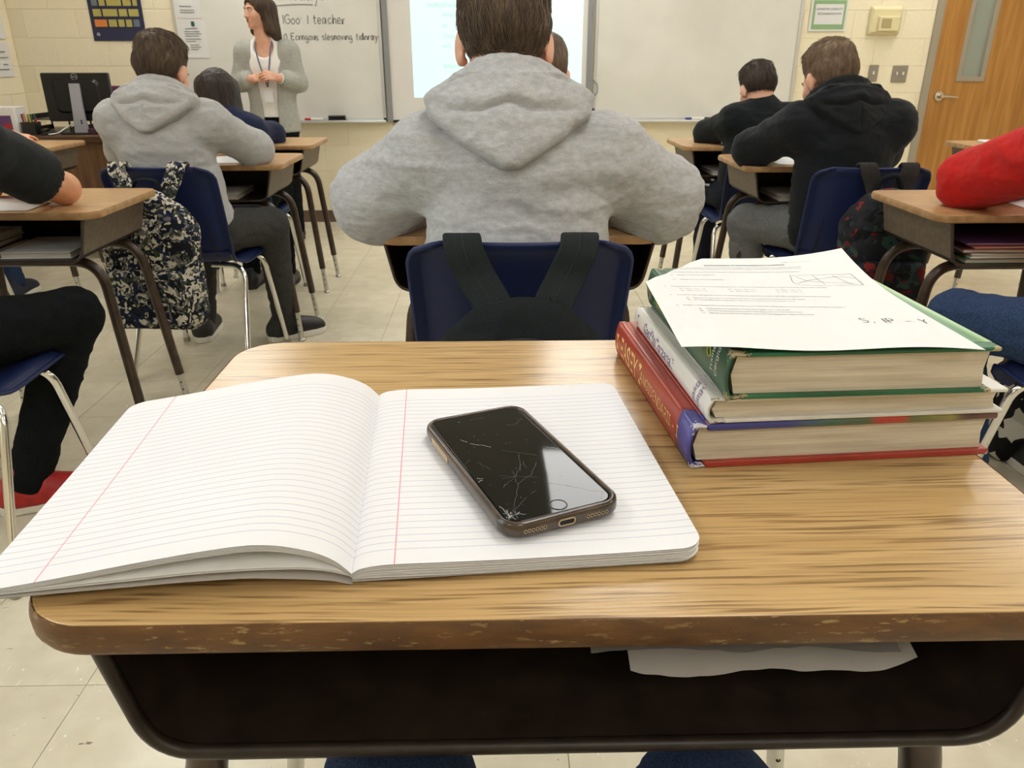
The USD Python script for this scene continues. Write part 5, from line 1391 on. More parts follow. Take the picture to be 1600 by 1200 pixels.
def strands(parent, m, mat_, n, length, width, c, R, s, seed=1, down=0.9):
    """Short strands combed down and back over the hair surface, as curves."""
    r = np.random.default_rng(seed)
    P, fi = trimesh.sample.sample_surface(m, n, seed=seed)
    N = m.face_normals[fi]
    flow = -R[2] * down - R[1] * 0.25
    rel = (P - c) / s
    out = P - c; out -= np.outer(out @ R[2], R[2]); out /= np.linalg.norm(out, axis=1, keepdims=True) + 1e-9
    topness = np.clip((rel @ R[2] - 0.05) / 0.05, 0, 1)[:, None]
    D = flow * (1 - topness) + (out * 0.7 + R[1] * 0.8) * topness + r.normal(0, 0.16, (n, 3))
    D -= N * (D * N).sum(1, keepdims=True); D /= np.linalg.norm(D, axis=1, keepdims=True) + 1e-9
    ln = length * r.uniform(0.6, 1.15, n)[:, None]
    pts = np.stack([P - N * 0.001, P + D * ln * 0.33 + N * 0.0022, P + D * ln * 0.66 + N * 0.0026, P + D * ln + N * 0.0012], 1)
    cv = UsdGeom.BasisCurves.Define(stage, numbered(path_of(parent), 'hair_strands'))
    cv.CreateTypeAttr('linear'); cv.CreateWrapAttr('nonperiodic')
    cv.CreateCurveVertexCountsAttr(Vt.IntArray.FromNumpy(np.full(n, 4, np.int32)))
    cv.CreatePointsAttr(Vt.Vec3fArray.FromNumpy(pts.reshape(-1, 3).astype(np.float32)))
    w = np.tile(np.array([1, 0.9, 0.7, 0.3]) * width, n)
    cv.CreateWidthsAttr(Vt.FloatArray.FromNumpy(w.astype(np.float32))); cv.SetWidthsInterpolation('vertex')
    cv.GetPrim().SetCustomDataByKey('kind', 'stuff')
    UsdShade.MaterialBindingAPI.Apply(cv.GetPrim()).Bind(mat_)

def add_hand(F, w, d, n, s=1.0, curl=0.5, side=1, spread=0.12):
    """w wrist, d towards the fingers, n out of the palm; side +1 puts the thumb on the d x n side."""
    d = nrm(d); n = nrm(n - d * (n @ d)); t = np.cross(d, n) * side
    P = lambda a, b, c_: w + s * (a * d + b * t + c_ * n)
    for b in (-0.026, -0.009, 0.009, 0.026):
        F.cone(P(0.012, b * 0.7, 0), P(0.082 - abs(b) * 0.2, b, 0.002), 0.014 * s, 0.0115 * s, 0.008 * s)
    for b, ln, r in ((0.027, 0.072, 0.0088), (0.009, 0.080, 0.009), (-0.009, 0.074, 0.0087), (-0.026, 0.058, 0.0078)):
        a0, ang, seg = V(0.082 - abs(b) * 0.2, b, 0.0), 0.0, ln * V(0.45, 0.31, 0.24)
        p = a0
        for k in range(3):
            ang += curl * (0.75, 1.0, 0.7)[k]
            q = p + seg[k] * V(math.cos(ang), spread * b / 0.027 * (k == 0), math.sin(ang))
            F.cone(P(*p), P(*q), r * s * (1 - 0.08 * k), r * s * (0.92 - 0.08 * k), 0.003)
            p = q
    F.cone(P(0.022, 0.022, 0.004), P(0.050, 0.046, 0.016), 0.0135 * s, 0.0105 * s, 0.008 * s)
    F.cone(P(0.050, 0.046, 0.016), P(0.082, 0.050, 0.026), 0.0105 * s, 0.0078 * s, 0.003)

SHOE = {}
def shoe(parent, ankle, d, up_m, sole_m, size=0.275, z0=0.0):
    """Low sneaker pointing along d, standing on the floor."""
    if not SHOE:
        F = Field((-0.07, -0.1, 0), (0.07, 0.21, 0.14), 0.006)
        F.cone((0, -0.045, 0.045), (0, 0.12, 0.036), 0.038, 0.040, 0.02)
        F.cone((0, -0.045, 0.045), (0.004, 0.155, 0.030), 0.036, 0.030, 0.03)
        F.cone((0, -0.035, 0.06), (0, -0.02, 0.108), 0.036, 0.036, 0.03)
        F.cone((0, 0.0, 0.085), (0, 0.09, 0.052), 0.03, 0.026, 0.03)
        F.plane((0, 0, -1), -0.022)
        SHOE['upper'] = F.mesh()
        o = catmull([(0.0, -0.088), (0.035, -0.07), (0.038, 0.0), (0.047, 0.09), (0.038, 0.16), (0.004, 0.188), (-0.034, 0.165), (-0.045, 0.09), (-0.036, 0.0), (-0.035, -0.07), (0.0, -0.088)], 5)[:-1]
        SHOE['sole'] = loft([np.c_[o * k, np.full(len(o), z)] for k, z in ((0.97, 0.0), (1.0, 0.004), (1.0, 0.026), (0.96, 0.029))])
        SHOE['lace'] = join(*[tube([(-0.018, 0.03 + 0.022 * i, 0.083 - 0.011 * i), (0, 0.032 + 0.022 * i, 0.0895 - 0.0115 * i), (0.018, 0.03 + 0.022 * i, 0.083 - 0.011 * i)], 0.003, 6) for i in range(4)])
    d = nrm(V(d[0], d[1], 0)); r = V(d[1], -d[0], 0)
    k = size / 0.275
    T = lambda m: xf(m, np.array([r, d, (0, 0, 1)]) * k, (ankle[0], ankle[1], z0 + 0.0006))
    u = obj('shoe', T(SHOE['upper']), up_m, parent, True)
    obj('sole', T(SHOE['sole']), sole_m, u, 40)
    obj('laces', T(SHOE['lace']), M['sneaker_white'] if up_m is not M['sneaker_white'] else M['c_white'], u, True, kind='stuff')

def hood(parent, c, r, b, u, s, m, seed=3, h=0.0055, tip=0.128, wide=0.150):
    """Folded-down hood: a rolled rim round the neck and a pouch that hangs to a point down the back."""
    L = lambda x, y, z: c + s * (x * r + y * b + z * u)
    F = Field(c - 0.26 * s, c + 0.24 * s, h)
    def arc(R1, R2, up_f, z0, rad, a1, k, n=22):
        pts = [L(R1 * math.sin(a), -0.075 + R2 * math.cos(a), z0 + up_f * math.cos(a)) for a in np.linspace(-a1, a1, n)]
        for p, q in zip(pts, pts[1:]):
            F.cone(p, q, rad * s, rad * s, k)
    arc(0.096, 0.090, 0.036, 0.020, 0.018, 2.2, 0.006)
    arc(0.098, 0.094, 0.036, -0.004, 0.022, 2.2, 0.008)
    arc(0.120, 0.108, 0.018, -0.022, 0.027, 1.55, 0.02)
    poly = np.array([(-wide, 0.004), (-wide * 0.93, -0.030), (-0.080, -tip * 0.66), (-0.014, -tip), (0.014, -tip), (0.080, -tip * 0.66), (wide * 0.93, -0.030), (wide, 0.004), (0.09, 0.04), (-0.09, 0.04)])
    def fn(X):
        p = [X[i] - c[i] for i in range(3)]
        dot = lambda v: (p[0] * v[0] + p[1] * v[1] + p[2] * v[2]) / s
        x, y, z = dot(r), dot(b), dot(u)
        d2 = np.full(x.shape, 1e9); sg = np.ones(x.shape, bool)
        n = len(poly); ins = np.zeros(x.shape, bool)
        for i in range(n):
            a, e = poly[i], poly[(i + 1) % n]
            ed = e - a; wx, wz = x - a[0], z - a[1]
            t = np.clip((wx * ed[0] + wz * ed[1]) / (ed @ ed), 0, 1)
            d2 = np.minimum(d2, (wx - ed[0] * t) ** 2 + (wz - ed[1] * t) ** 2)
            c1 = (a[1] > z) != (e[1] > z)
            with np.errstate(divide='ignore', invalid='ignore'):
                xi = ed[0] * (z - a[1]) / (ed[1] if ed[1] else 1e-9) + a[0]
            ins ^= c1 & (x < xi)
        d2 = np.sqrt(d2); d2 = np.where(ins, -d2, d2)
        yc = 0.026 + 0.018 * np.clip((-z) / 0.12, 0, 1) - 1.5 * x * x
        th_ = 0.015 + 0.020 * np.clip(1 - np.abs(z + 0.05) / 0.12, 0, 1) * np.clip(1 - np.abs(x) / wide, 0.25, 1)
        dy = np.abs(y - yc) - th_
        d = np.sqrt(np.maximum(d2 + 0.012, 0) ** 2 + np.maximum(dy, 0) ** 2) + np.minimum(np.maximum(d2 + 0.012, dy), 0) - 0.012
        return d * s
    F.add(fn, c - 0.25 * s, c + 0.2 * s, 0.010)
    mm = F.mesh()
    v = np.asarray(mm.vertices) - c
    x, y, z = (v @ r) / s, (v @ b) / s, (v @ u) / s
    N = vnormals(mm)
    dent = 0.0045 * np.exp(-(x / 0.0040) ** 2) * np.clip((-0.035 - z) / 0.01, 0, 1) * np.clip((z + tip - 0.006) / 0.015, 0, 1) * (y > 0.0)                       # centre seam
    zc = -0.034 + 0.015 * np.exp(-(x / 0.030) ** 2) + 0.7 * x * x
    dent = dent + 0.0075 * np.exp(-((z - zc) / 0.006) ** 2) * (y > 0.0) * np.clip((0.130 - np.abs(x)) / 0.05, 0, 1)   # crease below the roll
    dent = dent - 0.0060 * np.exp(-((z - zc - 0.018) / 0.014) ** 2) * (y > 0.0) * np.clip((0.135 - np.abs(x)) / 0.06, 0, 1)
    zr = 0.040 - 1.5 * x * x
    dent = dent + 0.0055 * np.exp(-((z - zr) / 0.0042) ** 2) * (y > -0.05) * np.clip((0.125 - np.abs(x)) / 0.02, 0, 1)                    # hem of the rim
    mm.vertices = np.asarray(mm.vertices) - N * (dent * s)[:, None]
    wrinkle(mm, 0.0035 * s, 16, seed, (1, 1, 1.4))
    return obj('hood', mm, m, parent, True)

def make_person(label, J, top_m, trs_m, skin_m, hair_m, s=1.0, hs=1.0, h=0.008, tw=0.165, td=0.115, puff=0.022, sleeve=1.0, hood_on=False, hair_kind='short', fwd=(0, 1, 0), hf=None,
                seed=1, shoes=None, foot_dir=None, legs=True, hem=None, name='person', n_strand=0, wr=0.006, top_name='hoodie', arm_r=(0.072, 0.066, 0.048), right=None, bare_from=None, hands=True, top=True, scoop=None, palm=None, curl=0.35):
    p = thing(name, label, 'person', (0, 0, 0))
    fwd = nrm(fwd); rt = nrm(right) if right is not None else nrm(np.cross(fwd, (0, 0, 1)))
    hf = nrm(hf if hf is not None else fwd); R = head_frame(hf)
    g = {k: np.asarray(v, float) for k, v in J.items()}
    allp = np.array(list(g.values()))
    lo, hi = allp.min(0) - 0.2, allp.max(0) + 0.2
    # body: one skin surface
    F = Field(lo, hi, h)
    c = g['head']
    add_head(F, c, R, hs)
    F.cone(g['neck'] - V(0, 0, 0.02), c - R[2] * 0.05 * hs - R[1] * 0.02 * hs, 0.060 * hs, 0.054 * hs, 0.03)
    F.oval(g['pelvis'], g['waist'], rt, tw * 0.82, td * 0.8, tw * 0.74, td * 0.72)
    F.oval(g['waist'], g['chest'], rt, tw * 0.74, td * 0.72, tw * 0.86, td * 0.84)
    F.cone(g['shL'], g['shR'], 0.05 * s, 0.05 * s, 0.05)
    F.cone(g['chest'], g['neck'], 0.08 * s, 0.06 * s, 0.05)
    for q in 'LR':
        F.cone(g['sh' + q], g['el' + q], 0.050 * s, 0.042 * s, 0.03)
        F.cone(g['el' + q], g['wr' + q], 0.043 * s, 0.028 * s, 0.02)
        if hands:
            dv = nrm(g['wr' + q] - g['el' + q])
            add_hand(F, g['wr' + q], dv + V(0, 0, -0.02), V(0, 0, -1) if palm is None else palm['LR'.index(q)], 0.92 * s, curl, 1 if q == 'L' else -1)
        if legs:
            F.cone(g['hip' + q], g['kn' + q], 0.072 * s, 0.052 * s, 0.03)
            F.cone(g['kn' + q], g['an' + q], 0.052 * s, 0.036 * s, 0.02)
            fd = nrm((foot_dir or {}).get(q, fwd))
            F.cone(g['an' + q] - V(0, 0, 0.04), g['an' + q] + fd * 0.12 - V(0, 0, 0.055), 0.03, 0.02, 0.02)
    obj('body', F.mesh(), skin_m, p, True)
    if hair_kind == 'short':
        hm = short_hair(c, R, hs, min(h, 0.006), seed=seed)
    else:
        hm = long_hair(c, R, hs, min(h, 0.006), hair_kind, seed)
    hp = obj('hair', hm, hair_m, p, True)
    if n_strand:
        strands(hp, hm, hair_m, n_strand, 0.028 * hs, 0.0011, c, R, hs, seed)
    face_bits(p, c, R, hs, M['brow'])
    if top:
        # upper garment
        F = Field(lo, hi, h)
        F.oval(g['pelvis'], g['waist'], rt, tw + 0.012, td + puff, tw * 0.93 + 0.008, td * 0.9 + puff)
        F.oval(g['waist'], g['chest'], rt, tw * 0.93 + 0.008, td * 0.9 + puff, tw * 1.0 + puff * 0.3, td * 0.98 + puff, 0.04)
        F.cone(g['shL'], g['shR'], 0.070 * s, 0.070 * s, 0.06)
        F.cone(g['chest'], g['neck'] + V(0, 0, 0.01), 0.10 * s, max(0.068 * s, 0.070 * hs), 0.06)
        for q in 'LR':
            a, b, w = g['sh' + q], g['el' + q], g['wr' + q]
            if sleeve >= 1:
                F.cone(a, b, arm_r[0] * s, arm_r[1] * s, 0.05)
                F.cone(b, b + (w - b) * 0.97, arm_r[1] * s, arm_r[2] * s, 0.03)
            else:
                F.cone(a, a + (b - a) * sleeve, arm_r[0] * s, arm_r[1] * 1.06 * s, 0.05)
                e_ = a + (b - a) * sleeve; ax = nrm(b - a)
                F.cone(e_ + ax * 0.062 * s, e_ + ax * 0.20 * s, 0.10 * s, 0.10 * s, 0.004, True)
        if hem is not None:
            F.plane((0, 0, -1), -hem)
        # neck opening
        F.cone(g['neck'] + R[2] * 0.035, g['neck'] + R[2] * 0.3, 0.052 * hs, 0.10 * hs, 0.01, True)
        if scoop:
            q0 = g['neck'] + fwd * 0.075 + V(0, 0, scoop[1])
            F.cone(q0 - fwd * 0.04, q0 + fwd * 0.12 , scoop[0] * 0.8, scoop[0], 0.01, True)
        m = F.mesh()
        m = wrinkle(m, wr if sleeve >= 1 else wr * 0.5, 7.0, seed, (1.0, 1.0, 1.9))
        m = wrinkle(m, wr * (0.35 if sleeve >= 1 else 0.1), 22.0, seed + 5, (1.0, 1.0, 1.6))
        tp = obj(top_name, m, top_m, p, True)
        if hood_on:
            b = nrm(-fwd + V(0, 0, 0.30)); u = nrm(np.cross(b, rt)); u = u if u[2] > 0 else -u
            hood(tp, g['neck'] + b * 0.060 * s + u * 0.012, rt, b, u, hs * 1.02, top_m, seed)
    if legs:
        F = Field(np.minimum(lo, [1e9, 1e9, 0.0]), hi, h)
        F.oval(g['hipL'], g['hipR'], fwd, 0.10 * s, 0.088 * s, 0.10 * s, 0.088 * s, 0.04)
        F.oval(g['pelvis'], g['pelvis'] + (g['waist'] - g['pelvis']) * 0.35, rt, tw * 0.84, td * 0.84, tw * 0.80, td * 0.80, 0.03)
        for q in 'LR':
            F.cone(g['hip' + q], g['kn' + q], 0.088 * s, 0.068 * s, 0.04)
            F.cone(g['kn' + q], g['an' + q] + V(0, 0, -0.01), 0.068 * s, 0.050 * s, 0.03)
        m = wrinkle(F.mesh(), 0.005, 14, seed + 9, (1, 1, 1.6))
        obj('trousers', m, trs_m, p, True)
        if shoes:
            for q in 'LR':
                fd = (foot_dir or {}).get(q, fwd)
                shoe(p, g['an' + q], fd, shoes[0], shoes[1], 0.28 * s)
    return p, g, R

# the centre person, seen from behind
make_person('person in a light grey hood seen from behind, directly in front of the nearest desk', dict(
    pelvis=(0.047, 1.640, 0.60), waist=(0.047, 1.650, 0.74), chest=(0.052, 1.690, 0.915), neck=(0.032, 1.715, 1.045), head=(0.024, 1.765, 1.178),
    shL=(-0.132, 1.715, 0.955), shR=(0.236, 1.715, 0.955), elL=(-0.272, 1.800, 0.855), elR=(0.384, 1.800, 0.851), wrL=(-0.10, 2.00, 0.832), wrR=(0.20, 2.00, 0.832),
    hipL=(-0.05, 1.65, 0.585), hipR=(0.155, 1.65, 0.585), knL=(-0.10, 2.05, 0.575), knR=(0.21, 2.05, 0.575), anL=(-0.10, 2.02, 0.10), anR=(0.22, 2.02, 0.10)),
    M['grey_knit'], M['char_trouser'], M['skin'], M['hair_brown'], s=1.08, hs=1.12, h=0.0062, tw=0.190, td=0.112, puff=0.02, hood_on=True, hf=(0, 0.93, -0.36), seed=11,
    shoes=(M['sneaker_black'], M['sole_dark']), n_strand=9000, wr=0.007, arm_r=(0.078, 0.084, 0.05))

# left row
k_ = 0.885
make_person('person in a pale grey hood beside the camouflage backpack', dict(
    pelvis=(-1.175, 2.99, 0.56), waist=(-1.20, 3.00, 0.70), chest=(-1.222, 3.0, 0.852), neck=(-1.212, 3.02, 0.995), head=(-1.211, 3.07, 1.108),
    shL=(-1.372, 3.0, 0.940), shR=(-1.068, 3.02, 0.938), elL=(-1.46, 3.2, 0.82), elR=(-0.957, 3.22, 0.822), wrL=(-1.25, 3.46, 0.815), wrR=(-1.07, 3.50, 0.815),
    hipL=(-1.265, 3.00, 0.54), hipR=(-1.075, 3.00, 0.54), knL=(-1.27, 3.36, 0.520), knR=(-0.925, 3.20, 0.522), anL=(-1.30, 3.30, 0.10), anR=(-0.935, 3.28, 0.10)),
    M['grey_knit_b'], M['char_trouser'], M['skin'], M['hair_brown'], s=0.98, hs=1.02, h=0.0075, tw=0.165, td=0.11, hood_on=True, hf=(0.22, 0.90, -0.36), fwd=(0.10, 1, 0), seed=21,
    shoes=(M['sneaker_black'], M['sneaker_white']), foot_dir={'L': V(-0.1, 1, 0), 'R': V(0.8, 0.6, 0)}, n_strand=4000)

make_person('person with long dark hair and a navy top bent over a front desk', dict(
    pelvis=(-1.24, 3.90, 0.55), waist=(-1.25, 3.91, 0.68), chest=(-1.28, 3.92, 0.80), neck=(-1.302, 3.95, 0.885), head=(-1.332, 4.0, 0.990),
    shL=(-1.41, 3.93, 0.832), shR=(-1.185, 3.94, 0.832), elL=(-1.44, 4.1, 0.80), elR=(-1.125, 4.1, 0.800), wrL=(-1.30, 4.18, 0.81), wrR=(-1.17, 4.22, 0.81),
    hipL=(-1.33, 3.91, 0.53), hipR=(-1.16, 3.91, 0.53), knL=(-1.33, 4.2, 0.53), knR=(-1.14, 4.2, 0.53), anL=(-1.33, 4.15, 0.10), anR=(-1.14, 4.15, 0.10)),
    M['navy_knit'], M['black_trouser'], M['skin'], M['hair_black'], s=0.88, hs=0.95, h=0.008, tw=0.14, td=0.10, hair_kind=0.20, hf=(-0.08, 0.85, -0.5), seed=31, shoes=(M['sneaker_black'], M['sole_dark']), top_name='sweater')

make_person('person in a black short-sleeved shirt resting a bare forearm at the left edge', dict(
    pelvis=(-1.40, 1.70, 0.56), waist=(-1.41, 1.73, 0.70), chest=(-1.42, 1.83, 0.90), neck=(-1.42, 1.90, 1.05), head=(-1.44, 1.98, 1.19),
    shL=(-1.62, 1.92, 0.975), shR=(-1.262, 1.93, 0.972), elL=(-1.66, 2.28, 0.815), elR=(-1.235, 2.275, 0.812), wrL=(-1.50, 2.42, 0.805), wrR=(-1.42, 2.36, 0.805),
    hipL=(-1.50, 1.72, 0.545), hipR=(-1.30, 1.70, 0.545), knL=(-1.52, 2.08, 0.53), knR=(-1.145, 2.015, 0.515), anL=(-1.56, 2.0, 0.10), anR=(-1.285, 1.875, 0.10)),
    M['black_cotton'], M['black_trouser'], M['skin_tan'], M['hair_dark'], s=1.0, hs=1.0, h=0.0072, tw=0.165, td=0.11, puff=0.014, sleeve=0.72, hf=(0, 0.9, -0.4), seed=41,
    shoes=(M['sneaker_red'], M['sneaker_white']), foot_dir={'L': V(0, 1, 0), 'R': V(1, 0.35, 0)}, top_name='shirt', arm_r=(0.078, 0.072, 0.05))

make_person('person at the far left desk of whom only a bare forearm shows', dict(
    pelvis=(-2.70, 3.62, 0.55), waist=(-2.70, 3.63, 0.68), chest=(-2.70, 3.68, 0.85), neck=(-2.70, 3.72, 0.98), head=(-2.72, 3.78, 1.11),
    shL=(-2.86, 3.70, 0.92), shR=(-2.54, 3.70, 0.92), elL=(-2.84, 3.95, 0.81), elR=(-2.455, 3.90, 0.81), wrL=(-2.70, 4.06, 0.805), wrR=(-2.40, 4.08, 0.802),
    hipL=(-2.79, 3.62, 0.53), hipR=(-2.61, 3.62, 0.53), knL=(-2.80, 4.0, 0.53), knR=(-2.60, 4.0, 0.53), anL=(-2.80, 3.95, 0.10), anR=(-2.50, 3.95, 0.10)),
    M['navy_knit'], M['denim_dark'], M['skin'], M['hair_dark'], s=0.92, hs=0.95, h=0.009, tw=0.145, td=0.10, sleeve=0.6, hf=(0, 0.85, -0.5), seed=51, shoes=(M['sneaker_navy'], M['sneaker_white']), top_name='shirt')

# beyond the centre person
make_person('brown-haired person mostly hidden behind the person in the centre grey hood', dict(
    pelvis=(0.13, 2.64, 0.55), waist=(0.13, 2.65, 0.68), chest=(0.13, 2.68, 0.86), neck=(0.14, 2.70, 0.985), head=(0.162, 2.73, 1.098),
    shL=(-0.03, 2.69, 0.93), shR=(0.29, 2.69, 0.93), elL=(-0.08, 2.93, 0.80), elR=(0.33, 2.93, 0.80), wrL=(0.05, 3.1, 0.80), wrR=(0.20, 3.1, 0.80),
    hipL=(0.04, 2.64, 0.53), hipR=(0.22, 2.64, 0.53), knL=(0.02, 3.02, 0.53), knR=(0.24, 3.02, 0.53), anL=(0.02, 2.98, 0.10), anR=(0.24, 2.98, 0.10)),
    M['navy_knit'], M['denim_dark'], M['skin'], M['hair_brown'], s=0.92, hs=1.0, h=0.009, tw=0.145, td=0.10, hf=(0.05, 0.9, -0.4), seed=61, shoes=(M['sneaker_black'], M['sole_dark']), top_name='sweater')

# right row
make_person('person in a plain black pullover at the front right desk', dict(
    pelvis=(1.265, 3.83, 0.55), waist=(1.265, 3.84, 0.68), chest=(1.290, 3.87, 0.80), neck=(1.288, 3.88, 0.930), head=(1.266, 3.92, 1.018),
    shL=(1.165, 3.87, 0.885), shR=(1.425, 3.86, 0.885), elL=(1.080, 4.05, 0.808), elR=(1.50, 4.05, 0.80), wrL=(1.16, 4.16, 0.81), wrR=(1.30, 4.16, 0.81),
    hipL=(1.17, 3.84, 0.54), hipR=(1.36, 3.84, 0.54), knL=(1.105, 4.05, 0.525), knR=(1.38, 4.2, 0.525), anL=(1.13, 4.08, 0.10), anR=(1.38, 4.15, 0.10)),
    M['black_cotton'], M['track'], M['skin'], M['hair_dark'], s=0.92, hs=0.95, h=0.008, tw=0.155, td=0.105, hf=(-0.22, 0.85, -0.48), seed=71, shoes=(M['sneaker_black'], M['sneaker_white']), top_name='pullover', n_strand=2500)
make_person('person in a black hood with cropped light brown hair on the right', dict(
    pelvis=(1.320, 2.95, 0.56), waist=(1.318, 2.965, 0.70), chest=(1.315, 2.97, 0.86), neck=(1.285, 3.00, 0.990), head=(1.248, 3.05, 1.080),
    shL=(1.142, 2.98, 0.925), shR=(1.468, 2.96, 0.930), elL=(1.032, 3.16, 0.826), elR=(1.535, 3.14, 0.815), wrL=(1.17, 3.42, 0.815), wrR=(1.37, 3.42, 0.815),
    hipL=(1.225, 2.97, 0.545), hipR=(1.42, 2.97, 0.545), knL=(1.06, 3.22, 0.522), knR=(1.42, 3.35, 0.520), anL=(1.09, 3.20, 0.10), anR=(1.42, 3.3, 0.10)),
    M['black_knit'], M['grey_trouser'], M['skin'], M['hair_fair'], s=1.02, hs=1.03, h=0.0075, tw=0.175, td=0.115, hood_on=True, hf=(-0.30, 0.85, -0.42), fwd=(-0.1, 1, 0), seed=81,
    shoes=(M['sneaker_black'], M['sneaker_white']), n_strand=4000, arm_r=(0.078, 0.070, 0.048))
make_person('person in a red long-sleeved top and blue jeans at the right edge', dict(
    pelvis=(1.50, 1.555, 0.57), waist=(1.51, 1.58, 0.71), chest=(1.53, 1.68, 0.91), neck=(1.53, 1.76, 1.06), head=(1.52, 1.84, 1.20),
    shL=(1.375, 1.80, 0.985), shR=(1.71, 1.78, 0.985), elL=(1.345, 2.19, 0.838), elR=(1.82, 2.12, 0.83), wrL=(1.56, 2.32, 0.82), wrR=(1.66, 2.30, 0.82),
    hipL=(1.41, 1.60, 0.55), hipR=(1.60, 1.57, 0.55), knL=(1.235, 1.935, 0.515), knR=(1.62, 1.97, 0.52), anL=(1.28, 1.80, 0.10), anR=(1.62, 1.92, 0.10)),
    M['red_knit'], M['denim'], M['skin'], M['hair_dark'], s=1.0, hs=1.0, h=0.0072, tw=0.17, td=0.115, hf=(0, 0.9, -0.4), seed=91, shoes=(M['sneaker_black'], M['sneaker_white']), top_name='sweatshirt', arm_r=(0.084, 0.078, 0.055), puff=0.03)

# the teacher, standing before the left whiteboard and looking to her right
tp_, g_, R_ = make_person('standing person in a light grey cardigan with a lanyard in front of the left whiteboard', dict(
    pelvis=(-1.425, 5.31, 0.78), waist=(-1.42, 5.30, 0.94), chest=(-1.42, 5.29, 1.11), neck=(-1.425, 5.295, 1.282), head=(-1.442, 5.27, 1.424),
    shL=(-1.552, 5.30, 1.195), shR=(-1.292, 5.30, 1.195), elL=(-1.612, 5.29, 1.022), elR=(-1.243, 5.29, 1.018), wrL=(-1.482, 5.165, 1.046), wrR=(-1.345, 5.150, 1.052),
    hipL=(-1.495, 5.315, 0.75), hipR=(-1.355, 5.315, 0.75), knL=(-1.49, 5.30, 0.42), knR=(-1.355, 5.30, 0.42), anL=(-1.49, 5.33, 0.095), anR=(-1.355, 5.33, 0.095)),
    M['white_cotton'], M['black_trouser'], M['skin'], M['hair_long'], s=0.84, hs=0.85, h=0.0045, tw=0.128, td=0.088, puff=0.006, sleeve=0.45, hair_kind=0.165, fwd=(0, -1, 0), hf=(-0.66, -0.74, -0.02), seed=101,
    shoes=(M['sneaker_black'], M['sole_dark']), top_name='white_top', hem=0.815, wr=0.003, arm_r=(0.060, 0.055, 0.04), scoop=(0.075, -0.055), palm=(V(0.35, 0.75, -0.45), V(-0.35, 0.75, -0.45)), curl=0.75)
F = Field((-1.75, 5.05, 0.65), (-1.1, 5.5, 1.36), 0.0055)
F.oval((-1.425, 5.315, 0.70), (-1.42, 5.305, 0.95), (1, 0, 0), 0.165, 0.118, 0.142, 0.104, 0.03)
F.oval((-1.42, 5.305, 0.95), (-1.42, 5.30, 1.12), (1, 0, 0), 0.142, 0.104, 0.145, 0.104, 0.03)
F.cone(g_['shL'], g_['shR'], 0.066, 0.066, 0.04)
F.cone((-1.42, 5.31, 1.15), (-1.425, 5.31, 1.25), 0.09, 0.066, 0.04)
for q in 'LR':
    F.cone(g_['sh' + q], g_['el' + q], 0.063, 0.056, 0.04); F.cone(g_['el' + q], g_['el' + q] + (g_['wr' + q] - g_['el' + q]) * 0.50, 0.057, 0.050, 0.02)
F.plane((0, 0, -1), -0.722)
def _open(X):                                                  # the open front, from the neck to the hem
    z = X[2]; hw_ = np.clip(0.060 + (z - 1.0) * 0.10, 0.05, 0.075)
    return np.maximum(np.abs(X[0] + 1.418) - hw_ + 0 * X[1], X[1] - 5.262)
F.add(_open, (-1.55, 5.0, 0.6), (-1.28, 5.27, 1.4), 0.006, True)
F.cone((-1.425, 5.25, 1.25), (-1.43, 5.22, 1.42), 0.062, 0.09, 0.01, True)
m_ = wrinkle(F.mesh(), 0.004, 11, 5, (1.4, 1.4, 0.6))
obj('cardigan', m_, M['cardigan'], tp_, True)
lan = catmull([(-1.475, 5.262, 1.268), (-1.468, 5.212, 1.215), (-1.445, 5.188, 1.12), (-1.412, 5.165, 1.02), (-1.408, 5.168, 0.995)], 5)
lan2 = catmull([(-1.372, 5.262, 1.268), (-1.375, 5.212, 1.215), (-1.388, 5.188, 1.12), (-1.402, 5.165, 1.02), (-1.406, 5.168, 0.995)], 5)
ld = obj('lanyard', join(ribbon(lan, (1, 0, 0.2), 0.009, 0.002), ribbon(lan2, (1, 0, -0.2), 0.009, 0.002)), plain('lanyard_blue_grey', lin(86, 102, 124), 0.7), tp_, 40)
obj('badge', box(-1.434, -1.380, 5.166, 5.170, 0.905, 0.985, 0.001), M['paper'], ld, False)
obj('wristband', trimesh.creation.torus(0.027, 0.005, 20, 8).apply_transform(trimesh.geometry.align_vectors([0, 0, 1], nrm(g_['wrR'] - g_['elR']))).apply_translation(g_['wrR'] * 0.8 + g_['elR'] * 0.2), M['c_white'], tp_, True)

# whoever sits at the nearest desk: two knees in jeans under it
pk = thing('person', 'two knees in blue jeans under the nearest desk', 'person', (0, 0, 0))
def legs_field(r1, r2, r3, h):
    F = Field((-0.35, -0.35, 0.0), (0.42, 0.65, 0.75), h)
    F.oval((-0.05, -0.12, 0.56), (0.15, -0.12, 0.56), (0, 1, 0), 0.12 * r1 / 0.09, r1, 0.12 * r1 / 0.09, r1, 0.04)
    for hx_, kx, kz, ax in ((-0.045, -0.083, 0.600, -0.09), (0.135, 0.174, 0.566, 0.19)):
        F.cone((hx_, -0.10, 0.555), (kx, 0.452, kz), r1, r2, 0.04)
        F.cone((kx, 0.452, kz), (ax, 0.44, 0.09), r2, r3, 0.03)
    return F
F = legs_field(0.070, 0.044, 0.035, 0.009)
for ax in (-0.09, 0.19): F.cone((ax, 0.43, 0.05), (ax, 0.56, 0.035), 0.028, 0.02, 0.02)
obj('body', F.mesh(), M['skin'], pk, True)
F = legs_field(0.088, 0.0545, 0.050, 0.008)
obj('trousers', wrinkle(F.mesh(), 0.004, 14, 3, (1, 1, 1.4)), M['denim_dark'], pk, True)
for ax in (-0.09, 0.19): shoe(pk, (ax, 0.44, 0.09), (0, 1, 0), M['sneaker_white'], M['sole_dark'])

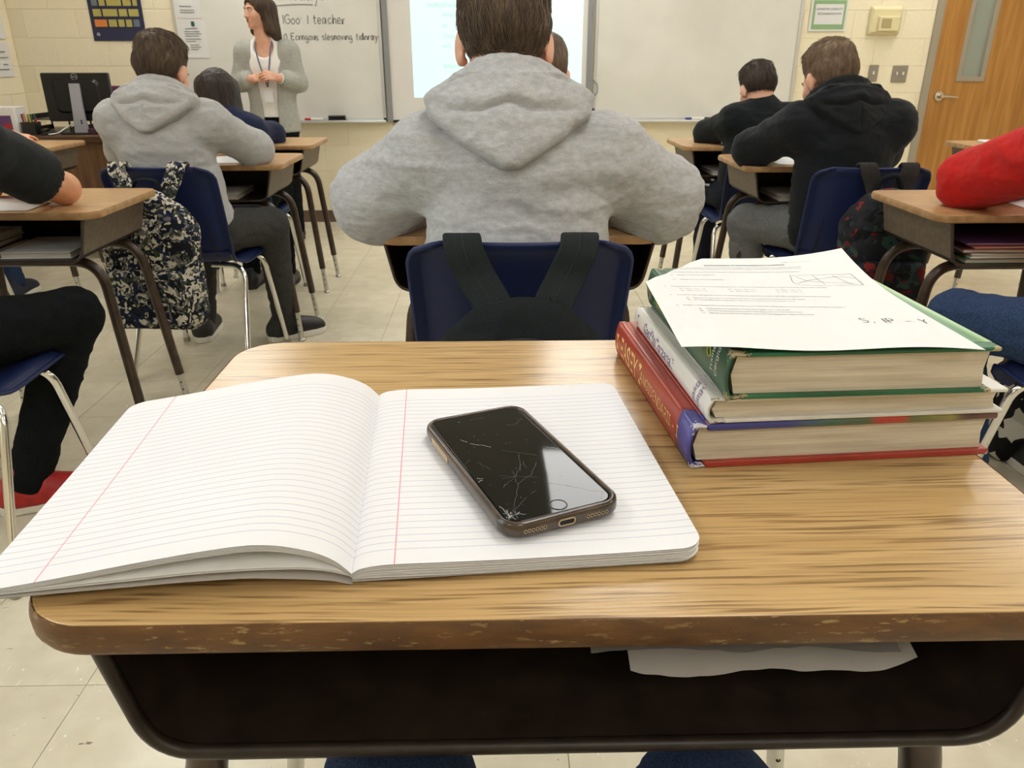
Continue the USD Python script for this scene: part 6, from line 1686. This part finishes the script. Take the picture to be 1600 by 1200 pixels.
# three stripes down the outer side of the track pants at the front right
for prim in stage.Traverse():
    if prim.GetCustomDataByKey('label') == 'person in a plain black pullover at the front right desk':
        trk = stage.GetPrimAtPath(str(prim.GetPath()) + '/trousers')
        for i in range(3):
            a_ = math.radians(150 - 24 * i)
            pts = [np.array((1.17, 3.84, 0.54)) * (1 - t_) + np.array((1.105, 4.05, 0.525)) * t_ + V(math.cos(a_) * r_, 0.0, math.sin(a_) * r_) for t_, r_ in ((0.35, 0.078), (0.7, 0.072), (1.0, 0.066))] + [np.array((1.105, 4.05, 0.525)) + V(-0.030 - 0.004 * i, 0.052, 0.030 - 0.026 * i)]
            obj('stripe', ribbon(catmull(pts, 6), (0, -math.sin(a_), 1), 0.011, 0.004), M['stripe'], trk, 40)
# ================================================================== bags
def patches(name, cols, scale, dist=0.35, rough=0.85, n2=9):
    st = []
    for i, c_ in enumerate(cols):
        st += [(i / len(cols) + 1e-4, c_), ((i + 1) / len(cols) - 1e-4, c_)]
    return mat(name, {'tc': ('texture_coordinate', {}), 'n': ('noise_texture', {'scale': n2, 'detail': 2}), 'mv': ('mix', {'mix_type': 'linear_light', 'fac': dist * 0.1}), 'v': ('voronoi_texture', {'scale': scale}), 's': ('separate_color', {}),
        'r': ('rgb_ramp', {'ramp': st, 'interpolate': False}), 'p': ('principled_bsdf', {'roughness': rough, 'specular_ior_level': 0.2})},
        [('tc.object', 'n.vector'), ('tc.object', 'mv.color1'), ('n.color', 'mv.color2'), ('mv.color', 'v.vector'), ('v.color', 's.color'), ('s.r', 'r.fac'), ('r.color', 'p.base_color')])
M['camo'] = patches('camouflage_cloth', [lin(20, 24, 40), lin(196, 190, 172), lin(34, 42, 70), lin(18, 22, 22), lin(206, 200, 186), lin(60, 68, 48), lin(110, 108, 104), lin(26, 30, 34)], 44, 0.9, 0.85, 26)
M['plaid'] = patches('red_black_patchwork_cloth', [lin(30, 32, 38), lin(112, 36, 34), lin(40, 40, 44), lin(24, 26, 30), lin(92, 32, 32), lin(46, 50, 58), lin(28, 30, 34), lin(30, 32, 36), lin(52, 74, 70), lin(34, 34, 38), lin(36, 38, 44)], 22, 1.6, 0.85, 12)
M['black_canvas'] = speckle('black_canvas', lin(18, 21, 23), lin(30, 34, 36), 500, 0.9, 0.0003, spec=0.15)
M['strap_black'] = speckle('black_webbing', lin(26, 31, 32), lin(40, 45, 46), 600, 0.9, 0.0003, spec=0.15)
M['strap_brown'] = speckle('dark_brown_webbing', lin(40, 38, 36), lin(54, 50, 47), 600, 0.9, 0.0003, spec=0.15)
M['bw_patch'] = patches('black_white_patches', [lin(20, 20, 20), lin(200, 196, 184), lin(26, 26, 26), lin(28, 30, 28), lin(180, 176, 160), lin(16, 16, 16)], 30, 0.6)

def backpack(label, loc, rotz, w, h_, d, m, m_strap, straps, group=None, handle=True, lean=0.0, seed=1, mp=None, pd=0.042):
    """Pack hanging on a chair back: local +y faces the chair, z = 0 at the bottom."""
    t = thing('backpack', label, 'backpack', loc, rotz, group)
    F = Field((-w / 2 - 0.03, -d - 0.09, -0.02), (w / 2 + 0.03, 0.04, h_ + 0.05), 0.0075)
    F.rbox((0, -d / 2, h_ * 0.40), (w / 2, d / 2, h_ * 0.40), None, 0.055, 0.0)
    F.ell((0, -d * 0.48, h_ * 0.76), (w * 0.46, d * 0.46, h_ * 0.24), None, 0.06)
    m1 = wrinkle(F.mesh(), 0.006, 11, seed)
    b = obj('pack_body', m1, m, t, True)
    F = Field((-w / 2, -d - 0.09, 0), (w / 2, -d + 0.06, h_ * 0.6), 0.0075)
    F.rbox((0, -d - 0.01, h_ * 0.25), (w * 0.40, pd, h_ * 0.21), None, min(0.035, pd * 0.8), 0.0)
    obj('front_pocket', wrinkle(F.mesh(), 0.004, 13, seed + 1), mp or m, t, True)
    zp = [(x, -d - 0.010 - pd + 0.02 * (abs(x) / (w * 0.4)) ** 4, h_ * 0.40) for x in np.linspace(-w * 0.36, w * 0.36, 15)]
    obj('zip', tube(zp, 0.0035, 8), M['black_matte'], t, True)
    arch = [(x, -d * 0.97 + 0.07 * (abs(x) / (w * 0.42)) ** 3, h_ * 0.60 + h_ * 0.28 * math.sqrt(max(0, 1 - (x / (w * 0.44)) ** 2))) for x in np.linspace(-w * 0.43, w * 0.43, 21)]
    obj('zip', tube(arch, 0.0035, 8), M['black_matte'], t, True)
    for pts, wd in straps:
        P = catmull(pts, 7)
        st = obj('strap', ribbon(P, (1, 0, 0), wd, 0.012), m_strap, t, 40)
        Q = P[2:-2].copy(); T = np.gradient(Q, axis=0); T /= np.linalg.norm(T, axis=1, keepdims=True)
        N = np.cross(T, np.array([1.0, 0, 0])); N *= np.sign(N[:, 1:2] * -1 + 1e-9)
        obj('stitching', tube(Q + N * 0.0058, 0.0016, 6), M['black_matte'], st, True)
    return t
# camouflage pack on the left chair
bp1 = backpack('camouflage backpack in navy, white and olive hanging on a navy chair back', (-1.187, 2.727, 0.262), -4, 0.325, 0.485, 0.118, M['camo'], M['camo'],
    [([(-0.108, 0.072, 0.520), (-0.115, 0.050, 0.556), (-0.114, 0.024, 0.558), (-0.108, 0.010, 0.530), (-0.092, 0.004, 0.495), (-0.07, -0.016, 0.440)], 0.062), ([(0.096, 0.072, 0.520), (0.100, 0.050, 0.556), (0.098, 0.024, 0.558), (0.092, 0.010, 0.530), (0.074, 0.004, 0.495), (0.05, -0.016, 0.440)], 0.062)], seed=3, pd=0.033)
hl_ = obj('handle', ribbon(catmull([(-0.05, -0.02, 0.475), (-0.03, -0.02, 0.51), (0.03, -0.02, 0.51), (0.05, -0.02, 0.475)], 6), (0, 1, 0.1), 0.022, 0.006), M['black_canvas'], bp1, 40)
# black pack on the centre chair
bp2 = backpack('black backpack hanging by two wide straps on the chair in front of the nearest desk', (0.046, 1.368, 0.335), 0, 0.300, 0.425, 0.135, M['black_canvas'], M['strap_black'],
    [([(-0.108, 0.064, 0.480), (-0.107, 0.044, 0.514), (-0.105, 0.020, 0.516), (-0.100, 0.004, 0.494), (-0.080, -0.002, 0.45), (-0.050, -0.028, 0.405), (-0.046, -0.04, 0.385)], 0.070), ([(0.112, 0.064, 0.480), (0.111, 0.044, 0.514), (0.109, 0.020, 0.516), (0.104, 0.004, 0.494), (0.084, -0.002, 0.45), (0.058, -0.028, 0.405), (0.054, -0.04, 0.385)], 0.070)], seed=5)
obj('handle', ribbon(catmull([(-0.050, -0.030, 0.412), (-0.040, -0.052, 0.398), (-0.018, -0.066, 0.374), (-0.003, -0.070, 0.360), (0.012, -0.070, 0.360), (0.026, -0.066, 0.374), (0.048, -0.052, 0.400), (0.056, -0.030, 0.412)], 6), (0.0, 0.6, 0.8), 0.030, 0.005), M['strap_black'], bp2, 40)
# patchwork pack on the right chair
bp3 = backpack('red and black patchwork backpack hanging by brown straps on a navy chair back', (1.340, 2.665, 0.330), -2, 0.285, 0.420, 0.140, M['plaid'], M['strap_brown'],
    [([(-0.056, 0.066, 0.450), (-0.06, 0.044, 0.486), (-0.058, 0.018, 0.488), (-0.054, 0.004, 0.464), (-0.040, 0.000, 0.43), (-0.03, -0.014, 0.39)], 0.060), ([(0.086, 0.066, 0.450), (0.088, 0.044, 0.486), (0.086, 0.018, 0.488), (0.080, 0.004, 0.464), (0.064, 0.000, 0.43), (0.05, -0.014, 0.39)], 0.060)], seed=7)
hl_ = obj('handle', tube(catmull([(-0.04, -0.02, 0.40), (-0.02, -0.02, 0.445), (0.03, -0.02, 0.455), (0.055, -0.02, 0.405)], 6), 0.009, 8), M['black_canvas'], bp3, True)
# small bag on the floor at the right edge
bg = thing('bag', 'black and white patterned bag on the floor at the right edge behind the books', 'bag', (1.66, 2.13, 0))
F = Field((-0.15, -0.1, 0), (0.15, 0.1, 0.36), 0.008)
F.ell((0, 0, 0.14), (0.13, 0.085, 0.16), None, 0.02); F.rbox((0, 0, 0.06), (0.12, 0.08, 0.06), None, 0.04, 0.03)
F.cone((0, 0, 0.25), (0.01, 0, 0.31), 0.04, 0.05, 0.03); F.plane((0, 0, -1), -0.002)
obj('bag_body', wrinkle(F.mesh(), 0.007, 12, 4), M['bw_patch'], bg, True)
obj('cord', trimesh.creation.torus(0.040, 0.006, 20, 8).apply_translation((0.004, 0, 0.268)), M['black_matte'], bg, True)

# ================================================================== teacher's desk at the far left
td_ = thing('teacher_desk', 'dark walnut desk carrying the computer monitor in the left corner', 'desk', (-2.62, 5.10, 0))
obj('desk_top', slab(1.30, 0.72, 0.705, 0.742, 0.012, 0.006, 4, 2), M['walnut'], td_, 40)
obj('modesty_panel', box(-0.60, 0.60, -0.325, -0.305, 0.10, 0.7045), M['walnut_front'], td_, False)
for s_ in (-1, 1):
    obj('end_panel', box(s_ * 0.615 - 0.015, s_ * 0.615 + 0.015, -0.33, 0.33, 0.0, 0.7045), M['walnut_front'], td_, False)
mo = thing('monitor', 'black computer monitor seen from behind on a silver stand', 'monitor', (-2.475, 4.965, 0.742), 8)
obj('screen_shell', join(loft([np.c_[rrect(w_, h_, 0.008, 4)[:, 0], np.full(20, y_), rrect(w_, h_, 0.008, 4)[:, 1] + 0.205] for y_, w_, h_ in ((0.004, 0.372, 0.268), (-0.020, 0.376, 0.272), (-0.034, 0.368, 0.264))][::-1]),
    loft([np.c_[rrect(w_, h_, 0.03, 4)[:, 0], np.full(20, y_), rrect(w_, h_, 0.03, 4)[:, 1] + 0.21] for y_, w_, h_ in ((-0.033, 0.26, 0.19), (-0.050, 0.235, 0.165))][::-1])), M['black_plastic'], mo, 30)
obj('stand_arm', loft([np.c_[np.array([(-0.5, -0.5), (0.5, -0.5), (0.5, 0.5), (-0.5, 0.5)])[:, 0] * w_ , np.array([-0.5, -0.5, 0.5, 0.5]) * 0.018 + y_, np.full(4, z_)] for z_, w_, y_ in ((0.006, 0.078, -0.082), (0.08, 0.066, -0.080), (0.16, 0.06, -0.072), (0.275, 0.058, -0.056), (0.282, 0.058, -0.056))]), M['silver_plastic'], mo, 30)
obj('stand_base', slab(0.23, 0.18, 0.0005, 0.009, 0.02, 0.003, 6, 2, 0, -0.03), M['black_plastic'], mo, 40)
lg_ = trimesh.creation.torus(0.0165, 0.0016, 30, 8); lg_ = on_wall(lg_, 0, 0.318, -0.0352)
em = obj('emblem', lg_, M['silver_plastic'], mo, True)
q = flat_text('DELL', 0.0085, True); q.vertices[:, :2] -= q.vertices[:, :2].mean(0)
ca, sa = math.cos(0.12), math.sin(0.12)
obj('lettering', on_wall(q, 0, 0.318, -0.0352), M['silver_plastic'], em, False)
for z_ in (0.055, 0.043):
    obj('cable_hole', on_wall(lathe([(0, 0), (0.0055, 0), (0.0055, 0.001), (0, 0.001)], 14), 0.010, z_ + 0.02, -0.0905), M['black_matte'], mo, False)
for lab, pts, m_c, r_ in (('white cable curling by the monitor stand', [(-2.53, 4.94, 0.80), (-2.56, 4.88, 0.775), (-2.585, 4.84, 0.752), (-2.62, 4.80, 0.7465)], M['c_white'], 0.004), ('dark cable running across the teacher desk to its front edge', [(-2.50, 4.90, 0.79), (-2.54, 4.86, 0.768), (-2.58, 4.81, 0.7475), (-2.60, 4.755, 0.7465)], M['black_plastic'], 0.003)):
    tag(obj('cable', tube(catmull(pts, 6), r_, 8), m_c, None, True), lab, 'cable')
cp = thing('pen_holder', 'black desk organiser box holding coloured pens', 'pen holder', (-2.735, 4.845, 0.742))
obj('box_shell', join(box(-0.04, 0.04, -0.035, -0.031, 0, 0.072), box(-0.04, 0.04, 0.031, 0.035, 0, 0.072), box(-0.04, -0.036, -0.031, 0.031, 0, 0.072), box(0.036, 0.04, -0.031, 0.031, 0, 0.072), box(-0.036, 0.036, -0.031, 0.031, 0, 0.004)), M['black_plastic'], cp, False)
for i, (x_, y_, c_, ln, tx, cat_) in enumerate(((-0.018, 0.0, 'orange', 0.115, -0.01, 'orange'), (-0.005, 0.012, 'yellow', 0.105, -0.004, 'yellow'), (0.008, -0.006, 'green', 0.110, 0.006, 'green'), (0.016, 0.010, 'teal2', 0.108, 0.008, 'teal'), (0.026, -0.008, 'red', 0.09, 0.012, 'red'), (-0.026, -0.014, 'maroon2', 0.112, -0.008, 'dark red'))):
    a_ = V(-2.735 + x_, 4.845 + y_, 0.747)
    pn = thing('pen', f'{cat_} pen standing in the black desk organiser', 'pen', tuple(a_))
    obj('barrel', tube([(0, 0, 0), (tx, 0, ln * 0.8)], 0.0048, 10), M['c_' + c_], pn, True)
    obj('cap', tube([(tx * 1.0, 0, ln * 0.8), (tx * 1.25, 0, ln)], 0.0054, 10), M['c_' + c_], pn, True)
tr = thing('letter_tray', 'black tiered letter tray behind the monitor', 'tray', (-2.70, 5.12, 0.742))
for z_, y_ in ((0.002, 0.0), (0.075, 0.015)):
    obj('tier', join(box(-0.13, 0.13, -0.15, 0.13, z_, z_ + 0.004), box(-0.13, -0.126, -0.15, 0.13, z_, z_ + 0.03), box(0.126, 0.13, -0.15, 0.13, z_, z_ + 0.03)), M['black_plastic'], tr, False)
for x_ in (-0.122, 0.122):
    for y_ in (-0.14, 0.12):
        obj('post', box(x_ - 0.004, x_ + 0.004, y_ - 0.004, y_ + 0.004, 0.0, 0.077), M['black_plastic'], tr, False)
wb_ = thing('paper_box', 'white carton with a violet picture at the left end of the teacher desk', 'box', (-2.905, 4.875, 0.742), 6)
obj('carton', slab(0.21, 0.15, 0.0, 0.155, 0.015, 0.004, 5, 2), M['white_plastic'], wb_, 40)
obj('picture', box(0.0, 0.075, -0.0765, -0.0755, 0.03, 0.11), M['c_violet'], wb_, False)
obj('picture_patch', box(0.03, 0.07, -0.0775, -0.0764, 0.035, 0.065), M['c_red'], wb_, False)
bk_ = thing('folder_stack', 'maroon folder lying beside the monitor stand', 'folder', (-2.335, 4.98, 0.742))
obj('folder', slab(0.17, 0.24, 0, 0.03, 0.006, 0.002, 4, 2), M['maroon'], bk_, 40)
sc_ = thing('stapler', 'small black stapler beside the desk organiser', 'stapler', (-2.655, 4.84, 0.742), 10)
obj('stapler_base', slab(0.035, 0.09, 0, 0.012, 0.008, 0.003, 5, 2), M['black_plastic'], sc_, 40)
obj('stapler_arm', xf(slab(0.028, 0.085, 0.0, 0.016, 0.008, 0.004, 5, 2), None, (0, 0, 0.018)), M['black_plastic'], sc_, 40)
oc = thing('office_chair', 'maroon upholstered office chair behind the teacher desk', 'chair', (-2.50, 5.66, 0))
obj('backrest', xf(slab(0.42, 0.44, -0.035, 0.035, 0.12, 0.03, 8, 4), [(1, 0, 0), (0, 0, 1), (0, -1, 0)], (0, 0.0, 0.77)), M['maroon'], oc, 40)
obj('seat', xf(slab(0.44, 0.30, 0.40, 0.47, 0.08, 0.025, 8, 3), None, (0, -0.02, 0)), M['maroon'], oc, 40)
obj('post', tube([(0, 0, 0.08), (0, 0, 0.40)], 0.025, 14), M['black_plastic'], oc, True)
obj('back_bar', tube([(0, 0.12, 0.42), (0, 0.17, 0.5), (0, 0.045, 0.62)], 0.015, 10), M['black_plastic'], oc, True)
for k in range(5):
    a_ = k * 2 * PI / 5
    lg2 = obj('base_leg', tube([(0, 0, 0.085), (0.19 * math.cos(a_), 0.19 * math.sin(a_), 0.06)], [0.022, 0.014], 10), M['black_plastic'], oc, True)
    obj('castor', trimesh.creation.icosphere(2, 0.026).apply_translation((0.19 * math.cos(a_), 0.19 * math.sin(a_), 0.027)), M['black_plastic'], lg2, True)

# ================================================================== paper and books on the other desks
def paper_on(label, x, y, z, rz, w=0.2, d=0.26, n=1):
    t = thing('paper', label, 'paper', (x, y, z), rz)
    s_, _ = sheet(lambda u, v: (u, v, 0.0014 + 0.003 * (u / w) ** 2 * (1 + v / d)), np.linspace(-w / 2, w / 2, 9), np.linspace(-d / 2, d / 2, 9), 0.0008)
    obj('sheet', s_, M['paper'], t, True)
paper_on('white sheet under the arm of the person in the pale grey hood', -1.125, 3.36, 0.765, 6)
paper_on('white sheet under the arm of the person in the black hood', 1.245, 3.27, 0.765, -5)
paper_on('white sheet in front of the black pullover', 1.22, 4.03, 0.765, 4)
paper_on('white sheet under the bare forearm at the left edge', -1.40, 2.30, 0.765, 3)
paper_on('white sheet under the red sleeve', 1.60, 2.25, 0.765, -4)
paper_on('white sheet in front of the person in the centre grey hood', 0.06, 1.99, 0.785, 0)
sp_ = thing('paper_stack', 'curled white booklet lying on the desk in front of the door', 'paper', (2.59, 3.94, 0.765), -8)
obj('sheet', slab(0.26, 0.22, 0.0008, 0.010, 0.02, 0.003, 5, 2), M['paper'], sp_, 40)
def in_box(label, x0, x1, y0, y1, z0, t_, m, rz=0.0):
    b = thing('workbook', label, 'book', ((x0 + x1) / 2, (y0 + y1) / 2, z0), rz)
    w, d = x1 - x0, y1 - y0
    obj('cover', join(box(-w / 2, w / 2, -d / 2, d / 2, 0, 0.0015), box(-w / 2, w / 2, -d / 2, d / 2, t_ - 0.0015, t_)), m, b, False)
    obj('page_block', box(-w / 2 + 0.003, w / 2 - 0.003, -d / 2 + 0.003, d / 2 - 0.003, 0.0015, t_ - 0.0015), M['pages'], b, False)
zb_ = 0.765 - 0.022 - 0.120 + 0.0025
in_box('flat grey binder in the open box of the desk at the left edge', -1.42, -1.22, 2.20, 2.42, zb_, 0.018, M['c_white'], 2)
in_box('lowest brown workbook stacked in the left desk box', -1.63, -1.45, 2.20, 2.42, zb_, 0.016, M['maroon'], 0)
in_box('middle tan workbook stacked in the left desk box', -1.625, -1.46, 2.205, 2.41, zb_ + 0.0165, 0.014, M['c_olive'], 2)
in_box('top pale workbook stacked in the left desk box', -1.63, -1.465, 2.21, 2.42, zb_ + 0.0310, 0.020, M['c_white'], -2)
z_ = zb_
for lab, m_c, t_, dx_, rz_ in (('lowest green workbook in the desk box under the red sleeve', 'green', 0.014, 0.0, 0), ('white workbook second from the bottom under the red sleeve', 'white', 0.012, 0.01, 2), ('maroon workbook in the middle under the red sleeve', 'maroon2', 0.012, -0.008, -2), ('red folder second from the top under the red sleeve', 'red', 0.008, 0.012, 3), ('topmost violet folder in the desk box under the red sleeve', 'violet', 0.006, 0.0, -3)):
    in_box(lab, 1.315 + dx_, 1.70 + dx_, 2.082, 2.34, z_, t_, M['c_' + m_c], rz_ * 0.5); z_ += t_ + 0.0012
for lab, x_, y_ in (('thin book in the box of the desk with the pale grey hood', -1.17, 3.36), ('thin book in the desk box of the black pullover', 1.22, 4.03), ('thin book in the desk box of the black hood', 1.29, 3.27)):
    in_box(lab, x_ - 0.14, x_ + 0.12, y_ - 0.15, y_ + 0.1, zb_, 0.02, M['c_white'], 1)
